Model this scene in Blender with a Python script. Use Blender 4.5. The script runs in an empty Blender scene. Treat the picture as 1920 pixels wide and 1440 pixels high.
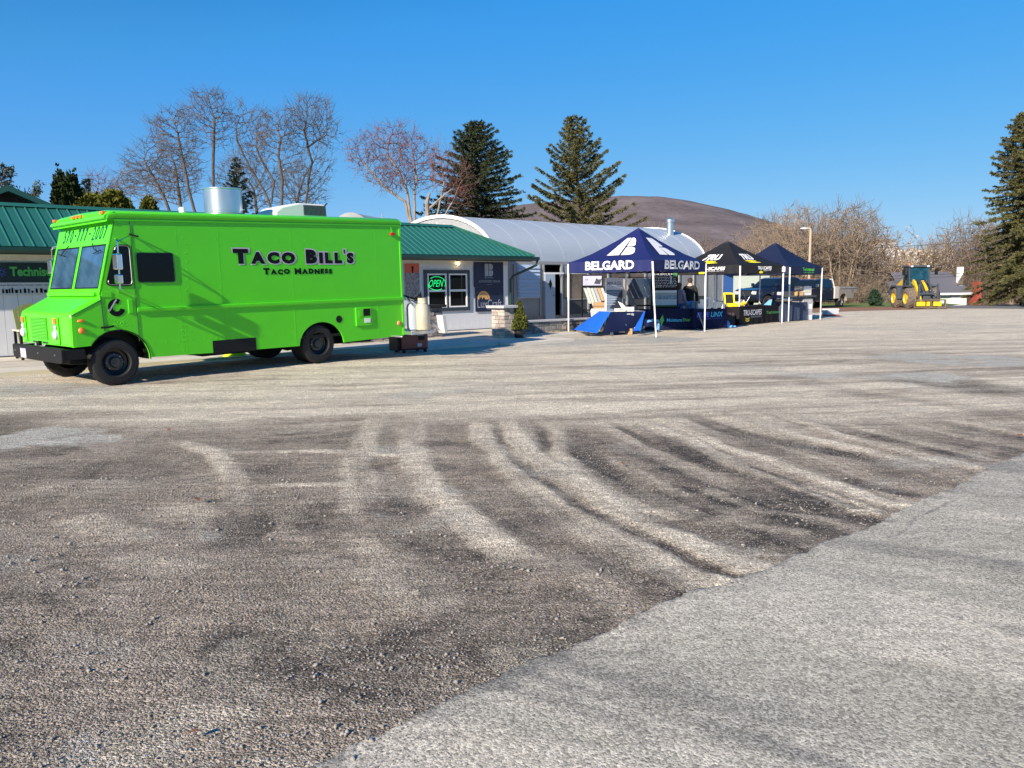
import bpy, math, random
import numpy as np
from mathutils import Vector, Matrix
R = math.radians
sc = bpy.context.scene
col = sc.collection
rng = np.random.default_rng(7)

# ------------------------------------------------------------------ camera
FPX, PIT, ROL, CH = 1484.6, .1208, .0107, 1.5568
cr, sr, cp, sp = math.cos(ROL), math.sin(ROL), math.cos(PIT), math.sin(PIT)
cd = bpy.data.cameras.new('camera'); cam = bpy.data.objects.new('camera', cd); col.objects.link(cam)
cd.sensor_width = 36; cd.lens = FPX/1920*36; cd.clip_start = .1; cd.clip_end = 6000
_r = Vector((cr, -sr*sp, -sr*cp)); _u = Vector((sr, cr*sp, cr*cp)); _f = Vector((0, cp, -sp))
cam.matrix_world = Matrix(((_r.x, _u.x, -_f.x, 0), (_r.y, _u.y, -_f.y, 0), (_r.z, _u.z, -_f.z, CH), (0, 0, 0, 1)))
sc.camera = cam
# ------------------------------------------------------------------ light
SUN_EL, SUN_DIR = R(25.5), (.556, .831)           # horizontal direction the light travels
w = bpy.data.worlds.new('World'); sc.world = w; w.use_nodes = True
nt = w.node_tree; nt.nodes.clear()
so = nt.nodes.new('ShaderNodeOutputWorld'); bg = nt.nodes.new('ShaderNodeBackground'); sky = nt.nodes.new('ShaderNodeTexSky')
sky.sky_type = 'NISHITA'; sky.sun_disc = False; sky.sun_elevation = SUN_EL
sky.sun_rotation = math.atan2(-SUN_DIR[0], -SUN_DIR[1])
sky.altitude = 200; sky.air_density = 1.0; sky.dust_density = .1; sky.ozone_density = 2.2
bg.inputs[1].default_value = .062
hs_ = nt.nodes.new('ShaderNodeHueSaturation'); hs_.inputs['Saturation'].default_value = 1.45
nt.links.new(sky.outputs[0], hs_.inputs['Color'])
# the phone's deep blue: one tone curve per channel over the whole sky
sp_ = nt.nodes.new('ShaderNodeSeparateColor'); cb_ = nt.nodes.new('ShaderNodeCombineColor'); nt.links.new(hs_.outputs[0], sp_.inputs[0])
for i_, (a_, g_, k_) in enumerate(((.98, .66, 1.41), (2.3, .43, 1.49), (6.3, .15, 1.6))):
    m1 = nt.nodes.new('ShaderNodeMath'); m1.operation = 'POWER'; m1.inputs[1].default_value = g_; nt.links.new(sp_.outputs[i_], m1.inputs[0])
    m2 = nt.nodes.new('ShaderNodeMath'); m2.operation = 'MULTIPLY'; m2.inputs[1].default_value = a_; nt.links.new(m1.outputs[0], m2.inputs[0])
    m3 = nt.nodes.new('ShaderNodeMath'); m3.operation = 'MULTIPLY'; m3.inputs[1].default_value = k_; nt.links.new(sp_.outputs[i_], m3.inputs[0])
    m4 = nt.nodes.new('ShaderNodeMath'); m4.operation = 'MINIMUM'; nt.links.new(m2.outputs[0], m4.inputs[0]); nt.links.new(m3.outputs[0], m4.inputs[1]); nt.links.new(m4.outputs[0], cb_.inputs[i_])
nt.links.new(cb_.outputs[0], bg.inputs[0]); nt.links.new(bg.outputs[0], so.inputs[0])
sl = bpy.data.lights.new('sun', 'SUN'); sun = bpy.data.objects.new('sun', sl); col.objects.link(sun)
sl.energy = 5.0; sl.angle = R(.53); sl.color = (1, .88, .73)
_d = Vector((SUN_DIR[0]*math.cos(SUN_EL), SUN_DIR[1]*math.cos(SUN_EL), -math.sin(SUN_EL)*math.hypot(*SUN_DIR)))
sun.rotation_euler = _d.to_track_quat('-Z', 'Y').to_euler()
sc.view_settings.view_transform = 'Standard'; sc.view_settings.look = 'None'
sc.view_settings.exposure = .75; sc.view_settings.gamma = 1; sc.view_settings.use_curve_mapping = False
sc.cycles.max_bounces = 6; sc.cycles.transparent_max_bounces = 12

# ------------------------------------------------------------------ photo geometry helpers
def ray(x, y):
    dx, dy = x-960, y-720
    u = dx*cr-dy*sr; v = dx*sr+dy*cr
    return np.array([u/FPX, cp-v/FPX*sp, -sp-v/FPX*cp])
def G(x, y, z=0.):
    d = ray(x, y); k = (z-CH)/d[2]; return np.array([d[0]*k, d[1]*k, z])
def D(x, y, Y):
    d = ray(x, y); k = Y/d[1]; return np.array([d[0]*k, Y, CH+d[2]*k])
class Frame:
    def __init__(s, o, yaw, p=0.):
        s.o = np.array(o, float); s.yaw = yaw; s.pit = p
        c, n, cq, sq = math.cos(yaw), math.sin(yaw), math.cos(p), math.sin(p)
        s.ex = np.array([c*cq, n*cq, sq]); s.ey = np.array([-n, c, 0.]); s.ez = np.cross(s.ex, s.ey)
    def loc(s, P):
        d = np.asarray(P, float)-s.o; return np.array([d@s.ex, d@s.ey, d@s.ez])
    def p(s, a, b, c): return s.o+a*s.ex+b*s.ey+c*s.ez
    def ht(s, x, y, t):
        d = ray(x, y); o = np.array([0, 0, CH]); k = (t-(o-s.o)@s.ey)/(d@s.ey); return s.loc(o+k*d)
    def hs(s, x, y, a):
        d = ray(x, y); o = np.array([0, 0, CH]); k = (a-(o-s.o)@s.ex)/(d@s.ex); return s.loc(o+k*d)
    def rot(s): return (0, -s.pit, s.yaw)
TF = Frame((-6.646, 13.03, 0), .8302, .0191)      # food truck
BF = Frame((-10.9, 18.79, 0), .719, .0032)        # shop building and hoop house
def zg(x, y):                                      # gentle swells of the lot
    a, b = TF.p(4.1, 1.2, 0)[:2]
    return .078*np.exp(-((x-a)**2+(y-b)**2)/(2*1.9**2))

# ------------------------------------------------------------------ materials
def mat(name, c, rough=.6, metal=0., noise=0., nscale=8., bump=0., bscale=60., spec=.5, coat=0., emit=None, estr=1., trans=0., alpha=1., c2=None, coord='Object', stretch=None):
    m = bpy.data.materials.new(name); m.use_nodes = True; N = m.node_tree.nodes; L = m.node_tree.links
    b = N['Principled BSDF']; b.inputs['Roughness'].default_value = rough; b.inputs['Metallic'].default_value = metal
    b.inputs['Specular IOR Level'].default_value = spec; b.inputs['Coat Weight'].default_value = coat; b.inputs['Coat Roughness'].default_value = .06
    b.inputs['Transmission Weight'].default_value = trans; b.inputs['Alpha'].default_value = alpha
    c = tuple(c)+(1,) if len(c) == 3 else c
    b.inputs['Base Color'].default_value = c
    if emit: b.inputs['Emission Color'].default_value = tuple(emit)+(1,); b.inputs['Emission Strength'].default_value = estr
    if noise or c2 or bump:
        tc = N.new('ShaderNodeTexCoord'); src = tc.outputs[coord]
        if stretch:
            mp = N.new('ShaderNodeMapping'); mp.inputs['Scale'].default_value = stretch; L.new(src, mp.inputs[0]); src = mp.outputs[0]
    if noise or c2:
        t = N.new('ShaderNodeTexNoise'); t.inputs['Scale'].default_value = nscale; t.inputs['Detail'].default_value = 6; t.inputs['Roughness'].default_value = .65
        L.new(src, t.inputs['Vector'])
        mx = N.new('ShaderNodeMix'); mx.data_type = 'RGBA'
        k = noise if not c2 else 1
        lo = tuple(v*(1-k) for v in c[:3])+(1,); hi = tuple(min(1, v*(1+k)) for v in c[:3])+(1,)
        if c2: lo, hi = c, tuple(c2)+(1,)
        mx.inputs[6].default_value = lo; mx.inputs[7].default_value = hi
        rp = N.new('ShaderNodeMapRange'); rp.inputs[1].default_value = .3; rp.inputs[2].default_value = .7
        L.new(t.outputs[0], rp.inputs[0]); L.new(rp.outputs[0], mx.inputs[0]); L.new(mx.outputs[2], b.inputs['Base Color'])
    if bump:
        t = N.new('ShaderNodeTexNoise'); t.inputs['Scale'].default_value = bscale; t.inputs['Detail'].default_value = 4
        L.new(src, t.inputs['Vector'])
        bp = N.new('ShaderNodeBump'); bp.inputs['Strength'].default_value = bump; bp.inputs['Distance'].default_value = .02
        L.new(t.outputs[0], bp.inputs['Height']); L.new(bp.outputs[0], b.inputs['Normal'])
    return m
M = {}
def K(n, *a, **k): M[n] = mat(n, *a, **k)
K('green', (.085, .62, .006), .35, noise=.04, nscale=1.3, spec=.45, coat=.22, bump=.12, bscale=1.6)
K('green_dark', (.012, .06, .03), .35); K('black', (.005, .005, .006), .5, spec=.3); K('black_rough', (.009, .009, .0095), .8, noise=.3, nscale=20)
K('rubber', (.010, .010, .0105), .75, noise=.35, nscale=14); K('rim_black', (.006, .006, .007), .3); K('hub_grey', (.045, .045, .047), .35, .4)
K('chrome', (.75, .75, .77), .12, 1.); K('galv', (.62, .65, .68), .28, .9, noise=.18, nscale=3, stretch=(1, 1, .2)); K('steel', (.38, .38, .4), .4, .8, noise=.15)
K('glass_dark', (.003, .004, .006), .03, spec=.22); K('glass_sky_tint', (.02, .05, .10), .03, spec=1., coat=.3, c2=(.06, .12, .2), nscale=2)  # blue panes: reflected sky painted as a mottled base colour
K('glass_clear', (.5, .6, .65), .03, spec=.8, alpha=.35)
K('amber', (.85, .2, .02), .25, coat=.5); K('red', (.5, .02, .02), .4); K('lamp_lens', (.75, .78, .8), .1, metal=.4, coat=.8)
K('white', (.78, .78, .77), .5, noise=.04); K('white_plastic', (.8, .8, .78), .45); K('offwhite', (.62, .6, .55), .6, noise=.08)
K('text_teal', (.004, .06, .055), .6, spec=.2); K('text_black', (.003, .003, .006), .6, spec=.2); K('text_lav', (.50, .47, .54), .5)
K('siding', (.62, .64, .67), .7, noise=.06, nscale=3, bump=.12, bscale=25, stretch=(1, 1, .15)); K('trim_dark', (.03, .045, .06), .5)
K('roof_green', (.022, .125, .092), .38, noise=.1, nscale=1.5, coat=.15); K('roof_green2', (.02, .09, .07), .45); K('gutter', (.012, .045, .04), .35)
K('soffit', (.42, .4, .34), .8); K('gable_brown', (.055, .03, .025), .8, noise=.3, nscale=5, stretch=(4, 4, .3))
K('sign_dark', (.012, .016, .03), .4); K('sign_navy', (.012, .02, .055), .45); K('sign_grey', (.5, .52, .55), .5); K('text_green', (.07, .4, .08), .5)
K('text_white', (.8, .8, .8), .5); K('text_grey', (.33, .36, .42), .5); K('gold', (.62, .36, .13), .5); K('orange_print', (.6, .11, .05), .55)
K('collage', (.05, .05, .06), .5, c2=(.42, .38, .36), nscale=14); K('neon', (.02, .6, .2), .4, emit=(.01, .55, .12), estr=1.0); K('bulb', (1, .85, .5), .3, emit=(1, .72, .32), estr=7)
K('poly_sheet', (.36, .41, .47), .4, noise=.05, nscale=.8, spec=.5); K('arch_white', (.8, .8, .78), .5)
K('poly_panel', (.30, .31, .31), .35, noise=.22, nscale=1.2, bump=.08, bscale=4); K('win_brown', (.16, .13, .10), .2, noise=.5, nscale=1.6)
K('alu', (.5, .52, .54), .4, .6); K('post_grey', (.28, .29, .3), .6); K('louver', (.45, .55, .68), .45); K('door_blue', (.36, .44, .54), .5)
K('concrete', (.52, .47, .40), .85, noise=.12, nscale=2.5, bump=.2, bscale=40); K('concrete2', (.60, .55, .47), .85, noise=.10, nscale=2, bump=.2, bscale=40)
K('block_light', (.47, .42, .36), .9, noise=.15, nscale=9, bump=.8, bscale=30); K('block_grey', (.24, .23, .22), .9, noise=.3, nscale=9, bump=1., bscale=25)
K('block_grey2', (.16, .155, .15), .9, noise=.3, nscale=9, bump=1., bscale=25); K('block_pink', (.33, .28, .25), .9, noise=.25, nscale=9, bump=1., bscale=25)
K('cap_stone', (.42, .42, .43), .85, noise=.12, nscale=6, bump=.4); K('mortar', (.07, .065, .06), .95)
K('tent_navy', (.012, .018, .10), .6, noise=.08, nscale=3, bump=.35, bscale=5, spec=.3); K('tent_black', (.013, .013, .016), .6, noise=.15, nscale=3, bump=.35, bscale=5, spec=.3)
K('tent_dnavy', (.008, .014, .045), .6, noise=.1, nscale=3, bump=.35, bscale=5, spec=.3)
K('cloth_navy', (.006, .012, .05), .8, noise=.1, bump=.3, bscale=6, spec=.2); K('cloth_blue', (.015, .13, .62), .7, noise=.08, bump=.3, bscale=6, spec=.2)
K('cloth_black', (.012, .011, .013), .85, bump=.3, bscale=6, spec=.2); K('cloth_slate', (.05, .07, .12), .8, spec=.2, bump=.2, bscale=6); K('light_blue', (.16, .42, .8), .6)
K('text_blue', (.05, .12, .7), .5); K('text_cyan', (.05, .5, .85), .5); K('text_yellow', (.8, .72, .03), .5); K('text_lgreen', (.1, .5, .08), .5)
K('wood', (.42, .26, .13), .75, noise=.2, nscale=4, stretch=(8, 1, 1)); K('cardboard', (.5, .32, .15), .85); K('deck_taupe', (.27, .24, .22), .7, noise=.2, nscale=5, stretch=(1, 1, 6))
K('deck_slate', (.09, .10, .12), .7, noise=.2, nscale=8); K('deck_ivory', (.52, .5, .43), .7, noise=.1); K('deck_grey', (.32, .33, .34), .7, noise=.15); K('deck_sage', (.38, .43, .40), .7, noise=.1)
K('print_white', (.72, .78, .76), .5); K('print_green', (.05, .2, .06), .5); K('print_photo', (.06, .12, .12), .5, c2=(.45, .6, .75), nscale=9)
K('screen_lav', (.38, .38, .62), .3, c2=(.55, .55, .75), nscale=3); K('mirage_top', (.62, .66, .78), .5); K('mirage_low', (.06, .10, .17), .5, c2=(.16, .24, .36), nscale=1.5)
K('yellow', (.75, .46, .015), .4, coat=.3, noise=.06); K('yellow_bright', (.85, .68, .01), .45); K('lime', (.6, .75, .03), .5)
K('chair_olive', (.16, .19, .05), .65, noise=.15, nscale=3, stretch=(6, 6, .5)); K('chair_tan', (.6, .55, .42), .6); K('gen_red', (.13, .008, .012), .35, coat=.3)
K('tank_white_shaded', (.34, .38, .45), .4, noise=.05); K('tank_cream', (.46, .42, .32), .45, noise=.15, nscale=5); K('truck_navy', (.006, .013, .04), .2, metal=.1, coat=.5)  # white gas bottle: its blue shade is put into the base colour
K('truck_black', (.012, .012, .016), .2, coat=.8); K('util_tan', (.30, .27, .24), .5); K('util_cream', (.62, .58, .50), .5); K('dark_grey', (.05, .055, .06), .55)
K('machine_grey', (.05, .06, .075), .5, noise=.15); K('tyre_dusty', (.15, .12, .095), .9, noise=.3, nscale=6); K('fork_rust', (.12, .095, .07), .8, noise=.4, nscale=8)
K('cab_glass', (.012, .045, .06), .05, spec=.8, noise=.8, nscale=2.2); K('glass_smoke', (.008, .014, .022), .05, spec=.5); K('house_roof', (.105, .105, .125), .75, noise=.08); K('house_wall', (.55, .62, .54), .8); K('brick_red', (.28, .055, .035), .85, noise=.25, nscale=5)
K('stone_wall', (.42, .42, .35), .9, c2=(.2, .2, .17), nscale=4); K('skin', (.55, .33, .25), .6); K('hair_dark', (.03, .022, .018), .7); K('hair_brown', (.11, .05, .03), .7)
K('jacket_black', (.012, .013, .012), .85, bump=.4, bscale=14); K('coat_mauve', (.36, .28, .33), .85, bump=.4, bscale=14); K('jeans', (.10, .19, .40), .85, noise=.2); K('jeans_light', (.22, .38, .62), .85, noise=.15); K('shoe', (.03, .03, .03), .7)
K('bark', (.085, .068, .055), .95, noise=.3, nscale=3, bump=.6, bscale=20); K('bark_light', (.24, .20, .165), .95, noise=.3, nscale=3, bump=.5, bscale=20); K('twig', (.115, .092, .080), .9, noise=.3, nscale=.5); K('twig_red', (.17, .095, .082), .9, noise=.3, nscale=.6)
K('twig_tan', (.27, .205, .15), .9, noise=.35, nscale=.35); K('twig_brown', (.18, .135, .10), .9, noise=.4, nscale=.35); K('bud_red', (.25, .045, .035), .8); K('leaf_tan', (.46, .35, .22), .85, noise=.35, nscale=.8)
K('spruce', (.042, .055, .026), .8, noise=.45, nscale=.7, spec=.2); K('spruce_olive', (.10, .098, .038), .8, noise=.4, nscale=.6, spec=.2); K('cone_tan', (.2, .12, .07), .8)
K('arbor', (.028, .045, .012), .8, noise=.45, nscale=1.2, spec=.2); K('shrub_yel', (.11, .115, .015), .75, noise=.45, nscale=1.5, spec=.2); K('juniper', (.10, .115, .02), .75, noise=.5, nscale=8, spec=.2); K('small_spruce', (.025, .06, .03), .8, noise=.4, nscale=3)
K('hollyish', (.03, .05, .03), .5, noise=.5, nscale=2); K('pole_wood', (.3, .22, .15), .8); K('wire', (.06, .06, .06), .6); K('pole_tan', (.42, .34, .25), .6)
K('leaf_brown', (.22, .08, .03), .8); K('pot_black', (.015, .016, .018), .5); K('far_white', (.6, .6, .62), .8); K('plate_img', (.75, .55, .6), .5, c2=(.25, .3, .7), nscale=12); K('mulch', (.30, .2, .11), .95, noise=.4, nscale=12, bump=.8)
# glazing one can see into: thin sheet
def hill_mat():
    m = bpy.data.materials.new('hill_woods_hazed'); m.use_nodes = True; N = m.node_tree.nodes; L = m.node_tree.links; b = N['Principled BSDF']
    tc = N.new('ShaderNodeTexCoord'); t1 = N.new('ShaderNodeTexNoise'); t1.inputs['Scale'].default_value = .012; t1.inputs['Detail'].default_value = 5
    t2 = N.new('ShaderNodeTexNoise'); t2.inputs['Scale'].default_value = .07; t2.inputs['Detail'].default_value = 8; t2.inputs['Roughness'].default_value = .8
    for t in (t1, t2): L.new(tc.outputs['Object'], t.inputs[0])
    r = N.new('ShaderNodeValToRGB'); r.color_ramp.elements[0].position = .35; r.color_ramp.elements[0].color = (.085, .068, .070, 1)  # bare woods colours with the distance haze mixed in
    r.color_ramp.elements[1].position = .68; r.color_ramp.elements[1].color = (.225, .19, .19, 1)
    mx = N.new('ShaderNodeMath'); mx.operation = 'MULTIPLY_ADD'; mx.inputs[1].default_value = .45; L.new(t1.outputs[0], mx.inputs[0])
    m2 = N.new('ShaderNodeMath'); m2.operation = 'MULTIPLY'; m2.inputs[1].default_value = .55; L.new(t2.outputs[0], m2.inputs[0]); L.new(m2.outputs[0], mx.inputs[2])
    L.new(mx.outputs[0], r.inputs[0]); L.new(r.outputs[0], b.inputs['Base Color']); b.inputs['Roughness'].default_value = .95; b.inputs['Specular IOR Level'].default_value = .1
    return m
M['hill'] = hill_mat()
def ground_mat(name, asphalt=False):
    m = bpy.data.materials.new(name); m.use_nodes = True; N = m.node_tree.nodes; L = m.node_tree.links; b = N['Principled BSDF']
    b.inputs['Roughness'].default_value = .92; b.inputs['Specular IOR Level'].default_value = .18
    tc = N.new('ShaderNodeTexCoord'); P = tc.outputs['Object']
    at = N.new('ShaderNodeAttribute'); at.attribute_name = 'mask'; sepc = N.new('ShaderNodeSeparateColor'); L.new(at.outputs['Color'], sepc.inputs[0])
    def noise(s, d=6, r=.6):
        t = N.new('ShaderNodeTexNoise'); t.inputs['Scale'].default_value = s; t.inputs['Detail'].default_value = d; t.inputs['Roughness'].default_value = r; L.new(P, t.inputs[0]); return t.outputs[0]
    def vor(s):
        t = N.new('ShaderNodeTexVoronoi'); t.inputs['Scale'].default_value = s; L.new(P, t.inputs['Vector']); return t
    def mth(op, a, bb, c=None):
        n = N.new('ShaderNodeMath'); n.operation = op
        for i, v in enumerate((a, bb, c)):
            if v is None: continue
            if isinstance(v, (int, float)): n.inputs[i].default_value = v
            else: L.new(v, n.inputs[i])
        return n.outputs[0]
    def mrange(v, a, bb, c=0., d=1.):
        n = N.new('ShaderNodeMapRange'); n.inputs[1].default_value = a; n.inputs[2].default_value = bb; n.inputs[3].default_value = c; n.inputs[4].default_value = d; L.new(v, n.inputs[0]); return n.outputs[0]
    def mix(f, a, bb, bt='MIX'):
        n = N.new('ShaderNodeMix'); n.data_type = 'RGBA'; n.blend_type = bt
        if isinstance(f, (int, float)): n.inputs[0].default_value = f
        else: L.new(f, n.inputs[0])
        for i, v in ((6, a), (7, bb)):
            if isinstance(v, tuple): n.inputs[i].default_value = v+(1,)
            else: L.new(v, n.inputs[i])
        return n.outputs[2]
    nf = noise(9, 8, .75); nm = noise(1.3, 6, .7); nx = noise(45, 4, .7)
    jit = mth('MULTIPLY_ADD', nf, .5, -.25)
    jit2 = mth('ADD', jit, mth('MULTIPLY_ADD', nm, .3, -.15))
    tan_, dk, gr = (mth('ADD', sepc.outputs[i], jit2) for i in range(3))
    v1 = vor(85 if not asphalt else 95); v2 = vor(190 if not asphalt else 300); v3 = vor(32)
    s1 = N.new('ShaderNodeSeparateColor'); L.new(v1.outputs['Color'], s1.inputs[0])
    s2 = N.new('ShaderNodeSeparateColor'); L.new(v2.outputs['Color'], s2.inputs[0])
    s3 = N.new('ShaderNodeSeparateColor'); L.new(v3.outputs['Color'], s3.inputs[0])
    if not asphalt:
        c = mix(mrange(nm, .35, .65), (.225, .185, .145), (.33, .28, .225))
        c = mix(mrange(dk, .15, .75), c, (.062, .054, .048))
        c = mix(mrange(tan_, .15, .8), c, (.66, .585, .46))
        c = mix(mrange(gr, .25, .8), c, (.44, .425, .375))
    else:
        c = mix(mrange(nm, .35, .65), (.345, .322, .262), (.415, .386, .315))
        c = mix(mrange(tan_, .2, .85), c, (.54, .49, .40))
        c = mix(mrange(dk, .2, .8), c, (.20, .19, .168))
        c = mix(mrange(gr, .3, .8), c, (.37, .352, .305))
    k = mth('MULTIPLY_ADD', s1.outputs[0], .8 if not asphalt else .8, .6 if not asphalt else .62); k2 = mth('MULTIPLY_ADD', s2.outputs[1], .7 if not asphalt else .5, .65 if not asphalt else .75)
    kk = mth('MULTIPLY', k, k2)
    mp = N.new('ShaderNodeMapping'); mp.inputs['Scale'].default_value = (2.2, 15, 1); mp.inputs['Rotation'].default_value = (0, 0, R(-8) if not asphalt else R(33)); L.new(P, mp.inputs[0])
    ns = N.new('ShaderNodeTexNoise'); ns.inputs['Scale'].default_value = 1.; ns.inputs['Detail'].default_value = 7; ns.inputs['Roughness'].default_value = .78; L.new(mp.outputs[0], ns.inputs[0])
    kk = mth('MULTIPLY', kk, mrange(nx, .28, .72, .68 if not asphalt else .9, 1.32 if not asphalt else 1.1)); kk = mth('MULTIPLY', kk, mrange(ns.outputs[0], .35, .65, .62 if not asphalt else .82, 1.34 if not asphalt else 1.15)); kk = mth('MULTIPLY', kk, mrange(noise(16, 5, .8), .3, .7, .74 if not asphalt else .9, 1.26 if not asphalt else 1.1))
    cc = N.new('ShaderNodeCombineColor')
    for i in range(3): L.new(kk, cc.inputs[i])
    c = mix(1., c, cc.outputs[0], 'MULTIPLY')
    bright = mth('MULTIPLY', mth('GREATER_THAN', s1.outputs[1], .86), mth('LESS_THAN', v1.outputs['Distance'], .42))
    c = mix(mth('MULTIPLY', bright, .85 if not asphalt else .5), c, (.48, .44, .39))
    bright3 = mth('MULTIPLY', mth('GREATER_THAN', s3.outputs[1], .95), mth('LESS_THAN', v3.outputs['Distance'], .28))
    if not asphalt: c = mix(mth('MULTIPLY', bright3, .75), c, (.42, .41, .4))
    if asphalt:
        pit = mth('MULTIPLY', mth('GREATER_THAN', s1.outputs[2], .84), mth('LESS_THAN', v1.outputs['Distance'], .45)); c = mix(mth('MULTIPLY', pit, .75), c, (.10, .095, .09))
    L.new(c, b.inputs['Base Color'])
    hgt = mth('ADD', mth('MULTIPLY', v1.outputs['Distance'], -1.), mth('ADD', mth('MULTIPLY', v2.outputs['Distance'], -.5), mth('MULTIPLY', nf, .5)))
    bp = N.new('ShaderNodeBump'); bp.inputs['Strength'].default_value = .9 if not asphalt else .6; bp.inputs['Distance'].default_value = .009 if not asphalt else .004
    L.new(hgt, bp.inputs['Height']); L.new(bp.outputs[0], b.inputs['Normal'])
    return m
M['gravel'] = ground_mat('gravel'); M['asphalt'] = ground_mat('asphalt', True)
def terrain_mat():
    m = bpy.data.materials.new('terrain'); m.use_nodes = True; N = m.node_tree.nodes; L = m.node_tree.links; b = N['Principled BSDF']; b.inputs['Roughness'].default_value = .95
    b.inputs['Specular IOR Level'].default_value = .1
    tc = N.new('ShaderNodeTexCoord'); t = N.new('ShaderNodeTexNoise'); t.inputs['Scale'].default_value = .6; t.inputs['Detail'].default_value = 8; t.inputs['Roughness'].default_value = .75
    L.new(tc.outputs['Object'], t.inputs[0]); r = N.new('ShaderNodeValToRGB'); e = r.color_ramp.elements
    e[0].position = .4; e[0].color = (.075, .12, .02, 1); e[1].position = .62; e[1].color = (.2, .15, .085, 1); L.new(t.outputs[0], r.inputs[0]); L.new(r.outputs[0], b.inputs['Base Color'])
    return m
M['terrain'] = terrain_mat()

# ------------------------------------------------------------------ mesh helpers
def tag(o, label=None, cat=None, group=None, kind=None):
    if label: o['label'] = label
    if cat: o['category'] = cat
    if group: o['group'] = group
    if kind: o['kind'] = kind
    return o
def npmesh(name, V, Fc, n=None):
    """V (k,3); Fc (m,n) array of equal-length faces or list of lists"""
    me = bpy.data.meshes.new(name)
    if isinstance(Fc, np.ndarray):
        V = np.asarray(V, np.float32); m, n = Fc.shape
        me.vertices.add(len(V)); me.vertices.foreach_set('co', V.ravel())
        me.loops.add(m*n); me.loops.foreach_set('vertex_index', Fc.astype(np.int32).ravel())
        me.polygons.add(m); me.polygons.foreach_set('loop_start', np.arange(0, m*n, n, dtype=np.int32))
        me.update(calc_edges=True)
    else:
        me.from_pydata([tuple(map(float, v)) for v in V], [], [tuple(map(int, f)) for f in Fc]); me.update()
    return me
def obj(name, me, m, parent=None, world=True, smooth=False):
    if parent is not None and world:
        me.transform(parent.matrix_basis.inverted())
    if isinstance(m, str): m = M[m]
    if m: me.materials.append(m)
    if smooth:
        me.polygons.foreach_set('use_smooth', [True]*len(me.polygons))
    o = bpy.data.objects.new(name, me); col.objects.link(o); o.parent = parent
    return o
def thing(name, label, cat, loc=(0, 0, 0), rot=(0, 0, 0), group=None, kind=None):
    o = bpy.data.objects.new(name, None); col.objects.link(o); o.empty_display_size = .3
    loc = tuple(float(v) for v in loc)
    o.matrix_basis = Matrix.Translation(loc) @ Matrix.Rotation(rot[2], 4, 'Z') @ Matrix.Rotation(rot[1], 4, 'Y') @ Matrix.Rotation(rot[0], 4, 'X')
    return tag(o, label, cat, group, kind)
KIDS = {}
def copy_tree(o, **props):
    c = o.copy(); col.objects.link(c)
    for k, v in props.items(): c[k] = v
    for ch in [x for x in bpy.data.objects if x.parent == o]:
        d = ch.copy(); col.objects.link(d); d.parent = c
        for gch in [x for x in bpy.data.objects if x.parent == ch]:
            e = gch.copy(); col.objects.link(e); e.parent = d
    return c
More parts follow.
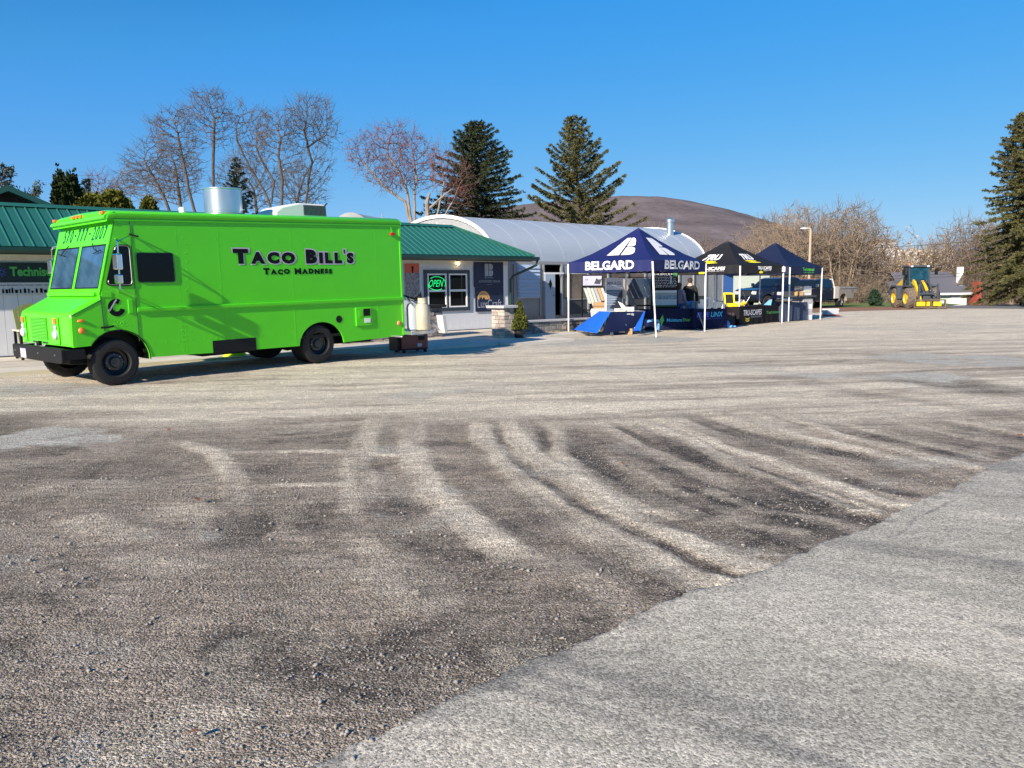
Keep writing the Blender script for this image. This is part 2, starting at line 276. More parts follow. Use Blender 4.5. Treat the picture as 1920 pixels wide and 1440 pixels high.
class MB:
    def __init__(s): s.v = []; s.f = []
    def add(s, V, Fc):
        n = len(s.v); s.v += [tuple(map(float, v)) for v in V]; s.f += [tuple(i+n for i in f) for f in Fc]; return s
    def box(s, x0, x1, y0, y1, z0, z1, T=None):
        V = [(x, y, z) for z in (z0, z1) for y in (y0, y1) for x in (x0, x1)]
        if T is not None: V = [T(*v) for v in V]
        return s.add(V, [(0, 2, 3, 1), (4, 5, 7, 6), (0, 1, 5, 4), (2, 6, 7, 3), (0, 4, 6, 2), (1, 3, 7, 5)])
    def quad(s, *P): return s.add(P, [tuple(range(len(P)))])
    def tube(s, pts, r, n=6, cap=True):
        pts = [np.array(p, float) for p in pts]; k = len(pts); r = [r]*k if np.isscalar(r) else r
        V = []; a = None
        for i, p in enumerate(pts):
            d = pts[min(i+1, k-1)]-pts[max(i-1, 0)]; d = d/(np.linalg.norm(d)+1e-9)
            if a is None: a = np.cross(d, (0, 0, 1) if abs(d[2]) < .9 else (1, 0, 0))
            a = a-d*(a@d); a = a/(np.linalg.norm(a)+1e-9); b = np.cross(d, a)
            V += [p+r[i]*(math.cos(2*math.pi*j/n)*a+math.sin(2*math.pi*j/n)*b) for j in range(n)]
        Fc = [(i*n+j, i*n+(j+1) % n, (i+1)*n+(j+1) % n, (i+1)*n+j) for i in range(k-1) for j in range(n)]
        if cap: Fc += [tuple(range(n))[::-1], tuple((k-1)*n+j for j in range(n))]
        return s.add(V, Fc)
    def lathe(s, prof, n=24, c=(0, 0, 0), axis='y', T=None, cap=True):
        V = []
        for r, h in prof:
            for j in range(n):
                a = 2*math.pi*j/n; x, y = r*math.cos(a), r*math.sin(a)
                q = {'y': (x, h, y), 'z': (x, y, h), 'x': (h, x, y)}[axis]
                V.append((q[0]+c[0], q[1]+c[1], q[2]+c[2]))
        if T is not None: V = [T(*v) for v in V]
        k = len(prof)
        Fc = [(i*n+j, i*n+(j+1) % n, (i+1)*n+(j+1) % n, (i+1)*n+j) for i in range(k-1) for j in range(n)]
        if cap and prof[0][0] > 1e-4: Fc.append(tuple(range(n))[::-1])
        if cap and prof[-1][0] > 1e-4: Fc.append(tuple((k-1)*n+j for j in range(n)))
        return s.add(V, Fc)
    def prism(s, poly, h0, h1, T=None, axis='y'):
        """poly in (x,z) extruded along y from h0 to h1 (axis 'y'), or (x,y) along z"""
        n = len(poly)
        if axis == 'y': V = [(a, h0, b) for a, b in poly]+[(a, h1, b) for a, b in poly]
        elif axis == 'z': V = [(a, b, h0) for a, b in poly]+[(a, b, h1) for a, b in poly]
        else: V = [(h0, a, b) for a, b in poly]+[(h1, a, b) for a, b in poly]
        if T is not None: V = [T(*v) for v in V]
        return s.add(V, [tuple(range(n)), tuple(range(2*n-1, n-1, -1))]+[(i, i+n, (i+1) % n+n, (i+1) % n) for i in range(n)])
    def ell(s, c, r, nu=12, nv=8, T=None):
        prof = [(max(1e-5, math.sin(math.pi*i/nv)), math.cos(math.pi*i/nv)) for i in range(nv+1)]
        V = [(c[0]+r[0]*p*math.cos(2*math.pi*j/nu), c[1]+r[1]*p*math.sin(2*math.pi*j/nu), c[2]+r[2]*h) for p, h in prof for j in range(nu)]
        if T is not None: V = [T(*v) for v in V]
        return s.add(V, [(i*nu+j, (i+1)*nu+j, (i+1)*nu+(j+1) % nu, i*nu+(j+1) % nu) for i in range(nv) for j in range(nu)])
    def out(s, name, m, parent=None, world=True, smooth=False, bevel=0., label=None):
        me = npmesh(name, s.v, s.f)
        import bmesh
        bm = bmesh.new(); bm.from_mesh(me); bmesh.ops.remove_doubles(bm, verts=bm.verts, dist=1e-5); bmesh.ops.recalc_face_normals(bm, faces=bm.faces)
        if smooth:
            for e in bm.edges:
                if len(e.link_faces) == 2 and e.calc_face_angle(0) > R(38): e.smooth = False
        bm.to_mesh(me); bm.free()
        o = obj(name, me, m, parent, world, smooth)
        if bevel:
            b = o.modifiers.new('bevel', 'BEVEL'); b.width = bevel; b.segments = 2; b.limit_method = 'ANGLE'
        if label: o['label'] = label
        return o
_tc = {}
def txt(s, bold=0., shear=0.):
    key = (s, bold, shear)
    if key not in _tc:
        cu = bpy.data.curves.new('t', 'FONT'); cu.body = s; cu.offset = bold; cu.shear = shear; cu.resolution_u = 3; cu.fill_mode = 'BOTH'
        o = bpy.data.objects.new('t', cu); col.objects.link(o); bpy.context.view_layer.update()
        me = bpy.data.meshes.new_from_object(o.evaluated_get(bpy.context.evaluated_depsgraph_get()))
        V = np.array([v.co[:2] for v in me.vertices]); Fc = [tuple(p.vertices) for p in me.polygons]
        bpy.data.objects.remove(o); bpy.data.curves.remove(cu); bpy.data.meshes.remove(me)
        lo = V.min(0); hi = V.max(0); _tc[key] = ((V-lo)/(hi-lo), Fc, (hi-lo)[0]/(hi-lo)[1])
    return _tc[key]
def text(name, s, m, parent, O, U, W, world=True, bold=0., shear=0., mapf=None, mb=None):
    """text filling the parallelogram O, O+U, O+W"""
    V, Fc, asp = txt(s, bold, shear); O, U, W = (np.array(a, float) for a in (O, U, W))
    P = [O+u*U+v*W for u, v in V] if mapf is None else [mapf(u, v) for u, v in V]
    q = mb or MB(); q.add(P, Fc)
    return q if mb is not None else q.out(name, m, parent, world)
def vnoise(X, Y, s, seed=0):
    x = X/s+seed*17.3; y = Y/s+seed*9.1; xi = np.floor(x).astype(np.int64); yi = np.floor(y).astype(np.int64); fx = x-xi; fy = y-yi
    fx = fx*fx*(3-2*fx); fy = fy*fy*(3-2*fy)
    def h(a, b):
        n = (a*374761393+b*668265263+seed*362437) & 0x7fffffff; n = ((n ^ (n >> 13))*1274126177) & 0x7fffffff; return ((n ^ (n >> 16)) & 0xffff)/65535.
    return (h(xi, yi)*(1-fx)+h(xi+1, yi)*fx)*(1-fy)+(h(xi, yi+1)*(1-fx)+h(xi+1, yi+1)*fx)*fy
def fbm(X, Y, s, o=4, seed=0):
    t = 0; a = .5; n = 0
    for i in range(o): t = t+a*vnoise(X, Y, s/2**i, seed+i*3); n += a; a *= .55
    return t/n
def sstep(a, b, x):
    t = np.clip((x-a)/(b-a), 0, 1); return t*t*(3-2*t)

# ------------------------------------------------------------------ GROUND
def gp(pts): return [G(x, y)[:2] for x, y in pts]
TAN = [  # tyre tracks of pale dust, traced on the ground plane: (points, half width in metres, strength)
 ([(1340,1092),(1286,1084),(1201,1037),(1125,999),(1059,957),(1002,919),(965,886),(936,848),(908,820),(898,780)], .17, 1.),
 ([(1415,1066),(1370,1051),(1300,1020),(1220,988),(1149,952),(1102,919),(1040,881),(993,848),(965,815),(950,780)], .15, 1.),
 ([(1163,933),(1106,886),(1059,853),(1045,820),(1050,785)], .10, .65), ([(1102,1098),(1002,1056),(936,1023),(880,980),(832,943),(794,891),(776,839),(771,790)], .17, .75),
 ([(1619,961),(1540,927),(1449,898),(1370,870),(1302,830),(1234,802),(1180,780)], .11, 1.), ([(1688,949),(1654,947),(1597,921),(1517,893),(1438,864),(1353,836),(1268,796),(1220,775)], .10, .95),
 ([(1744,876),(1654,853),(1551,830),(1455,808),(1359,779),(1302,757)], .13, 1.), ([(1818,876),(1744,859),(1665,839),(1585,819),(1517,796),(1438,779),(1380,760)], .11, .9),
 ([(1960,820),(1824,796),(1733,785),(1654,762),(1574,751)], .16, .85), ([(1960,790),(1760,765),(1620,735)], .2, .45), ([(1560,975),(1480,965),(1400,950),(1290,905)], .09, .5), ([(1500,1000),(1400,985),(1330,960)], .08, .4),
 ([(449,953),(446,920),(443,891),(412,854),(369,838),(300,820)], .13, .8), ([(660,1000),(680,912),(675,865),(686,812),(720,770)], .17, .7), ([(449,914),(560,910),(723,907)], .07, .85), ([(370,849),(600,848),(870,858)], .09, .85),
 ([(760,1100),(739,1060),(702,1018),(660,975)], .2, .5), ([(900,1160),(800,1120),(720,1080),(640,1050)], .2, .45), ([(700,1260),(560,1180),(470,1100)], .16, .35),
 ([(330,1010),(220,990),(120,960)], .2, .45), ([(300,905),(150,905),(20,930)], .12, .4), ([(420,1080),(300,1060),(150,1040)], .18, .35), ([(430,1010),(380,960),(300,940)], .2, .4)]
DRK = [
 ([(927,805),(946,843),(983,876),(1031,909),(1106,952),(1172,980),(1234,1013),(1295,1046),(1360,1078)], .06, 1.), ([(1017,796),(1015,834),(1030,862)], .07, 1.), ([(1075,800),(1092,843),(1125,876),(1160,900),(1230,940)], .18, .95),
 ([(1608,952),(1517,915),(1427,881),(1353,862)], .055, .95), ([(1285,774),(1370,808),(1472,830),(1563,847),(1654,864),(1727,887)], .17, .95), ([(1360,895),(1398,910),(1472,949),(1551,961),(1631,978)], .14, .9), ([(1563,890),(1631,908),(1710,925)], .12, .9),
 ([(1404,768),(1483,791),(1597,813),(1700,835)], .05, .8), ([(1140,790),(1220,830),(1320,875)], .07, .9), ([(800,825),(845,836)], .25, .85), ([(828,868),(850,885)], .14, .85), ([(705,870),(735,875)], .2, .85), ([(730,948),(815,962)], .22, .9),
 ([(965,912),(1031,952),(1085,995)], .13, .8), ([(870,1025),(940,1060),(1000,1092)], .25, .7), ([(1090,1010),(1170,1050),(1260,1092)], .22, .7), ([(449,950),(475,1010),(540,1000)], .28, .85), ([(460,870),(560,880),(590,865)], .3, .7),
 ([(430,830),(620,818),(720,800)], .18, .7), ([(0,885),(200,880),(380,890)], .45, .75), ([(0,950),(120,945)], .35, .6), ([(620,960),(640,1000)], .15, .6), ([(1450,700),(1600,735),(1800,760),(1960,800)], .3, .4), ([(1700,705),(1960,745)], .7, .9),
 ([(1640,880),(1760,905)], .1, .6), ([(520,1130),(600,1200),(700,1230)], .2, .45), ([(100,1000),(50,1100)], .25, .5), ([(240,1190),(310,1200)], .15, .6), ([(1180,960),(1280,985),(1400,1015)], .12, .8)]
GRY = [([(-40,815),(60,822),(150,815),(230,800)], .75, 1.), ([(-60,735),(100,730),(220,728)], .8, .7), ([(380,706),(560,700)], .5, .4), ([(1500,706),(1590,707)], .35, .9), ([(1660,678),(1800,672),(1960,690)], 1.5, .9),
 ([(1000,640),(1150,640),(1300,632)], 1.2, .8), ([(1660,700),(1850,712)], .7, .7), ([(1230,930),(1310,945)], .1, .3), ([(1200,915),(1313,938)], .12, .38), ([(1342,1006),(1393,1034)], .1, .35), ([(280,1240),(100,1210),(0,1200)], .2, .4), ([(250,1010),(300,1000)], .3, .3)]
def strokes(X, Y, S, seed):
    wx = (fbm(X, Y, .9, 3, seed)-.5)*.10+(fbm(X, Y, .13, 3, seed+2)-.5)*.07; wy = (fbm(X, Y, .9, 3, seed+5)-.5)*.10+(fbm(X, Y, .13, 3, seed+6)-.5)*.07
    x = X+wx; y = Y+wy; out = np.zeros_like(X)
    br = .55+.75*fbm(X, Y, .45, 4, seed+9)
    for pts, hw, st in S:
        P = gp(pts)
        # densify with Catmull-Rom so that the tracks bend smoothly
        Q = []
        for i in range(len(P)-1):
            p0, p1, p2, p3 = P[max(i-1, 0)], P[i], P[i+1], P[min(i+2, len(P)-1)]
            for t in (0, .33, .67): Q.append(.5*((2*p1)+(p2-p0)*t+(2*p0-5*p1+4*p2-p3)*t*t+(3*p1-p0-3*p2+p3)*t**3))
        Q.append(P[-1]); Q = np.array(Q)
        lo = Q.min(0)-hw*4-.5; hi = Q.max(0)+hw*4+.5
        idx = np.nonzero((X > lo[0]) & (X < hi[0]) & (Y > lo[1]) & (Y < hi[1]))[0]
        if not len(idx): continue
        a = x[idx]; b = y[idx]; d = np.full(len(idx), 1e9); sl = np.r_[0, np.cumsum(np.hypot(*np.diff(Q, axis=0).T))]; sp__ = np.zeros(len(idx))
        for i in range(len(Q)-1):
            e = Q[i+1]-Q[i]; t = np.clip(((a-Q[i][0])*e[0]+(b-Q[i][1])*e[1])/(e@e+1e-9), 0, 1)
            dd = np.hypot(a-Q[i][0]-t*e[0], b-Q[i][1]-t*e[1]); k = dd < d; d[k] = dd[k]; sp__[k] = sl[i]+t[k]*(sl[i+1]-sl[i])
        fade = min(.9, sl[-1]*.3); edge_ = [abs(q_[1]-np.interp(q_[0], EDGE[:, 0], EDGE[:, 1])) < .45 for q_ in (Q[0], Q[-1])]; tp_ = (1. if edge_[0] else sstep(-fade*.35, fade, sp__))*(1. if edge_[1] else sstep(-fade*.25, fade, sl[-1]-sp__))
        out[idx] = np.maximum(out[idx], st*tp_*(1-sstep(hw*.45, hw*1.35, d))*np.clip(br[idx], 0, 1))
    return out
def masks(X, Y):
    X = X.ravel(); Y = Y.ravel()
    tan = strokes(X, Y, TAN, 1); dk = strokes(X, Y, DRK, 4); gr = strokes(X, Y, GRY, 7)*(.25+.9*sstep(.32, .6, fbm(X, Y, .6, 5, 23)))
    far = sstep(7.4, 10.2, Y+.10*X+2.0*(fbm(X, Y, 3, 3, 21)-.5))
    # wheels swing on and off the road round one centre: fine streaks follow those arcs
    dx, dy = X-21.6, Y-12.8; r = np.hypot(dx, dy)+.09*(fbm(X, Y, 1.5, 3, 17)-.5); arc = np.unwrap(np.arctan2(dy, -dx))*18
    s1 = fbm(r, arc/22, .20, 4, 101); s2 = fbm(r, arc/14, .5, 4, 104); s3 = fbm(r, arc/30, .09, 3, 107)
    wE = sstep(-1.6, 2.2, X+.3*(Y-4))*.9
    # in the far half the traffic runs along the lot
    ca, sa = math.cos(R(8)), math.sin(R(8)); U = X*ca+Y*sa; Vv = -X*sa+Y*ca+.3*(fbm(X, Y, 2, 3, 19)-.5)
    f1 = fbm(U/9, Vv, .30, 4, 31); f2 = fbm(U/6, Vv, 1.3, 4, 35); f3 = fbm(U/14, Vv, .14, 3, 38)
    blot = fbm(X, Y, 1.1, 5, 41); blot2 = fbm(X, Y, .42, 5, 43); blot3 = fbm(X, Y, .16, 4, 47)
    near_t = wE*(.62*sstep(.53, .72, s1)+.42*sstep(.54, .70, s2)+.2*sstep(.5, .75, s3))+(1-wE)*.5*sstep(.5, .72, blot2)+.22*sstep(.5, .75, fbm(X, Y, 1.4, 5, 51))+.12*sstep(.5, .7, blot3)
    near_t = near_t*.55
    near_d = wE*(.35*sstep(.50, .32, s1)+.3*sstep(.5, .36, s2))+.45*sstep(.48, .68, blot)+.35*sstep(.48, .7, blot2)+.25*sstep(.5, .72, blot3)
    far_t = .58+.55*(f1-.45)*2+.35*(f2-.5)*2+.2*(f3-.5)*2; far_d = .95*sstep(.50, .64, f2)*sstep(.42, .58, f1)+.7*sstep(.55, .70, f1)*sstep(.4, .65, f3)
    t = near_t*(1-far)+far_t*far; d = near_d*(1-far)*.9+far_d*far
    vf = sstep(15, 28, Y); t = t*(1-.6*vf)+.6*.8*vf; d = d*(1-.65*vf)
    g = gr+far*.55*sstep(.5, .75, fbm(X, Y, 2.6, 4, 61))+(1-far)*.45*sstep(.56, .78, fbm(X, Y, .8, 5, 66))
    # packed earth darker and browner close to the asphalt edge
    br = np.clip(.75+1.1*(s1-.45), 0, 1)
    t = np.maximum(t*(1-.75*dk), .88*tan*br*(1-.4*dk)); d = np.maximum(d*(1-.85*tan*br), dk*.8*np.clip(1.3-s1, 0, 1))*(1-.8*np.clip(gr, 0, 1))
    return np.clip(t*(1-.6*np.clip(gr, 0, 1)), 0, 1), np.clip(d, 0, 1), np.clip(g, 0, 1), tan, dk, far
def ground_sheet(name, X, Y, m, z0=0., relief=True):
    nv, nu = X.shape
    t, d, g, tan, dk, far = masks(X, Y); Xf = X.ravel(); Yf = Y.ravel()
    Z = np.full(Xf.shape, z0)+zg(Xf, Yf)
    if relief:
        k = 1-sstep(12, 22, Yf); Z = Z+k*(.022*(fbm(Xf, Yf, .35, 4, 71)-.5)+.012*(tan-dk)+.03*(fbm(Xf, Yf, 2., 3, 75)-.5))*sstep(0, 1.2, np.hypot(Xf+6.4, Yf-13.2))
    if relief:
        ei = np.interp(Xf, EDGE[:, 0], EDGE[:, 1]); Z = Z-.07*sstep(.02, .22, ei-Yf)
    V = np.stack([Xf, Yf, Z], 1); i = np.arange(nu*nv).reshape(nv, nu)
    Fc = np.stack([i[:-1, :-1], i[:-1, 1:], i[1:, 1:], i[1:, :-1]], -1).reshape(-1, 4)
    me = npmesh(name, V, Fc); at = me.color_attributes.new('mask', 'FLOAT_COLOR', 'POINT')
    at.data.foreach_set('color', np.stack([t, d, g, np.ones_like(t)], 1).astype(np.float32).ravel())
    o = obj(name, me, m, smooth=True); tag(o, kind='structure'); return o
EDGE = np.array([(-30, -24), (-8, -4.2), (-3.2, .35)]+[tuple(p) for p in gp([(560,1440),(700,1375),(870,1298),(1000,1240),(1180,1160),(1290,1110),(1370,1090),(1450,1060),(1560,1015),(1640,985),(1665,965),(1700,948),(1755,930),(1830,890),(1920,850)])]+[(6.4, 8.4), (12, 13.0), (26, 24), (52, 44)])
yy = np.concatenate([np.linspace(1.2, 9, 300, endpoint=False), np.linspace(9, 22, 190, endpoint=False), np.linspace(22, 56, 90)])
uu = np.linspace(-1, 1, 470)
YY = np.repeat(yy[:, None], len(uu), 1); XX = uu[None, :]*(1.0+.82*YY)
ground_sheet('gravel_lot', XX, YY, M['gravel'])
Z8 = np.linspace(-40, 56, 110); X8 = np.linspace(-60, 75, 150)
ground_sheet('lot_beyond_view', np.repeat(X8[None, :], len(Z8), 0), np.repeat(Z8[:, None], len(X8), 1), M['gravel'], -.05, False)
# terrain all round, falling away past the lot
gx = np.concatenate([np.linspace(-3000, -150, 12), np.linspace(-120, 160, 71), np.linspace(200, 3000, 12)]); gy = np.concatenate([np.linspace(-3000, -120, 10), np.linspace(-90, 140, 70), np.linspace(180, 3000, 14)])
AX, AY = np.meshgrid(gx, gy)
def tz(X, Y): return -.12+(-3.0*sstep(57, 84, Y)*sstep(-5, 15, X)+.25*(fbm(X, Y, 12, 3, 5)-.5)*sstep(56, 70, Y))
AZ = tz(AX, AY); i = np.arange(AX.size).reshape(AX.shape)
tag(obj('terrain', npmesh('terrain', np.stack([AX.ravel(), AY.ravel(), AZ.ravel()], 1), np.stack([i[:-1, :-1], i[:-1, 1:], i[1:, 1:], i[1:, :-1]], -1).reshape(-1, 4)), 'terrain', smooth=True), kind='structure')
# asphalt with a ragged broken edge
seg = np.r_[0, np.cumsum(np.hypot(*np.diff(EDGE, axis=0).T))]
us = np.concatenate([np.linspace(0, seg[2], 60, endpoint=False), np.linspace(seg[2], seg[-4], 620, endpoint=False), np.linspace(seg[-4], seg[-1], 120)])
ex_, ey_ = np.interp(us, seg, EDGE[:, 0]), np.interp(us, seg, EDGE[:, 1])
jit = (fbm(us, us*0, .40, 3, 3)-.5)*.09+(fbm(us, us*0, .09, 4, 8)-.5)*.06+(fbm(us, us*0, .03, 2, 12)-.5)*.03
vs = np.concatenate([[0, .012], np.linspace(.025, .5, 40), np.linspace(.56, 7, 100), [9, 12, 18, 30, 60]])
AXX = ex_[None, :]+(vs[:, None]+jit[None, :])*.73; AYY = ey_[None, :]-(vs[:, None]+jit[None, :])*.683
def asphalt():
    X, Y = AXX, AYY; Xf = X.ravel(); Yf = Y.ravel()
    V_ = np.repeat(vs[:, None], len(us), 1).ravel(); U_ = np.repeat(us[None, :], len(vs), 0).ravel()
    ca, sa = math.cos(R(-33)), math.sin(R(-33)); A = Xf*ca+Yf*sa; B = -Xf*sa+Yf*ca
    st = fbm(A/6, B, .8, 4, 81); st2 = fbm(A/4, B, .3, 4, 83)
    t = .8*sstep(.44, .62, st)+.3*sstep(.45, .65, st2)+.75*(1-sstep(.0, .45, V_))*sstep(.3, .65, fbm(Xf, Yf, .3, 4, 86)); dk = .75*sstep(.50, .66, fbm(A/4, B, .55, 4, 88))+.3*sstep(.5,.7,fbm(A/5, B, .18, 4, 89))+.55*(1-sstep(0, .16, V_))*sstep(.35, .6, fbm(Xf, Yf, .15, 4, 87))+.9*np.exp(-((V_-.10-.16*fbm(U_*1., U_*0, .7, 4, 131))/.012)**2)*sstep(.42, .55, fbm(U_, U_*0, 1.1, 3, 133))
    g = .3+.4*fbm(Xf, Yf, 1.5, 4, 90)
    Z = np.where(V_ < .001, -.035, .016+.012*(fbm(Xf, Yf, .5, 3, 93)-.5)-.006*(1-sstep(0, .35, V_)))+.02*(fbm(Xf, Yf, 2, 2, 75)-.5)*0
    i = np.arange(X.size).reshape(X.shape); Fc = np.stack([i[:-1, :-1], i[1:, :-1], i[1:, 1:], i[:-1, 1:]], -1).reshape(-1, 4)
    me = npmesh('asphalt_road', np.stack([Xf, Yf, Z], 1), Fc); at = me.color_attributes.new('mask', 'FLOAT_COLOR', 'POINT')
    at.data.foreach_set('color', np.stack([np.clip(t, 0, 1), np.clip(dk, 0, 1), np.clip(g, 0, 1), np.ones_like(t)], 1).astype(np.float32).ravel())
    tag(obj('asphalt_road', me, 'asphalt', smooth=True), kind='structure')
asphalt()
# loose stones and twigs lying on the gravel
def pebbles(name, n, ylo, yhi, rlo, rhi, seed, c, dens=None):
    r_ = np.random.default_rng(seed); Yp = ylo+(yhi-ylo)*r_.random(n*3)**.9; Xp = (r_.random(n*3)*2-1)*(.5+.72*Yp)
    keep = r_.random(n*3) < (.15+1.1*sstep(.45, .7, fbm(Xp, Yp, .55, 4, seed+2)))
    # gravel side of the asphalt edge
    ei = np.interp(Xp, EDGE[:, 0], EDGE[:, 1]); keep &= (Yp > ei+.05) | ((Yp > ei-.45) & (r_.random(n*3) < .45*np.exp(-(ei-Yp)*7)))
    Xp, Yp = Xp[keep][:n], Yp[keep][:n]; n = len(Xp)
    base = np.array([(1, 0, 0), (0, 1, 0), (-1, 0, 0), (0, -1, 0), (0, 0, 1), (0, 0, -.4)], float)
    rr = rlo+(rhi-rlo)*r_.random(n)**3; a = r_.random(n)*6.28
    S = np.stack([rr*(.7+.6*r_.random(n)), rr*(.7+.6*r_.random(n)), rr*(.45+.5*r_.random(n))], 1)
    V = base[None]*S[:, None, :]*(1+.35*(r_.random((n, 6, 1))-.5)); V += (r_.random((n, 6, 3))-.5)*rr[:, None, None]*.5
    ca, sa = np.cos(a)[:, None], np.sin(a)[:, None]; x = V[..., 0]*ca-V[..., 1]*sa; y = V[..., 0]*sa+V[..., 1]*ca
    zz = V[..., 2]+.004+zg(Xp, Yp)[:, None]+(.022*(fbm(Xp, Yp, .35, 4, 71)-.5)+.03*(fbm(Xp, Yp, 2., 3, 75)-.5))[:, None]
    V = np.stack([x+Xp[:, None], y+Yp[:, None], zz], -1).reshape(-1, 3)
    Fb = np.array([(0, 1, 4), (1, 2, 4), (2, 3, 4), (3, 0, 4), (1, 0, 5), (2, 1, 5), (3, 2, 5), (0, 3, 5)])
    Fc = (Fb[None]+6*np.arange(n)[:, None, None]).reshape(-1, 3)
    tag(obj(name, npmesh(name, V, Fc), c), 'loose crushed stone scattered over the packed brown gravel' if seed == 1 else 'larger dark and pale stones lying loose on the near gravel', 'gravel', kind='stuff')
K('stone_pale', (.42, .39, .35), .9, c2=(.17, .15, .13), nscale=60); K('stone_dark', (.15, .14, .13), .9, c2=(.40, .37, .33), nscale=45)
pebbles('loose_stones', 30000, 1.9, 9.5, .002, .0075, 1, 'stone_pale'); pebbles('larger_stones', 1300, 1.9, 6.5, .005, .016, 2, 'stone_dark')
# brown earth strip, verge and far street
def sheet(name, pts, z, m, kind='structure', **k):
    return tag(MB().add([(x, y, z) for x, y in pts], [tuple(range(len(pts)))]).out(name, m), kind=kind, **k)
K('earth', (.24, .125, .07), .95, noise=.2, nscale=3, bump=.5, bscale=20); K('grass', (.11, .16, .03), .95, noise=.35, nscale=3, bump=.8, bscale=30); K('street', (.16, .16, .165), .9, noise=.1, nscale=2)
sheet('earth_strip', [(11, 42.5), (16, 44), (20.5, 46.5), (26, 48.6), (30, 50.2), (31, 56.2), (18, 56.2), (10, 50)], .012, 'earth')
sheet('grass_verge', [(8, 49.5), (17, 52.2), (22, 53.4), (30, 54.4), (33, 58), (33, 66), (5, 66)], .03, 'grass')
sheet('far_street', [(27.5, 49.5), (31, 47), (60, 45.5), (60, 55.5), (30, 55.5)], .02, 'street')
sheet('mulch_bed', [tuple(BF.p(s, t, 0)[:2]) for s, t in ((11.6, -2.3), (13, -3.3), (14.5, -3.1), (16.5, -3.3), (18.5, -3.1), (20.5, -2.3))], .03, 'mulch')
# hill
def hill():
    px = [(-700, 520), (300, 470), (700, 430), (860, 398), (985, 383), (1090, 371), (1190, 367), (1250, 370), (1300, 379), (1350, 389), (1400, 402), (1460, 420), (1530, 436), (1600, 452), (1700, 474), (1900, 500), (2400, 528)]
    xs = np.linspace(-1500, 2200, 220); Yr = 1500.
    P = [D(x, y, Yr) for x, y in px]; zr = np.interp(xs, [p[0] for p in P], [p[2] for p in P])
    k = np.linspace(0, 1, 60); V = []
    X_ = np.repeat(xs[None], 60, 0); K_ = np.repeat(k[:, None], len(xs), 1)
    Yh = Yr-900*(1-K_)+0*X_; prof = np.where(K_ < .999, K_**1.25, 1)
    Zh = -10+(zr[None]+10)*prof+12*(fbm(X_, Yh, 160, 5, 4)-.5)*np.sin(K_*3.14)+5.0*(fbm(X_, Yh, 14, 3, 9)-.5)*K_
    V = np.stack([X_.ravel(), Yh.ravel(), Zh.ravel()], 1); i = np.arange(X_.size).reshape(X_.shape)
    Fc = np.stack([i[:-1, :-1], i[:-1, 1:], i[1:, 1:], i[1:, :-1]], -1).reshape(-1, 4)
    # back slope
    nb = len(V); B_ = np.stack([xs, np.full_like(xs, 2600.), np.full_like(xs, -10.)], 1); V = np.vstack([V, B_]); t = i[-1]; j = nb+np.arange(len(xs))
    Fc = np.vstack([Fc, np.stack([t[:-1], t[1:], j[1:], j[:-1]], -1)])
    tag(obj('hill', npmesh('hill', V, Fc), 'hill', smooth=True), 'low wooded hill of bare trees, haze mixed into their purple brown, far behind the hoop house', kind='structure')
hill()

# ------------------------------------------------------------------ CONCRETE APRON
apron = thing('concrete_apron', 'tan concrete walk along the front of the green roofed shop', 'pavement', BF.o, BF.rot(), kind='structure')
def slab(s0, s1, t0, t1, top, m='concrete'):
    MB().box(s0+.006, s1-.006, t0+.006, t1-.006, top-.14, top).out('concrete_slab', m, apron, False, bevel=.008)
s = -7.
while s < 14.2:
    e = s+2.4
    slab(s, e, -1.15, 0, .105, 'concrete2'); slab(s, e, -2.5, -1.15, .075); slab(s, e, -3.75, -2.5, .06, 'concrete2'); s = e
slab(9.8, 12.3, -5.3, -3.75, .045, 'concrete2'); slab(7.4, 9.8, -4.8, -3.75, .05, 'concrete2')
MB().box(-7, 7.4, -3.9, -3.76, -.05, .085).out('timber_edging', 'chair_tan', apron, False)

# ------------------------------------------------------------------ SHOP
shop = thing('shop_building', 'long white boarded shop with green metal hip roof behind the food truck', 'building', BF.o, BF.rot())
ZE, ZR, TR, S1 = 2.60, 3.70, 1.5, 15.11
MB().box(-7, 14.30, .03, 3.55, 0, 2.5).out('wall', 'soffit', shop, False)
bd = MB().box(0, .285, 0, .03, .11, 2.5).out('siding_board', 'siding', shop, False); bd.location = (-7, 0, 0)
k = 1
while -7+k*.29 < 14.0:
    o = bd.copy(); col.objects.link(o); o.location = (-7+k*.29, 0, 0); k += 1
MB().box(14.08, 14.33, -.02, .03, .11, 2.5).out('corner_board', 'white', shop, False)
MB().box(14.30, 14.33, .03, 3.55, .05, 2.5).out('side_wall', 'siding', shop, False)
MB().box(-7, 14.3, -.025, .0, .05, .13).out('base_board', 'trim_dark', shop, False)
MB().box(-7, S1-.15, -.5, -.01, 2.47, 2.5).out('soffit', 'soffit', shop, False)
MB().box(-7, 14.3, -.03, 0., 2.3, 2.46).out('frieze_board', 'offwhite', shop, False)
def roofz(t): return ZE+(t+.6)/(TR+.6)*(ZR-ZE)
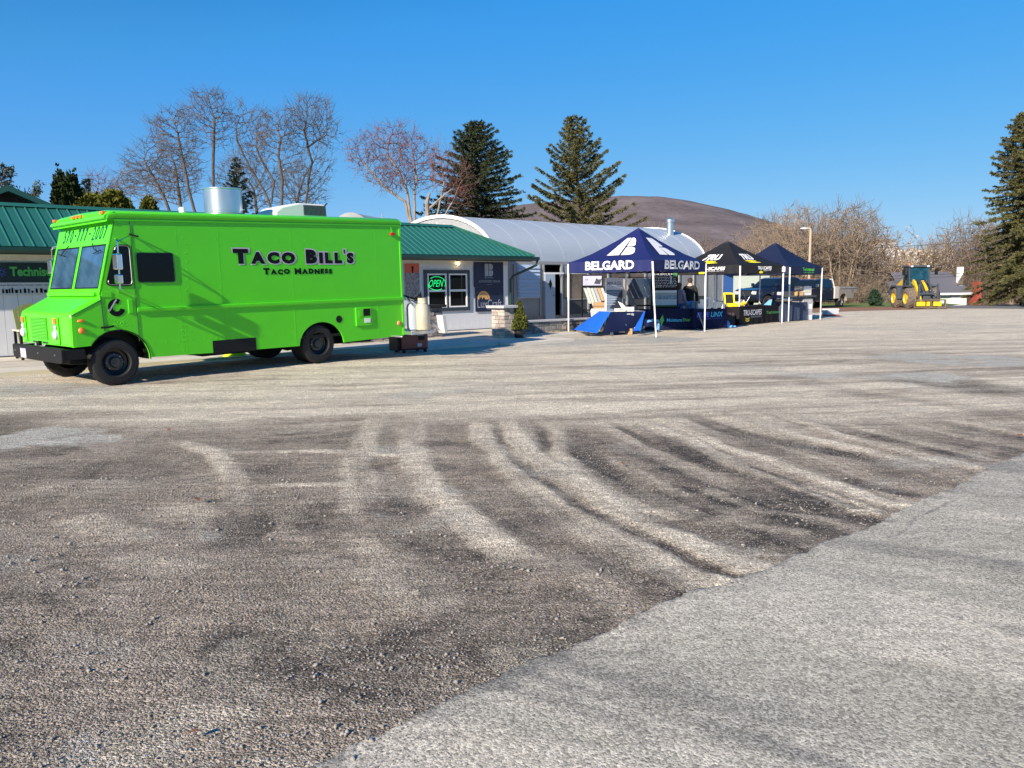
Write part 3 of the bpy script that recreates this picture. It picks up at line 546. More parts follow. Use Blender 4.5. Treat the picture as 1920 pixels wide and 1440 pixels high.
def panel(s0, s1, back=False, m='roof_green'):
    mb = MB(); ribs = 3
    def tt(s): return TR if s < S1-2.1 else max(-.6, S1-.6-s)
    def P(s, t, dz=0.): 
        z = roofz(t)+dz
        return (s, t if not back else 2*TR-t, z)
    br = [s0]+([S1-2.1] if s0 < S1-2.1 < s1 else [])+[s1]
    for a, b in zip(br[:-1], br[1:]):
        lo = [(a, -.6), (b, -.6)]; hi = [(b, tt(b)), (a, tt(a))]
        for dz in (0, -.03): mb.add([P(x, t, dz) for x, t in lo+hi], [(0, 1, 2, 3)])
    n = int(round((s1-s0)/.23))
    for i in range(n):
        x = s0+.23*(i+.1)
        if tt(x+.02) > -.5:
            te = tt(x+.02)
            mb.add([P(x-.022, -.61), P(x+.022, -.61), P(x+.022, te), P(x-.022, te), P(x-.010, -.61, .024), P(x+.010, -.61, .024), P(x+.010, te, .024), P(x-.010, te, .024)],
                   [(0, 4, 7, 3), (4, 5, 6, 7), (5, 1, 2, 6), (0, 1, 5, 4), (3, 7, 6, 2)])
    return mb.out('roof_panel', m, shop, False)
x = -7.; proto = None
while x < S1-.05:
    e = min(x+.69, S1)
    if e <= S1-2.1:
        if proto is None: proto = panel(0, .69); proto.location = (x, 0, 0)
        else:
            o = proto.copy(); col.objects.link(o); o.location = (x, 0, 0)
    else: panel(x, e)
    x = e
MB().add([(-7, TR, ZR), (S1-2.1, TR, ZR), (S1, 3.6, ZE), (-7, 3.6, ZE)], [(0, 1, 2, 3)]).add([(S1-2.1, TR, ZR-.001), (S1, -.6, ZE-.001), (S1, 3.6, ZE-.001)], [(0, 1, 2)]).out('back_roof', 'roof_green', shop, False)
MB().prism([(TR-.16, ZR-.045), (TR, ZR+.05), (TR+.16, ZR-.045)], -7, S1-2.05, axis='x').out('ridge_cap', 'roof_green', shop, False)
hp = MB(); hp.tube([(S1-2.1, TR, ZR+.02), (S1, -.6, ZE+.02)], .05, 6); hp.tube([(S1-2.1, TR, ZR+.02), (S1, 3.6, ZE+.02)], .05, 6); hp.out('hip_cap', 'roof_green', shop, False)
MB().box(-7, S1-.1, -.56, -.53, 2.42, 2.585).out('fascia', 'gutter', shop, False)
MB().prism([(-.57, 2.58), (-.57, 2.47), (-.66, 2.44), (-.72, 2.5), (-.72, 2.58), (-.70, 2.58), (-.69, 2.51), (-.66, 2.47), (-.59, 2.49), (-.59, 2.58)], -7, S1+.12, axis='x').out('gutter', 'gutter', shop, False)
MB().tube([(S1+.06, -.65, 2.46), (S1+.05, -.62, 2.3), (14.5, -.1, 1.92), (14.42, -.06, 1.8), (14.42, -.06, .15)], .045, 8).out('downspout', 'gutter', shop, False, smooth=True)
# window pair
def bw(x, y, t=0): q = BF.ht(x, y, t); return q[0], q[2]
def w3(x, y): return 730+x/4.8, 380+y/4.8
a = bw(*w3(305, 605)); b = bw(*w3(722, 968))
s0, s1_, z0, z1_ = a[0], b[0], b[1], a[1]
win = MB(); fw = .12
win.box(s0, s1_, -.05, 0., z1_-fw, z1_).box(s0, s1_, -.05, 0., z0, z0+fw).box(s0, s0+fw, -.05, 0., z0+fw, z1_-fw).box(s1_-fw, s1_, -.05, 0., z0+fw, z1_-fw)
sm = (s0+s1_)/2; win.box(sm-.05, sm+.05, -.05, 0, z0+fw, z1_-fw)
W_ = win.out('window_trim', 'trim_dark', shop, False)
for (u0, u1) in ((s0+fw, sm-.05), (sm+.05, s1_-fw)):
    wn = MB(); t0 = -.045; zm = (z0+z1_)/2; q = .045
    wn.box(u0, u1, -.06, -.006, z1_-fw-q, z1_-fw).box(u0, u1, -.06, -.006, z0+fw, z0+fw+q).box(u0, u0+q, -.06, -.006, z0+fw+q, z1_-fw-q).box(u1-q, u1, -.06, -.006, z0+fw+q, z1_-fw-q).box(u0+q, u1-q, -.065, -.006, zm-.035, zm+.035)
    sash = wn.out('window_sash', 'white', shop, False)
    for (c0, c1) in ((z0+fw+q, zm-.035), (zm+.035, z1_-fw-q)): MB().box(u0+q, u1-q, -.022, -.004, c0, c1).out('pane', 'glass_dark', sash, False)
sg = thing('neon_open_sign', 'lit green neon OPEN sign in the upper left pane of the shop window', 'sign', BF.o, BF.rot())
o0 = bw(*w3(342, 758)); o1 = bw(*w3(470, 695)); u = o1[0]-o0[0]
text('lettering', 'OPEN', 'neon', sg, (o0[0], -.075, o0[1]), (u, 0, 0), (0.03, 0, o1[1]-o0[1]), False, bold=.0, shear=.25)
ce = ((o0[0]+o1[0])/2+.03, (o0[1]+o1[1])/2)
for (a0, a1) in ((-.5, 2.3), (3.3, 5.3)):
    MB().tube([(ce[0]+.36*math.cos(a0+(a1-a0)*i/20), -.08, ce[1]+.215*math.sin(a0+(a1-a0)*i/20)) for i in range(21)], .009, 6).out('neon_tube', 'neon', sg, False)
lampo = thing('porch_light', 'small round lit bulb under the eave of the shop', 'lamp', BF.p(12.09, -.1, 2.37), BF.rot())
MB().ell((0, 0, -.02), (.045, .045, .055)).out('bulb', 'bulb', lampo, False, smooth=True); MB().lathe([(.05, .03), (.05, .11), (.02, .12)], 12, axis='z').out('socket', 'trim_dark', lampo, False)
# wall signs
def wallsign(name, label, p0, p1, m, t=-.03, th=.02, cat='sign'):
    o = thing(name, label, cat, BF.o, BF.rot()); a = bw(*p0); b = bw(*p1)
    MB().box(a[0], b[0], t-th, t-.001, b[1], a[1]).out('board', m, o, False)
    return o, a, b, t-th-.004
o, a, b, t = wallsign('dealer_sign', 'navy dealer sign with big letter B hanging on shop wall right of window', w3(752, 533), w3(1019, 757), 'sign_navy')
wd, ht_ = b[0]-a[0], a[1]-b[1]
def B_logo(mb, mapf):
    # block letter B in three slabs; mapf(u,v) with u,v in 0..1
    def rp(pts): mb.add([mapf(u, v) for u, v in pts], [tuple(range(len(pts)))])
    def arc(cx, cy, rx, ry, a0, a1, n=6): return [(cx+rx*math.cos(a0+(a1-a0)*i/n), cy+ry*math.sin(a0+(a1-a0)*i/n)) for i in range(n+1)]
    rp([(0, 0), (.45, 0), (.45, 1), (0, 1)])
    rp([(.52, .53), (.78, .53)]+arc(.78, .63, .2, .1, -1.57, 0)+arc(.72, .80, .26, .2, 0, 1.57)+[(.52, 1)])
    rp([(.52, 0)]+arc(.75, .2, .25, .2, -1.57, 0)+arc(.80, .38, .2, .1, 0, 1.57)+[(.52, .48)])
mb = MB(); B_logo(mb, lambda u, v: (a[0]+wd*(.36+.28*u), t, b[1]+ht_*(.43+.5*v))); mb.out('emblem', 'text_grey', o, False)
text('lettering', 'BELGARD', 'text_grey', o, (a[0]+wd*.36, t, b[1]+ht_*.35), (wd*.28, 0, 0), (0, 0, ht_*.045), False)
text('lettering', 'AUTHORIZED DEALER', 'text_grey', o, (a[0]+wd*.15, t, b[1]+ht_*.18), (wd*.74, 0, 0), (0, 0, ht_*.09), False)
text('lettering', 'belgard.com', 'text_grey', o, (a[0]+wd*.42, t, b[1]+ht_*.08), (wd*.2, 0, 0), (0, 0, ht_*.035), False)
o, a, b, t = wallsign('craft_sign', 'navy furniture sign with orange mountain arch on shop wall below the B sign', w3(766, 762), w3(1022, 973), 'sign_navy', -.028)
wd, ht_ = b[0]-a[0], a[1]-b[1]
mb = MB(); cx_, cz_ = a[0]+wd*.28, b[1]+ht_*.5; ro, ri = wd*.22, wd*.165; n = 20
mb.add([(cx_+r_*math.cos(math.pi*i/n), t, cz_+r_*1.05*math.sin(math.pi*i/n)) for r_ in (ro, ri) for i in range(n+1)], [(i, i+1, n+2+i, n+1+i) for i in range(n)])
mb.add([(cx_-ri, t, cz_), (cx_-ri*.5, t, cz_+ri*.55), (cx_-ri*.25, t, cz_+.0), (cx_+ri*.1, t, cz_+ri*.5), (cx_+ri*.35, t, cz_), (cx_+ri, t, cz_), (cx_+ri*.7, t, cz_+ri*.75), (cx_, t, cz_+ri*1.02), (cx_-ri*.7, t, cz_+ri*.75)], [(0, 1, 2, 3, 4, 5, 6, 7, 8)])
mb.out('emblem', 'gold', o, False)
text('lettering', 'LuxCraft', 'text_grey', o, (a[0]+wd*.06, t-.004, b[1]+ht_*.16), (wd*.86, 0, 0), (0, 0, ht_*.33), False)
text('lettering', 'FURNITURE', 'text_grey', o, (a[0]+wd*.4, t-.004, b[1]+ht_*.08), (wd*.3, 0, 0), (0, 0, ht_*.04), False)
# Techniseal boards at far left
o = thing('sealer_sign', 'black sign with big green Techniseal lettering on shop wall left of the truck cab', 'sign', BF.o, BF.rot())
a = BF.ht(0, 492, 0); b = BF.ht(104, 527, 0); zt, zb = a[2], b[2]-.02; sA, sB = a[0]-.12, 1.75
MB().box(sA, sB, -.05, -.03, zb, zt).out('board', 'sign_dark', o, False)
l0 = BF.ht(19, 517.5, -.05); l1 = BF.ht(100, 500, -.05)
text('lettering', 'Techniseal', 'text_green', o, (l0[0], -.055, l0[2]-.005), ((l1[0]-l0[0])*1.10, 0, 0), (0, 0, l1[2]-l0[2]), False, bold=.035)
mb = MB()
for i in range(8):
    for q in (.045, .085): mb.ell((l0[0]-.16+q*math.cos(i*.785+q*9), -.055, (zt+zb)/2+q*math.sin(i*.785+q*9)), (.011, .003, .011), 6, 4)
mb.out('emblem', 'text_blue', o, False)
o2 = thing('product_board', 'pale grey product board with row of small pictures under the green lettered sign', 'sign', BF.o, BF.rot())
zb2 = BF.ht(5, 553, 0)[2]; MB().box(sA, sB, -.045, -.03, zb2, zb-.012).out('board', 'sign_grey', o2, False)
l0 = BF.ht(1, 534, -.05); l1 = BF.ht(97, 531, -.05)
text('lettering', 'ING PRODUCTS | PAVER CARE | ADHESIVES | CLEANERS', 'text_black', o2, (l0[0], -.049, zb-.012-.085), (1.5, 0, 0), (0, 0, .042), False, bold=.01)
mb = MB(); rr_ = random.Random(3); x = l0[0]+.02
for i in range(15):
    w_ = rr_.uniform(.03, .065); h_ = rr_.uniform(.05, .11); q = zb-.25
    mb.box(x, x+w_, -.051, -.046, q, q+h_); 
    if i % 3 == 0: mb.box(x+w_*.3, x+w_*.7, -.051, -.046, q+h_, q+h_+.02)
    x += w_+rr_.uniform(.012, .05)
mb.out('product_pictures', 'text_black', o2, False)
o = thing('collage_poster', 'orange headed poster with dark collage on shop wall beside the truck tail', 'poster', BF.o, BF.rot())
a = bw(*w3(133, 548)); b = bw(*w3(262, 630)); c = bw(*w3(262, 862))
MB().box(a[0], b[0], -.05, -.03, b[1], a[1]).out('header', 'orange_print', o, False); MB().box(a[0], b[0], -.05, -.03, c[1], b[1]-.004).out('board', 'collage', o, False)
MB().add([(a[0]+.24, -.055, a[1]-.08), (a[0]+.32, -.055, a[1]-.08), (a[0]+.30, -.055, a[1]-.3), (a[0]+.26, -.055, a[1]-.3)], [(0, 1, 2, 3)]).out('emblem', 'text_black', o, False)
# second building with dark gable, upper left
gb = thing('gable_building', 'taller brown building with dark green gable roof behind the left of the shop', 'building', BF.o, BF.rot())
ap = BF.ht(15, 347, 5.); er = BF.ht(122, 393, 5.); sl_ = (ap[2]-er[2])/(er[0]-ap[0]); L_ = 4.5
zs = lambda s: ap[2]-sl_*abs(s-ap[0])
MB().prism([(ap[0]-L_, 0), (ap[0]+L_, 0), (ap[0]+L_, zs(ap[0]+L_)-.1), (ap[0], ap[2]-.1), (ap[0]-L_, zs(ap[0]-L_)-.1)], 5.5, 14).out('wall', 'gable_brown', gb, False)
for sg_ in (-1, 1):
    e = ap[0]+sg_*(L_+.4)
    mb = MB().add([(ap[0], t, ap[2]+dz) for t in (5., 14.3) for dz in (0, -.16)]+[(e, t, zs(e)+dz) for t in (5., 14.3) for dz in (0, -.16)], [(0, 2, 6, 4), (1, 5, 7, 3), (0, 4, 5, 1), (2, 3, 7, 6), (4, 6, 7, 5)])
    mb.out('roof_slope', 'roof_green2', gb, False)

# ------------------------------------------------------------------ HOOP HOUSE
hh = thing('hoop_house', 'long hoop house with pale translucent curved roof right of the shop', 'greenhouse', BF.o, BF.rot())
HS0, HS1, HT0, HT1, HZ, HC = 14.62, 27.6, 1.0, 8.4, 2.5, 4.36
def arch(k, e=0.): 
    a = math.pi*(1-k); return (HT0+HT1)/2+((HT1-HT0)/2+e)*math.cos(a), HZ+(HC-HZ+e)*math.sin(a)
NK = 20
def strip(s0, s1, e=0.):
    mb = MB(); P = [arch(i/NK, e) for i in range(NK+1)]
    mb.add([(s, t, z) for s in (s0, s1) for t, z in P], [(i, i+1, NK+2+i, NK+1+i) for i in range(NK)]); return mb
n = 11; dw = (HS1-HS0)/n; pr = None
for i in range(n):
    if pr is None:
        pr = strip(HS0, HS0+dw).out('roof_sheet', 'poly_sheet', hh, False, smooth=True)
    else:
        o = pr.copy(); col.objects.link(o); o.location = (dw*i, 0, 0)
for i in range(n+1):
    MB().tube([(HS0+dw*i, *arch(k/NK, -.002)) for k in range(NK+1)], .007, 5).out('hoop', 'poly_sheet' if 0 < i < n else 'arch_white', hh, False, smooth=True)
for s in (HS0, HS1):
    mb = MB(); P0 = [arch(k/NK, .05) for k in range(NK+1)]; P1 = [arch(k/NK, -.085) for k in range(NK+1)]
    mb.add([(s-.03, t, z) for t, z in P0+P1]+[(s+.03, t, z) for t, z in P0+P1], [f for i in range(NK) for f in ((i, i+1, NK+2+i, NK+1+i), (2*NK+2+i, 3*NK+3+i, 3*NK+4+i, 2*NK+3+i), (i, 2*NK+2+i, 2*NK+3+i, i+1), (NK+1+i, NK+2+i, 3*NK+4+i, 3*NK+3+i))])
    mb.out('end_arch', 'arch_white', hh, False)
    MB().add([(s, t, z) for t, z in [(HT0, .05)]+[arch(k/NK, -.12) for k in range(NK+1)]+[(HT1, .05)]], [tuple(range(NK+3))]).out('end_wall', 'deck_grey' if s == HS0 else 'poly_panel', hh, False)
mb = MB()
for i in range(14):
    t = HT0+.5+i*.5; mb.box(HS0-.04, HS0-.002, t, t+.03, 2.4, arch((t-HT0)/(HT1-HT0))[1]-.25 if 0 < t-HT0 < 7 else 2.5)
mb.out('end_wall_battens', 'arch_white', hh, False)
MB().box(HS0, HS1, HT0-.05, HT0+.03, 2.38, 2.5).out('eave_rail', 'post_grey', hh, False)
MB().box(HS0, 28.9, HT0-.02, HT0+.04, .02, .42).out('sill_wall', 'block_grey', hh, False)
def hw(x, y): q = BF.ht(x, y, HT0); return q[0], q[2]
def rc(name, p0, p1, m, t=-.04, th=.03, parent=hh, **k):
    a, b = hw(*p0), hw(*p1); return MB().box(a[0], b[0], HT0+t-th, HT0+t, b[1], a[1]).out(name, m, parent, False, **k), a, b
z4 = lambda x, y: (880+x/7.579, 470+y/7.579)
# wall panels between posts
posts = [14.66, 15.5, 16.8, 17.0, 17.98, 18.35, 19.5, 20.7, 21.9, 23.1, 24.3, 25.5, 26.6, 27.55]
for i, s in enumerate(posts): MB().box(s-.04, s+.04, HT0-.07, HT0+.02, .42, 2.38).out('post', 'post_grey' if i not in (4, 6, 9) else 'alu', hh, False)
for i, (s, e) in enumerate(zip(posts[:-1], posts[1:])):
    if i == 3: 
        MB().box(s-.5, e+2.6, HT0+.6, HT0+.62, .05, 2.37).out('interior_shade_panel', 'black', hh, False); continue  # black sheet painted in for the unlit inside behind the doorway
    MB().box(s+.04, e-.04, HT0-.02, HT0, .42, 1.0).out('lower_panel', 'poly_panel' if i < 5 else 'dark_grey', hh, False)
    MB().box(s+.04, e-.04, HT0-.02, HT0, 1.04, 2.02).out('side_window', 'poly_panel' if i in (0, 1, 2) or i > 8 else 'win_brown', hh, False)
    MB().box(s+.04, e-.04, HT0-.03, HT0+.01, 2.02, 2.38).out('head_panel', 'offwhite' if i > 4 else 'poly_panel', hh, False)
    MB().box(s+.04, e-.04, HT0-.05, HT0+.01, 1.0, 1.04).out('mid_rail', 'post_grey', hh, False)
a, b = hw(*z4(668, 195)), hw(*z4(990, 668))
fr = MB().box(a[0], b[0], HT0-.06, HT0-.03, b[1], a[1]).out('louver_frame', 'louver', hh, False)
for i in range(9):
    z = b[1]+.03+(a[1]-b[1]-.06)*i/9; MB().prism([(HT0-.065, z), (HT0-.12, z+.015), (HT0-.07, z+(a[1]-b[1])/9-.01), (HT0-.062, z+(a[1]-b[1])/9-.01)], a[0]+.03, b[0]-.03, axis='x').out('slat', 'louver', fr, False)
a, b = hw(*z4(1048, 335)), hw(*z4(1192, 968))
dr = MB().box(a[0], b[0], HT0-.12, HT0-.075, b[1], a[1]).out('door', 'door_blue', hh, False)
mx_, mz_ = (a[0]+b[0])/2-.0, a[1]-(a[1]-b[1])*.22
MB().add([(mx_, HT0-.126, mz_+.2), (mx_+.1, HT0-.126, mz_), (mx_, HT0-.126, mz_-.2), (mx_-.1, HT0-.126, mz_)], [(0, 1, 2, 3)]).out('diamond_pane', 'glass_dark', dr, False)
MB().box(a[0]-.02, b[0]+.5, HT0-.1, HT0-.08, a[1], a[1]+.07).out('door_head', 'white', hh, False)
MB().tube([(b[0]-.08, HT0-.13, 1.2), (b[0]-.08, HT0-.17, 1.2), (b[0]-.18, HT0-.17, 1.2)], .012, 6).out('handle', 'black', dr, False)
MB().lathe([(.17, 3.6), (.17, 4.45), (.22, 4.47), (.22, 4.6), (.03, 4.68)], 16, (26.6, 2.35, 0), 'z').out('flue', 'galv', hh, False, smooth=True)
# pale shed far behind the pickups
q0, q1 = D(1366, 560, 62.), D(1442, 560, 62.); zt_ = D(1400, 513, 62.)[2]
sh = thing('pale_shed', 'pale grey green low shed glimpsed over the pickups behind the black tent', 'shed', (q0[0], 62, -.3))
MB().box(0, q1[0]-q0[0], 0, 4, 0, zt_+.3).out('wall', 'deck_sage', sh, False); MB().box(-.2, q1[0]-q0[0]+.2, -.3, 4.2, zt_+.3, zt_+.42).out('roof', 'post_grey', sh, False)
for i, s in enumerate((28.3, 29.0, 29.7)):
    MB().box(s-.66, s-.04, HT0-.02, HT0, .42, 2.02).out('side_window', 'poly_panel', hh, False); MB().box(s-.04, s+.04, HT0-.07, HT0+.02, .02, 2.38).out('post', 'alu', hh, False); MB().box(s-.66, s-.04, HT0-.03, HT0+.01, 2.02, 2.38).out('head_panel', 'offwhite', hh, False)
# far hoop roof poking above the truck
h2 = thing('far_hoop_house', 'second hoop roof just showing above the food truck roof', 'greenhouse', (0, 0, 0))
c = D(657, 411, 30.); mb = MB(); P = [(c[0]-.95+1.9*i/16, 30, c[2]-.35+.6*math.sin(math.pi*i/16)) for i in range(17)]
q = BF.ex*9; mb.add([tuple(p) for p in P]+[(p[0]+q[0]*.3, p[1]+8, p[2]) for p in P], [(i, i+1, 18+i, 17+i) for i in range(16)]); mb.out('roof_sheet', 'poly_sheet', h2, smooth=True)
MB().add(P+[(P[-1][0], 30.01, 0.), (P[0][0], 30.01, 0.)], [tuple(range(19))]).out('end_wall', 'poly_panel', h2)
an = thing('roof_antenna', 'thin cross shaped antenna above the truck tail', 'antenna', D(716, 408, 27.))
p = D(716, 400, 27.); MB().tube([(p[0], p[1], 2.5), tuple(p)], .015, 5).out('mast', 'steel', an); MB().tube([D(700, 408.5, 27.), D(733, 410, 27.)], .015, 5).out('crossbar', 'steel', an)

# ------------------------------------------------------------------ STONE PIERS AND LOW WALLS
def block(mb, x0, x1, y0, y1, z0, z1, r_, j=.008):
    V = [(x+r_.uniform(-j, j), y+r_.uniform(-j, j), z+r_.uniform(-j, j)*.5) for z in (z0, z1) for y in (y0, y1) for x in (x0, x1)]
    mb.add(V, [(0, 2, 3, 1), (4, 5, 7, 6), (0, 1, 5, 4), (2, 6, 7, 3), (0, 4, 6, 2), (1, 3, 7, 5)])
def pier(name, label, fr_, w_, h_, mats, capm, cw, rh=.11):
    r_ = random.Random(hash(name) % 97 if False else len(label)); o = thing(name, label, 'pillar', fr_.o, fr_.rot())
    MB().box(.015, w_-.015, .015, w_-.015, -.05, h_-.005).out('core', 'mortar', o, False)
    n = int(h_/rh); rh = h_/n
    for k in range(n):
        for side in range(4):
            cuts = [0, .36, .70, 1] if k % 2 else [0, .5, 1]
            for c0, c1 in zip(cuts[:-1], cuts[1:]):
                mb = MB(); a, b = c0*w_+.005, c1*w_-.005; z0, z1 = k*rh+.005, (k+1)*rh-.004; d = r_.uniform(.0, .014)
                if side == 0: block(mb, a, b, -d, .1, z0, z1, r_, .004)
                elif side == 1: block(mb, -d, .1, a, b, z0, z1, r_, .004)
                elif side == 2: block(mb, a, b, w_-.1, w_+d, z0, z1, r_, .004)
                else: block(mb, w_-.1, w_+d, a, b, z0, z1, r_, .004)
                mb.out('stone_block', r_.choice(mats), o, False, bevel=.006)
    MB().box(-cw, w_+cw, -cw, w_+cw, h_, h_+.08).out('cap', capm, o, False, bevel=.012)
    return o
pier('stone_pier', 'tan block pier with wide flat cap beside the potted evergreen', Frame(BF.p(10.98, -3.69, .03), BF.yaw), .57, .90, ['block_light', 'block_light', 'block_pink'], 'cap_stone', .12)
q = G(806, 640); pier('stone_pier', 'dark stone pier with black cap partly hidden by the gas bottles', Frame((q[0]-.1, q[1], 0.02), BF.yaw), .6, .98, ['block_grey', 'block_pink', 'block_grey2'], 'black_rough', .1)
def lowwall(name, label, fr_, L, h_, th, seed):
    r_ = random.Random(seed); o = thing(name, label, 'wall', fr_.o, fr_.rot())
    MB().box(.02, L-.02, .02, th-.02, -.1, h_-.005).out('core', 'mortar', o, False)
    rows = max(2, int(h_/.12)); rh = h_/rows
    for k in range(rows):
        x = 0
        while x < L-.02:
            w_ = min(r_.uniform(.16, .36), L-x)
            if L-x-w_ < .08: w_ = L-x
            mb = MB(); block(mb, x+.006, x+w_-.006, -r_.uniform(0, .025), th*.6, k*rh+.005, (k+1)*rh-.005, r_, .009)
            mb.out('stone_block', r_.choice(['block_grey', 'block_grey', 'block_grey2', 'block_pink']), o, False, bevel=.01); x += w_
    x = 0
    while x < L-.01:
        w_ = min(.9, L-x); MB().box(x+.004, x+w_-.004, -.06, th+.06, h_, h_+.06).out('cap_stone', 'cap_stone', o, False, bevel=.01); x += w_
lowwall('low_stone_wall', 'low grey stone wall with flat cap running behind the navy tent', Frame(BF.p(11.75, -2.75, .0), BF.yaw), 9.5, .42, .32, 5)
a, b = G(640, 652), G(752, 645); yw = math.atan2(b[1]-a[1], b[0]-a[0]); lowwall('low_stone_wall', 'low grey stone wall seen under the tail of the food truck', Frame((a[0], a[1], 0), yw), float(np.hypot(*(b-a)[:2])), .34, .35, 8)

# ------------------------------------------------------------------ FOOD TRUCK (x towards the tail, y towards the far side, z up)
tk = thing('food_truck', 'bright green step van food truck with black TACO BILL\'S lettering on its side', 'truck', TF.o, TF.rot())
W = 2.44; GZ = lambda s: 2.85+.0147*(s-.27)
def arc2(cx, cz, r, a0, a1, n=14, rz=None): rz = rz or r; return [(cx+r*math.cos(a0+(a1-a0)*i/n), cz+rz*math.sin(a0+(a1-a0)*i/n)) for i in range(n+1)]
def T_(name, mb, m, parent=None, **k): return mb.out(name, m, parent or tk, False, **k)
FA = arc2(.18, .42, .50, R(-2), R(146)); FA = FA[::-1]           # front arch from front to rear
RA = [(3.63, .385)]+arc2(4.16, .36, .53, R(170), R(8), 16, .47)+[(4.69, .375)]
fa_body = [p for p in FA if p[0] > -.02]
def side(y0, y1):
    poly = [(.27, 2.72), (-.05, 1.52), (-.03, .90)]+fa_body+[(.70, .43), (1.80, .405)]+[(1.82, .405)]+RA+[(6.30, .41), (6.30, GZ(6.3)-.06), (.28, GZ(.27)-.06)]
    return MB().prism(poly, y0, y1)
T_('side_panel', side(0, .035), 'green', bevel=.004); T_('side_panel', side(W-.035, W), 'green', bevel=.004)
T_('rear_panel', MB().box(6.27, 6.30, .035, W-.035, .42, GZ(6.3)-.06), 'green')
T_('floor', MB().box(.6, 6.27, .035, W-.035, .52, .58).box(.75, 3.5, .035, W-.035, .43, .52).box(-.05, .6, .035, W-.035, .95, 1.), 'black')
# roof with rounded drip edge
rf = MB(); prof = [(-.02, -.09), (-.035, -.055), (-.03, -.015), (.01, .012), (.07, .03), (.3, .055), (W/2, .075), (W-.3, .055), (W-.07, .03), (W-.01, .012), (W+.03, -.015), (W+.035, -.055), (W+.02, -.09)]
V = [(s, y, GZ(s)+z-.0) for s in (.16, .2, .3, 3.3, 6.28, 6.33) for y, z in prof]; n = len(prof)
V = [(x, y, z-(.06 if x < .18 else .02 if x < .25 else 0)-(.03 if x > 6.3 else 0)) for x, y, z in V]
rf.add(V, [(i*n+j, i*n+j+1, (i+1)*n+j+1, (i+1)*n+j) for i in range(5) for j in range(n-1)]+[tuple(range(n)), tuple(5*n+j for j in range(n))])
roof = T_('roof', rf, 'green', smooth=True)
for y0 in (-.022, W+.002):
    T_('drip_rail', MB().box(.2, 6.31, y0, y0+.02, GZ(.3)-.135, GZ(.3)-.118, T=lambda x, y, z: (x, y, z+.0147*(x-.27))), 'green', roof)
    T_('rub_rail', MB().prism([(y0-.004, 1.205), (y0-.016, 1.225), (y0-.016, 1.265), (y0-.004, 1.285), (y0+.022, 1.285), (y0+.022, 1.205)], .53, 6.30, axis='x', T=lambda x, y, z: (x, y, z-.002*(x-.5))), 'green')
T_('corner_post', MB().box(6.27, 6.325, -.012, .03, .42, GZ(6.3)-.1), 'green', bevel=.01)
# front face: header, windshield frame, cowl
def fp(z): return .27-(2.72-z)*(.32/1.20)   # x of raked front plane at height z
def fbox(mb, y0, y1, z0, z1, d=.03): mb.add([(fp(z)+dx, y, z) for dx in (0, d) for z in (z0, z1) for y in (y0, y1)], [(0, 1, 3, 2), (4, 6, 7, 5), (0, 2, 6, 4), (1, 5, 7, 3), (0, 4, 5, 1), (2, 3, 7, 6)])
hd = MB(); fbox(hd, .0, W, 2.34, 2.80, .04); header = T_('header', hd, 'green', bevel=.01)
vis = MB().prism([(.29, 2.80), (.15, 2.735), (.11, 2.75), (.13, 2.80), (.29, 2.87)], -.02, W+.02); T_('roof_lip', vis, 'green', bevel=.008)
wf = MB(); zb, zt = 1.62, 2.34
fbox(wf, 0, .10, 1.52, zt); fbox(wf, W-.10, W, 1.52, zt); fbox(wf, 1.14, 1.27, 1.52, zt); fbox(wf, .1, 1.14, 1.52, zb); fbox(wf, 1.27, W-.1, 1.52, zb)
T_('windshield_frame', wf, 'green')
for (y0, y1) in ((.10, 1.14), (1.27, W-.10)):
    g = MB(); fbox(g, y0+.015, y1-.015, zb+.015, zt-.015, .008); pane = T_('windshield', g, 'glass_sky_tint')
    g = MB()
    for q in ((y0, y1, zb, zb+.02), (y0, y1, zt-.02, zt), (y0, y0+.02, zb+.02, zt-.02), (y1-.02, y1, zb+.02, zt-.02)): g.add([(fp(z)-.006+dx, y, z) for dx in (0, .02) for z in q[2:] for y in q[:2]], [(0, 1, 3, 2), (4, 6, 7, 5), (0, 2, 6, 4), (1, 5, 7, 3), (0, 4, 5, 1), (2, 3, 7, 6)])
    T_('rubber_seal', g, 'black', pane)
for y0, dy in ((.62, -.3), (1.72, .28)):
    T_('wiper', MB().tube([(fp(2.37)-.03, y0, 2.37), (fp(2.27)-.05, y0+dy*.5, 2.28), (fp(2.2)-.03, y0+dy, 2.22)], .009, 5).tube([(fp(2.2)-.03, y0+dy*1.5, 2.245), (fp(2.2)-.03, y0+dy*.35, 2.20)], .008, 5), 'black')
for i, c in enumerate('570-777-2007'):
    thin = c in '50' and i in (0, 2, 9, 10) or c == '2'
    y = 2.13-i*.168
    w_ = .125 if c != '-' else .06; h_ = .225 if c != '-' else .035; zz = 2.43 if c != '-' else 2.53
    yy_ = y-(.03 if c == '-' else 0)
    mp = lambda u, v: (fp(zz+v*h_)-.006, yy_-u*w_, zz+v*h_)
    text('phone_digit', c, 'text_teal', header, 0, 0, 0, False, bold=.0 if thin else .035, shear=.3, mapf=mp)
for y in (.12, 1.05, 1.22, 1.39, 2.32): T_('marker_lamp', MB().box(.13, .21, y-.055, y+.055, 2.80, 2.85, T=lambda x, y, z: (x, y, z+.02)), 'amber', bevel=.012)
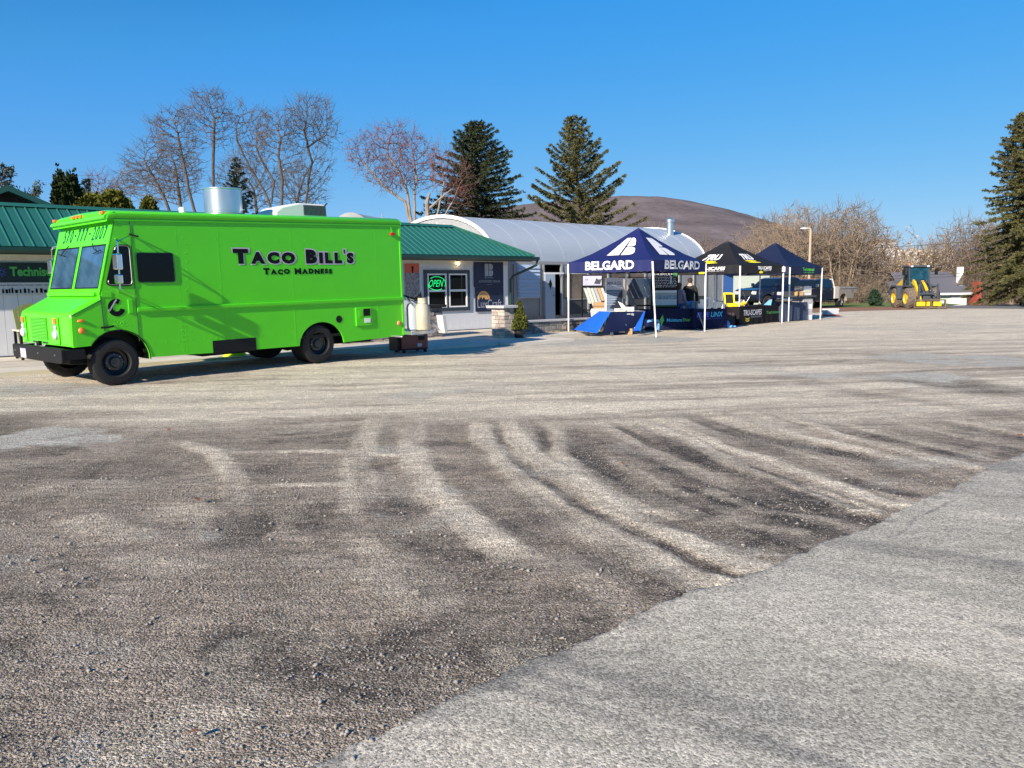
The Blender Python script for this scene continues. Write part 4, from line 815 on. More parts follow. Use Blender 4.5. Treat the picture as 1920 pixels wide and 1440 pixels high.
# hood
hq = MB(); x0, x1 = -.52, -.03
def hoodpts(x, zt_, zl, inset=0): r_ = .09; return [(x, inset, zl), (x, inset, zt_-r_), (x, inset+.03, zt_-.03), (x, inset+r_, zt_), (x, W-inset-r_, zt_), (x, W-inset-.03, zt_-.03), (x, W-inset, zt_-r_), (x, W-inset, zl)]
S = [hoodpts(-.53, 1.20, .70, .05), hoodpts(-.515, 1.25, .69, .02), hoodpts(-.47, 1.275, .69), hoodpts(-.05, 1.50, .88), hoodpts(-.02, 1.53, .9)]
hq.add([p for s_ in S for p in s_], [(i*8+j, i*8+j+1, (i+1)*8+j+1, (i+1)*8+j) for i in range(4) for j in range(7)]+[tuple(range(8))])
# side cheeks down to the arch
hood = T_('hood', hq, 'green', smooth=False, bevel=.012)
fa_h = [p for p in FA if p[0] <= 0]
for y0, y1 in ((0, .03), (W-.03, W)):
    T_('fender', MB().prism([(-.50, 1.2), (-.515, .72), (-.49, .69)]+fa_h+[(-.02, .92), (-.02, 1.45)], y0+.001, y1-.001), 'green')
for y0, y1 in ((.035, .32), (W-.32, W-.035)):
    for (A, c0) in ((FA, 0), (RA, 0)):
        mb = MB(); k_ = len(A); mb.add([(a, y0, b) for a, b in A]+[(a, y1, b) for a, b in A], [(i, i+1, k_+i+1, k_+i) for i in range(k_-1)]); mb.add([(a, y1 if y0 < 1 else y0, b) for a, b in A], [tuple(range(k_))]); T_('wheel_well', mb, 'black')
for y0 in (-.006, W+.001):
    mb = MB(); k_ = len(FA); mb.add([(a, y0, b) for a, b in FA]+[(.18+(a-.18)*1.035, y0-.004, .42+(b-.42)*1.035) for a, b in FA], [(i, i+1, k_+i+1, k_+i) for i in range(k_-1)]); T_('arch_trim', mb, 'black')
T_('hood_seam', MB().tube([(-.50, -.004, 1.20), (-.035, -.004, 1.43)], .006, 4), 'green_dark', hood)
mb = MB()   # cowl vents
T_('cowl', MB().box(-.10, -.03, .12, W-.12, 1.50, 1.56), 'green', bevel=.01)
# grille: recessed dark plate with lattice
gy0, gy1, gz0, gz1 = 1.08, 1.86, .78, 1.15
gr = T_('grille', MB().box(-.536, -.528, gy0, gy1, gz0, gz1), 'green_dark')
mb = MB(); ny, nz = 14, 15
for i in range(ny+1): y = gy0+(gy1-gy0)*i/ny; mb.box(-.545, -.537, y-.007, y+.007, gz0, gz1)
for j in range(nz+1): z = gz0+(gz1-gz0)*j/nz; mb.box(-.548, -.5451, gy0, gy1, z-.006, z+.006)
T_('lattice', mb, 'green', gr)
T_('lower_vent', MB().box(-.538, -.528, 1.1, 1.35, .715, .745).box(-.538, -.528, 1.6, 1.85, .715, .745), 'green_dark'); T_('tow_hook', MB().box(-.58, -.53, 1.42, 1.54, .67, .75), 'black')
for y in (.50, 2.12):
    bz = T_('headlight_bezel', MB().box(-.552, -.535, y-.01, y+.22, .72, 1.17), 'green', bevel=.03)
    T_('headlight', MB().lathe([(.085, 0), (.08, -.03), (.05, -.055), (0.0001, -.062)], 20, (-.552, y+.105, .88), 'x'), 'lamp_lens', bz, smooth=True)
    T_('reflector_bulb', MB().ell((-.565, y+.105, 1.0), (.02, .05, .05)), 'lamp_lens', bz, smooth=True)
    T_('turn_signal', MB().box(-.575, -.55, y+.045, y+.165, 1.06, 1.15), 'amber', bz, bevel=.008)
# bumper
bp = T_('bumper', MB().prism([(.05, .44), (.02, .47), (0, .50), (0, .66), (.03, .68)]+[(W-.03, .68), (W, .66), (W, .50), (W-.02, .47), (W-.05, .44)], -.70, -.62, axis='x'), 'black', bevel=.012)
T_('bumper_end', MB().box(-.66, -.35, .0, .03, .50, .66), 'black'); T_('bumper_end', MB().box(-.66, -.35, W-.03, W, .50, .66), 'black')
T_('licence_plate', MB().box(-.712, -.702, 1.70, 1.98, .46, .62), 'plate_img')
for y in (.3, 1.1, 2.3): T_('bolt', MB().lathe([(.014, 0), (.01, -.012), (.0001, -.014)], 8, (-.70, y, .57), 'x'), 'steel')
# side glass and doors
sd = lambda poly, y0, y1: MB().prism(poly, y0, y1)
def rpoly(P, r=.05, n=4):
    out = []; k = len(P)
    for i in range(k):
        p, a, b = np.array(P[i]), np.array(P[i-1]), np.array(P[(i+1) % k]); da = (a-p)/np.linalg.norm(a-p); db = (b-p)/np.linalg.norm(b-p)
        for j in range(n+1):
            t = j/n; q = (1-t)**2*(p+da*r)+2*t*(1-t)*p+t*t*(p+db*r); out.append(tuple(q))
    return out
dw = [(.255, 2.33), (.50, 2.33), (.50, 1.64), (.055, 1.66)]
T_('door_window_seal', sd(rpoly(dw, .09), -.014, -.001), 'black'); T_('door_window', sd(rpoly([(.265, 2.30), (.475, 2.30), (.475, 1.675), (.095, 1.69)], .07), -.018, -.015), 'glass_dark')
T_('door_window_frame', MB().tube([(a, -.018, b) for a, b in rpoly([(.262, 2.31), (.482, 2.31), (.482, 1.665), (.088, 1.68)], .07)], .007, 4), 'steel')
sw = [(.585, 2.195), (1.215, 2.195), (1.225, 1.70), (.585, 1.705)]
T_('side_window_frame', MB().tube([(a, -.012, b) for a, b in rpoly(sw, .05)]+[(rpoly(sw, .05)[0][0], -.012, rpoly(sw, .05)[0][1])], .008, 5), 'green_dark'); T_('side_window', sd(rpoly(sw, .05), -.010, -.001), 'glass_dark')
T_('door_seam', MB().tube([(.525, -.004, 2.70), (.525, -.004, .72)], .006, 4).tube([(-.035, -.004, 1.5), (-.025, -.004, .93)], .008, 4), 'green_dark')
T_('door_hatch', MB().box(.385, .465, -.018, 0, 1.19, 1.43), 'green', bevel=.012); T_('door_panel_plate', MB().box(-.02, .14, -.010, 0, 1.47, 1.56), 'green', bevel=.012)
T_('door_handle', MB().tube([(-.08, -.03, .985), (.02, -.05, .985), (.09, -.05, .995), (.12, -.01, 1.0)], .018, 6), 'black')
T_('side_lamp', MB().ell((-.37, -.008, 1.11), (.055, .03, .025)), 'amber', smooth=True); T_('side_lamp', MB().ell((-.37, -.008, .955), (.05, .028, .05)), 'amber', smooth=True)
# engine emblem: tilted C with banner text
cm = MB(); cx_, cz_ = .20, 1.30; ro, ri = .138, .062; a0, a1 = R(60), R(345); n = 20
tr = lambda r_, a: (cx_+r_*math.cos(a), -.006, cz_+r_*math.sin(a)*1.05)
cm.add([tr(r_, a0+(a1-a0)*i/n) for r_ in (ro, ri) for i in range(n+1)], [(i, i+1, n+2+i, n+1+i) for i in range(n)])
em = T_('engine_badge', cm, 'text_black'); 
text('lettering', 'Cummins', 'text_white', em, (.085, -.010, 1.235), (.13, 0, .19), (-.026, 0, .02), False, bold=.02)
# mirrors
for f_ in (1, -1):
    yb = -.0 if f_ == 1 else W; o_ = lambda d: yb-f_*d
    mr = T_('mirror', MB().tube([(.30, o_(0), 2.42), (.20, o_(.24), 2.40), (.19, o_(.30), 2.35), (.17, o_(.30), 1.60), (.20, o_(.2), 1.58), (.26, o_(0), 1.56)], .013, 6).tube([(.19, o_(.3), 2.36), (.55, o_(0), 2.50)], .009, 5).tube([(.19, o_(.3), 1.60), (.55, o_(0), 1.47)], .009, 5), 'chrome', smooth=True)
    T_('mirror_head', MB().box(.12, .21, o_(.30)-.10, o_(.30)+.10, 1.91, 2.17), 'chrome', mr, bevel=.02); T_('mirror_head', MB().box(.12, .20, o_(.30)-.09, o_(.30)+.09, 1.69, 1.84), 'chrome', mr, bevel=.02)
T_('shackle', MB().tube([(.50, -.02, 2.50), (.62, -.10, 2.46)], .016, 6), 'black')
# lettering
def line(s, x0, z0, ww, hh, m, dy, bold, jitter=0, ratio=1., parent=tk, seed=3, zig=0):
    r_ = random.Random(seed); big = True; x = x0; items = []
    for i, c in enumerate(s):
        if c == ' ': x += .55*hh; big = True; continue
        k = 1. if big else ratio; V, Fc, asp = txt(c, .04); w_ = min(asp, 1.15)*hh*k*(1.0 if c not in "'" else .5)
        if c == 'I': w_ = hh*k*.32
        if c == "'": items.append((c, x, z0+hh*.72, .1*hh, .3*hh)); x += .2*hh; big = False; continue
        dz = r_.uniform(-zig, zig)*hh; items.append((c, x, z0+dz, w_, hh*k)); x += w_+.13*hh; big = False
    sc_ = ww/(x-x0-.13*hh)
    for c, xx, zz, w_, h_ in items:
        xx = x0+(xx-x0)*sc_; w_ *= sc_; e = jitter
        for pas in ((m[1], dy, e), (m[0], dy-.004, 0)) if e else ((m[0], dy, 0),):
            g = pas[2]; sh_ = r_.uniform(-.05, .05)
            text('lettering' if pas[0] != 'text_lav' else 'lettering_outline', c, pas[0], parent, (xx-g*.8, pas[1], zz-g), (w_+2.6*g, 0, 0), (sh_*0, 0, h_+2*g), False, bold=.075 if c != 'M' else .03)
line("TACO BILL'S", 2.33, 2.005, 2.70, .275, ('text_black', 'text_lav'), -.006, .06, .022, .80)
line('TACO MADNESS', 2.93, 1.80, 1.55, .125, ('text_black',), -.006, .06, 0, .82, seed=9, zig=.05)
# lower panel details
T_('dark_louvre_panel', MB().box(1.82, 2.68, -.008, .036, .385, .625), 'black')
T_('louvre_slats', MB().add([], []).box(1.84, 2.66, -.014, -.009, .42, .43).box(1.84, 2.66, -.014, -.009, .46, .47).box(1.84, 2.66, -.014, -.009, .50, .51).box(1.84, 2.66, -.014, -.009, .54, .55).box(1.84, 2.66, -.014, -.009, .58, .59), 'black_rough')
T_('vent_hole', MB().lathe([(.075, 0), (.0001, -.001)], 16, (4.59, -.006, .865), 'y'), 'black')
hb = T_('service_hatch', MB().box(5.0, 5.42, -.03, 0, .69, 1.085), 'green', bevel=.02)
T_('hatch_window', MB().box(5.20, 5.37, -.036, -.031, .90, 1.05), 'glass_dark', hb); T_('hatch_cover', MB().box(5.07, 5.17, -.038, -.031, .88, 1.02), 'green', hb, bevel=.006); T_('hatch_label', MB().box(5.22, 5.37, -.036, -.031, .755, .85), 'white', hb)
T_('tail_marker', MB().lathe([(.055, 0), (.05, -.02), (.0001, -.035)], 14, (6.17, -.004, .69), 'y'), 'gold'); T_('tail_marker_lens', MB().lathe([(.03, -.028), (.02, -.045), (.0001, -.05)], 12, (6.17, -.004, .69), 'y'), 'red')
T_('clearance_lamp', MB().box(6.02, 6.14, -.05, 0, 2.60, 2.66), 'red', bevel=.012); T_('lamp_wire', MB().tube([(6.06, -.02, 2.66), (6.05, -.015, 2.78)], .006, 4), 'green')
T_('step_hook', MB().tube([(5.95, -.01, .42), (6.1, -.02, .40), (6.22, -.02, .385)], .018, 5), 'galv')
# rivet rows
rv = MB()
def rivet(x, z, y=-.0005, r_=.012):
    if (x-4.16)**2/.56**2+(z-.36)**2/.50**2 < 1 or (x-.18)**2+(z-.42)**2 < .53**2 or z < .43 or (1.8 < x < 2.7 and z < .66): return
    rv.add([(x-r_, y, z), (x, y, z-r_), (x+r_, y, z), (x, y, z+r_), (x, y-.009, z)], [(0, 1, 4), (1, 2, 4), (2, 3, 4), (3, 0, 4)])
x = .56
while x < 6.26:
    rivet(x, GZ(x)-.155); rivet(x, 1.302-.002*x, r_=.007); rivet(x, 1.188-.002*x, r_=.007); x += .062
for x in np.arange(.75, 6.2, .23): rivet(x, .66+.02*math.sin(x)); 
for x in (.56, 1.27, 1.33, 2.1, 3.55, 5.6):
    for z in np.arange(.5, 1.15, .085): rivet(x, z)
for x in (1.45, 2.05): 
    for z in (1.45, 1.6, 1.75, 1.9, 2.05, 2.2, 2.35): rivet(x, z)
for x in np.arange(1.4, 6, .62):
    for z in (1.55, 2.45): rivet(x, z)
for i in range(8): rivet(.05+.05*i, 1.12-.018*i); rivet(.02+.42*math.cos(i)*.2+.2, .99+.01*i)
rv.out('rivets', 'green', tk, False)['kind'] = 'stuff'
for x in (1.30, 2.07, 3.56, 5.62): T_('panel_seam', MB().box(x-.006, x+.006, -.0012, .0, .46 if x != 2.07 else .64, 1.19).box(x-.006, x+.006, -.0012, .0, 1.29, 2.74), 'green')
# wheels
def wheel(name, x, y, r_, w_, face=-1, parent=tk, tread='rubber', rimm='rim_black', white=True, n=36):
    f = face; Tm = lambda a, b, c: (x+a, y+f*b, r_+c)
    P = [(r_*.58, .02), (r_*.62, .0), (r_*.80, .0), (r_*.93, .015), (r_*.985, .05), (r_, .09), (r_, w_-.06), (r_*.97, w_-.03), (r_*.6, w_)]
    ty = MB().lathe([(a, -b) for a, b in P], n, T=Tm, cap=False).out(name, tread, parent, False, smooth=True)
    MB().lathe([(r_*.61, -.01), (r_*.59, -.025), (r_*.55, -.03), (r_*.53, -.10), (r_*.42, -.12)], n, T=Tm, cap=False).out('rim', rimm, ty, False, smooth=True)
    MB().lathe([(r_*.44, -.119), (r_*.36, -.085), (r_*.24, -.08), (r_*.20, -.035), (r_*.15, -.03), (.0001, -.045)], n, T=Tm, cap=False).out('hub', 'hub_grey', ty, False, smooth=True)
    MB().lathe([(r_*.80, .0005), (r_*.815, .0015)], n, T=Tm, cap=False).out('sidewall_ring', 'hub_grey', ty, False) if r_ < .4 else None
    nb = MB()
    for i in range(8):
        a = i*.785; nb.ell((x+r_*.33*math.cos(a), y-f*.085, r_+r_*.33*math.sin(a)), (.013, .02, .013), 6, 4)
    nb.out('lug_nuts', 'chrome', ty, False)['kind'] = 'stuff'
    tr_ = MB()
    for i in range(n):
        a = 2*math.pi*i/n; b = a+.05
        tr_.add([Tm(r_*1.004*math.cos(q), -d_, r_*1.004*math.sin(q)) for q, d_ in ((a, .06), (b, .06), (b+.06, w_*.48), (a+.06, w_*.48))]+[Tm(r_*1.004*math.cos(q), -d_, r_*1.004*math.sin(q)) for q, d_ in ((a+.06, w_*.52), (b+.06, w_*.52), (b, w_-.05), (a, w_-.05))], [(0, 1, 2, 3), (4, 5, 6, 7)])
    tr_.out('tread', 'black_rough', ty, False)
    return ty
wheel('front_wheel', .13, .02, .395, .24, -1); wheel('front_wheel', .13, W-.02, .395, .24, 1)
for y, f in ((.03, -1), (.30, -1), (W-.03, 1), (W-.30, 1)): wheel('rear_wheel', 4.10, y, .395, .23, f)
T_('front_axle', MB().tube([(.13, .2, .39), (.13, W-.2, .39)], .06, 8).box(-.3, 6.1, .62, .72, .40, .56).box(-.3, 6.1, W-.72, W-.62, .40, .56).ell((4.1, W/2, .4), (.2, .25, .2)).tube([(4.1, .3, .4), (4.1, W-.3, .4)], .07, 8), 'black_rough')
T_('under_tank', MB().box(1.9, 2.9, .6, 1.9, .30, .5), 'black_rough', bevel=.02); T_('exhaust_pipe', MB().tube([(5.0, .9, .33), (5.9, .7, .33)], .05, 8), 'black_rough'); T_('radiator_guard', MB().box(-.45, .0, .4, 2.0, .38, .62), 'black_rough', bevel=.02)
# roof gear
fan = T_('exhaust_fan', MB().lathe([(.40, 2.88), (.40, 2.98), (.345, 3.02), (.345, 3.045), (.355, 3.05), (.355, 3.46), (.37, 3.47), (.37, 3.49), (.345, 3.49), (.345, 3.10), (.0001, 3.10)], 36, (2.86, 1.2, 0), 'z'), 'galv', smooth=True)
T_('fan_junction_box', MB().box(3.23, 3.30, 1.15, 1.4, 3.12, 3.38), 'dark_grey', fan)
ac = MB(); P = [(3.80, 2.9), (3.80, 3.08), (3.95, 3.18), (4.35, 3.27), (4.98, 3.27), (5.02, 3.2), (5.04, 2.9)]
acu = T_('roof_air_conditioner', MB().prism(P, .85, 1.6), 'white_plastic', bevel=.03)
mb = MB()
for i in range(18): x = 4.45+i*.031; mb.box(x, x+.014, .835, .86, 3.03, 3.24)
T_('louvre', mb, 'dark_grey', acu); T_('cable', MB().tube([(5.0, 1.1, 3.22), (5.12, 1.1, 3.24), (5.22, 1.1, 3.33)], .014, 5), 'black', acu)
T_('roof_vent_pipe', MB().lathe([(.06, 2.85), (.06, 3.08), (.05, 3.10), (.0001, 3.1)], 14, (2.02, 1.2, 0), 'z'), 'white_plastic', smooth=True)
# tail rack, hose and boxes
T_('tail_rack', MB().box(6.32, 7.0, -.25, 1.2, .42, .50), 'galv', bevel=.01)
T_('rack_frame', MB().tube([(6.34, .05, 1.35), (6.34, .05, .42)], .03, 6).tube([(6.34, .05, 1.30), (6.95, -.55, .46)], .022, 6).tube([(6.34, .45, 1.3), (6.34, .45, .42)], .02, 6), 'galv')
T_('folding_step', MB().box(6.93, 7.03, -.66, -.46, .44, .84, T=lambda x, y, z: (x+(z-.44)*-.15, y, z)), 'offwhite', bevel=.01)
T_('meter_box', MB().box(6.33, 6.42, .02, .20, .62, .93), 'white_plastic', bevel=.01)
T_('regulator', MB().ell((6.6, -.36, 1.12), (.07, .07, .06)).tube([(6.6, -.36, 1.1), (6.6, -.35, .8)], .03, 6), 'tank_cream', smooth=True)
hs = MB(); rr_ = random.Random(5)
for i in range(5): hs.tube([(6.40+.02*i, .25-.1*i, 1.35-.03*i), (6.5+.03*i, .1-.08*i, 1.22), (6.55, -.1-.06*i, 1.16+.05*i), (6.6, -.3, 1.22)], .014, 5)
T_('gas_hoses', hs, 'black')
for (x, y, m, lb) in ((6.62, .02, 'tank_white_shaded', 'white gas bottle, blue shade in its colour, on the truck tail rack, next to the van body'), (6.62, -.34+.04, 'tank_cream', 'cream stained gas bottle on the truck tail rack, outer of the two')):
    P_ = TF.p(x, y, .50); t_ = thing('gas_bottle', lb, 'gas bottle', P_, TF.rot())
    MB().lathe([(.10, 0), (.15, .03), (.155, .1), (.155, .52), (.13, .59), (.06, .63), (.05, .65)], 20, axis='z').out('cylinder', m, t_, False, smooth=True)
    MB().lathe([(.10, .62), (.10, .73), (.085, .73), (.085, .63)], 16, axis='z').out('collar', m, t_, False); MB().lathe([(.02, .63), (.02, .70), (.035, .705), (.03, .72), (.0001, .72)], 8, axis='z').out('valve', 'gold', t_, False)
# generator on the ground
g0, g1 = G(768, 663), G(806, 661); gz = float(zg(g0[0], g0[1]))
gq = thing('generator', 'dark red portable generator on the ground behind the truck tail', 'generator', (g0[0], g0[1], gz), (0, 0, math.atan2(g1[1]-g0[1], g1[0]-g0[0])+.12))
Lg = float(np.hypot(*(g1-g0)[:2])); bd_ = MB().box(-.22, Lg, 0, .5, .06, .46).out('housing', 'gen_red', gq, False, bevel=.04)
MB().box(-.30, -.225, .02, .5, .05, .44).out('end_housing', 'black', gq, False, bevel=.02)
MB().box(.25, .42, -.008, .0, .30, .40).out('control_panel', 'black', gq, False); MB().box(.22, .34, -.008, 0., .14, .22).out('socket_plate', 'sign_grey', gq, False); MB().box(.22, .4, -.006, 0, .41, .44).out('name_strip', 'text_grey', gq, False)
MB().tube([(-.15, .25, .45), (-.15, .25, .52), (Lg-.08, .25, .52), (Lg-.08, .25, .45)], .02, 6).out('carry_handle', 'black', gq, False)
for x in (-.15, Lg-.1):
    for y in (.05, .45): MB().box(x, x+.06, y-.03, y+.03, 0, .065).out('foot', 'rubber', gq, False)
# deck chair left of the truck nose
q = BF.p(-.50, -.95, .11); dc = thing('deck_chair', 'olive slatted garden chair with tan arms behind the truck bumper', 'chair', q, (0, 0, BF.yaw))
for i in range(7):
    x = -.30+i*.085; h_ = 1.22-.035*abs(i-3)**1.6*.6
    MB().box(x, x+.078, 0, .025, .35, h_, T=lambda a, b, c: (a*(1+.25*(c-.35)), b+.28*(c-.35)*.9+.12, c)).out('back_slat', 'chair_olive', dc, False)
for i in range(5): MB().box(-.3, .3, -.42+i*.10, -.33+i*.10, .40, .425, T=lambda a, b, c: (a, b, c-.12*(b+.1)*-1*.3)).out('seat_slat', 'lime' if i < 2 else 'chair_olive', dc, False)
for x in (-.40, .33):
    MB().box(x, x+.10, -.5, .3, .62, .65).out('arm', 'chair_tan', dc, False); MB().box(x+.02, x+.07, -.45, -.38, 0, .62).out('leg', 'black', dc, False); MB().box(x+.02, x+.07, .2, .27, 0, .62).out('leg', 'black', dc, False)
for (x0, yv, sc_, lb) in ((436, 668, 1., 'yellow green plastic footstool on the walk seen under the truck, left of the pair'), (452, 667, .8, 'yellow green plastic footstool on the walk seen under the truck, right of the pair')):
    q = G(x0-2, yv, .08); fs = thing('footstool', lb, 'stool', (q[0], q[1], .075), (0, 0, .5), group='footstools under the truck')
    MB().lathe([(.20*sc_, .0), (.20*sc_, .03), (.15*sc_, .06), (.13*sc_, .42*sc_), (.17*sc_, .44*sc_), (.17*sc_, .48*sc_), (.0001, .49*sc_)], 12, axis='z').out('base', 'lime', fs, False, smooth=True)
    MB().lathe([(.19*sc_, .49*sc_), (.19*sc_, .53*sc_), (.0001, .535*sc_)], 12, axis='z').out('top', 'chair_olive', fs, False)
# potted evergreen by the pier
q = G(974, 639); pt = thing('potted_evergreen', 'small yellow green conical evergreen in a black pot beside the tan pier', 'plant', (q[0], q[1]+.12, .03))
MB().lathe([(.12, 0), (.165, .30), (.18, .30), (.18, .34), (.15, .34), (.14, .28), (.0001, .27)], 20, axis='z').out('pot', 'pot_black', pt, False, smooth=True)

# ------------------------------------------------------------------ TENTS
def tent(label, F_, L_, R_, zb, zt, peak_y, peak_x, fab, cat='canopy tent', logos=None, lean=None):
    F_, L_, R_ = (np.array(p, float) for p in (F_, L_, R_)); K_ = L_+R_-F_; C_ = (L_+R_)/2
    zp = D(peak_x, peak_y, C_[1])[2]
    o = thing('canopy_tent', label, 'tent', (F_[0], F_[1], 0), (0, 0, math.atan2(*(R_-F_)[::-1])))
    cs = [F_, R_, K_, L_]
    def face(i, u, v, off=0.):          # u along the eave, v up the slope
        a, b = cs[i], cs[(i+1) % 4]; e = a+(b-a)*u; uc = .5+(u-.5)*(1-v); e = a+(b-a)*uc; mid = (a+b)/2
        p = e+(C_-mid)*v; h = zt+(zp-zt)*(v**1.28)
        sag = -.05*math.sin(math.pi*uc)*(1-v)*0
        n = mid-C_; n = n/np.linalg.norm(n); return np.array([p[0]+n[0]*off*.5, p[1]+n[1]*off*.5, h+off+sag])
    mb = MB(); N_ = 10
    for i in range(4):
        V = []
        for r in range(N_+1):
            for c in range(N_+1):
                a, b = cs[i], cs[(i+1) % 4]; v = r/N_; mid = (a+b)/2; u = c/N_; uc = .5+(u-.5)*(1-v); p = a+(b-a)*uc+(C_-mid)*v
                wr = .012*math.sin(u*17+r*1.7)*(1-v)*(1 if 0 < r else 0)
                V.append((p[0], p[1], zt+(zp-zt)*(v**1.28)+wr))
        mb.add(V, [(r*(N_+1)+c, r*(N_+1)+c+1, (r+1)*(N_+1)+c+1, (r+1)*(N_+1)+c) for r in range(N_) for c in range(N_)])
    can = mb.out('canopy', fab, o, smooth=True)
    def val(i, u, v, off=0.):
        a, b = cs[i], cs[(i+1) % 4]; p = a+(b-a)*u; mid = (a+b)/2; n = mid-C_; n = n/np.linalg.norm(n)
        k = off+.022*math.sin(u*21+i)*(1-v)*math.sin(math.pi*u)+.012*math.sin(u*55+i*2)*(1-v)
        return np.array([p[0]+n[0]*k, p[1]+n[1]*k, zb+(zt-zb)*v-.012*math.sin(math.pi*u)*(1-v)])
    for i in range(4):
        vb = MB(); nu_, nv_ = 28, 4; vb.add([val(i, a/nu_, b/nv_, .01) for b in range(nv_+1) for a in range(nu_+1)], [(b*(nu_+1)+a, b*(nu_+1)+a+1, (b+1)*(nu_+1)+a+1, (b+1)*(nu_+1)+a) for b in range(nv_) for a in range(nu_)])
        vb.out('valance', fab, o, smooth=True)
    lb = [F_, R_, K_, L_]
    for i, (c, b) in enumerate(zip(cs, lb)):
        foot = b+((lean or {}).get(i, np.zeros(2)))
        l1 = c+(foot-c)*.45; MB().tube([(c[0], c[1], zt-.05), (l1[0], l1[1], 1.12)], .032, 6).tube([(l1[0], l1[1], 1.16), (foot[0], foot[1], .02)], .025, 6).out('leg', 'white', o)
        MB().box(foot[0]-.06, foot[0]+.06, foot[1]-.06, foot[1]+.06, 0.0, .015).out('foot_plate', 'steel', o)
    for i in range(4):
        a, b = cs[i], cs[(i+1) % 4]; a = a+(C_-a)*.06; b = b+(C_-b)*.06; q = lambda t, z: (a[0]+(b-a)[0]*t, a[1]+(b-a)[1]*t, z)
        MB().tube([q(0, zt-.06), q(.25, zb+.02), q(.5, zt-.06), q(.75, zb+.02), q(1, zt-.06)], .012, 4).tube([q(0, zb+.02), q(.25, zt-.06), q(.5, zb+.02), q(.75, zt-.06), q(1, zb+.02)], .012, 4).out('truss', 'alu', o)
    MB().tube([(C_[0], C_[1], zb), (C_[0], C_[1], zp-.02)], .02, 6).out('centre_pole', 'alu', o)
    return o, face, val, cs
def ftext(o, s, m, fn, i, u0, u1, v0, v1, off=.02, rev=False, **k):
    # on faces with i==3 (L->F) u runs left to right; on face 0 (F->R) too
    return text('lettering', s, m, o, 0, 0, 0, mapf=lambda u, v: fn(i, u0+(u1-u0)*u, v0+(v1-v0)*v, off), **k)
LG = [(1.886, 26.17), (4.279, 24.15), (6.561, 26.91), (8.877, 30.94), (10.95, 32.11), (11.74, 33.62), (13.69, 35.16)]
zt1 = D(1212, 484, 24.15)[2]
o, face, val, cs = tent('navy canopy tent with white BELGARD lettering, nearest of the three tents', LG[1], LG[0], LG[2], 2.02, 2.36, 427, 1190, 'tent_navy', lean={0: np.array([.13, -.02])})
for i, (a, b) in ((3, (.22, .80)), (0, (.20, .86))):
    ftext(o, 'BELGARD', 'text_white', val, i, a, b, .22, 1.02, .03, bold=.035, shear=.0)
    mb = MB(); B_logo(mb, lambda u, v: face(i, (.36, .24)[i == 0]+.42*u+.0*v, .23+.50*v, .02)); 
    # subdivide so the emblem follows the slope
    ob = mb.out('emblem', 'text_white', o)
def tru(o, face, val, third=False):
    for i, a in ((3, .30), (0, .20)):
        ftext(o, 'TRU', 'text_white', face, i, a, a+.40, .26, .50, .03, bold=.05, shear=.25)
        mb = MB()
        for q, (c0, c1) in enumerate(((.02, .34), (-.02, .30))):
            v0 = .09+q*.075; n = 8
            lo = [face(i, a+.02+c0+(c1-c0)*k/n, v0+.02*((2*k/n-1)**2), .03) for k in range(n+1)]; hi = [face(i, a+.02+c0+(c1-c0)*k/n, v0+.02+.05*math.sin(math.pi*k/n)+.02*((2*k/n-1)**2), .03) for k in range(n+1)]
            mb.add(lo+hi, [(k, k+1, n+2+k, n+1+k) for k in range(n)])
        mb.out('emblem', 'text_yellow', o)
        ftext(o, 'TRU-SCAPES', 'text_white', val, i, (.40, .38)[i == 0], (.80, .70)[i == 0], .45, .82, .03, bold=.03, shear=.2)
        ftext(o, 'OUTDOOR LIGHTING', 'text_white', val, i, .52, .78 if i == 3 else .68, .30, .40, .03)
        mb = MB(); mb.add([val(i, u, v, .03) for u, v in ((.42, .05), (.50, .05), (.52, .22), (.46, .34), (.41, .22))], [(0, 1, 2, 3, 4)]); mb.out('emblem', 'text_yellow', o)
o, face, val, cs = tent('black canopy tent with white TRU lettering and yellow swooshes, middle of the three', LG[3], (6.68, 33.14), LG[4], 2.02, 2.36, 451, 1357, 'tent_black')
tru(o, face, val)
MB().box(10.86, 10.98, 31.98, 32.02, 2.08, 2.28).out('care_tag', 'white', o)
o, face, val, cs = tent('dark navy canopy tent with small green lettering, farthest of the three', LG[5], (9.64, 35.6), LG[6], 2.0, 2.34, 454, 1448, 'tent_dnavy')
ftext(o, 'Techniseal', 'text_lgreen', val, 0, .36, .72, .45, .85, .03, bold=.03); ftext(o, 'PAVER & STONE CARE', 'text_lgreen', val, 0, .38, .70, .18, .34, .03)

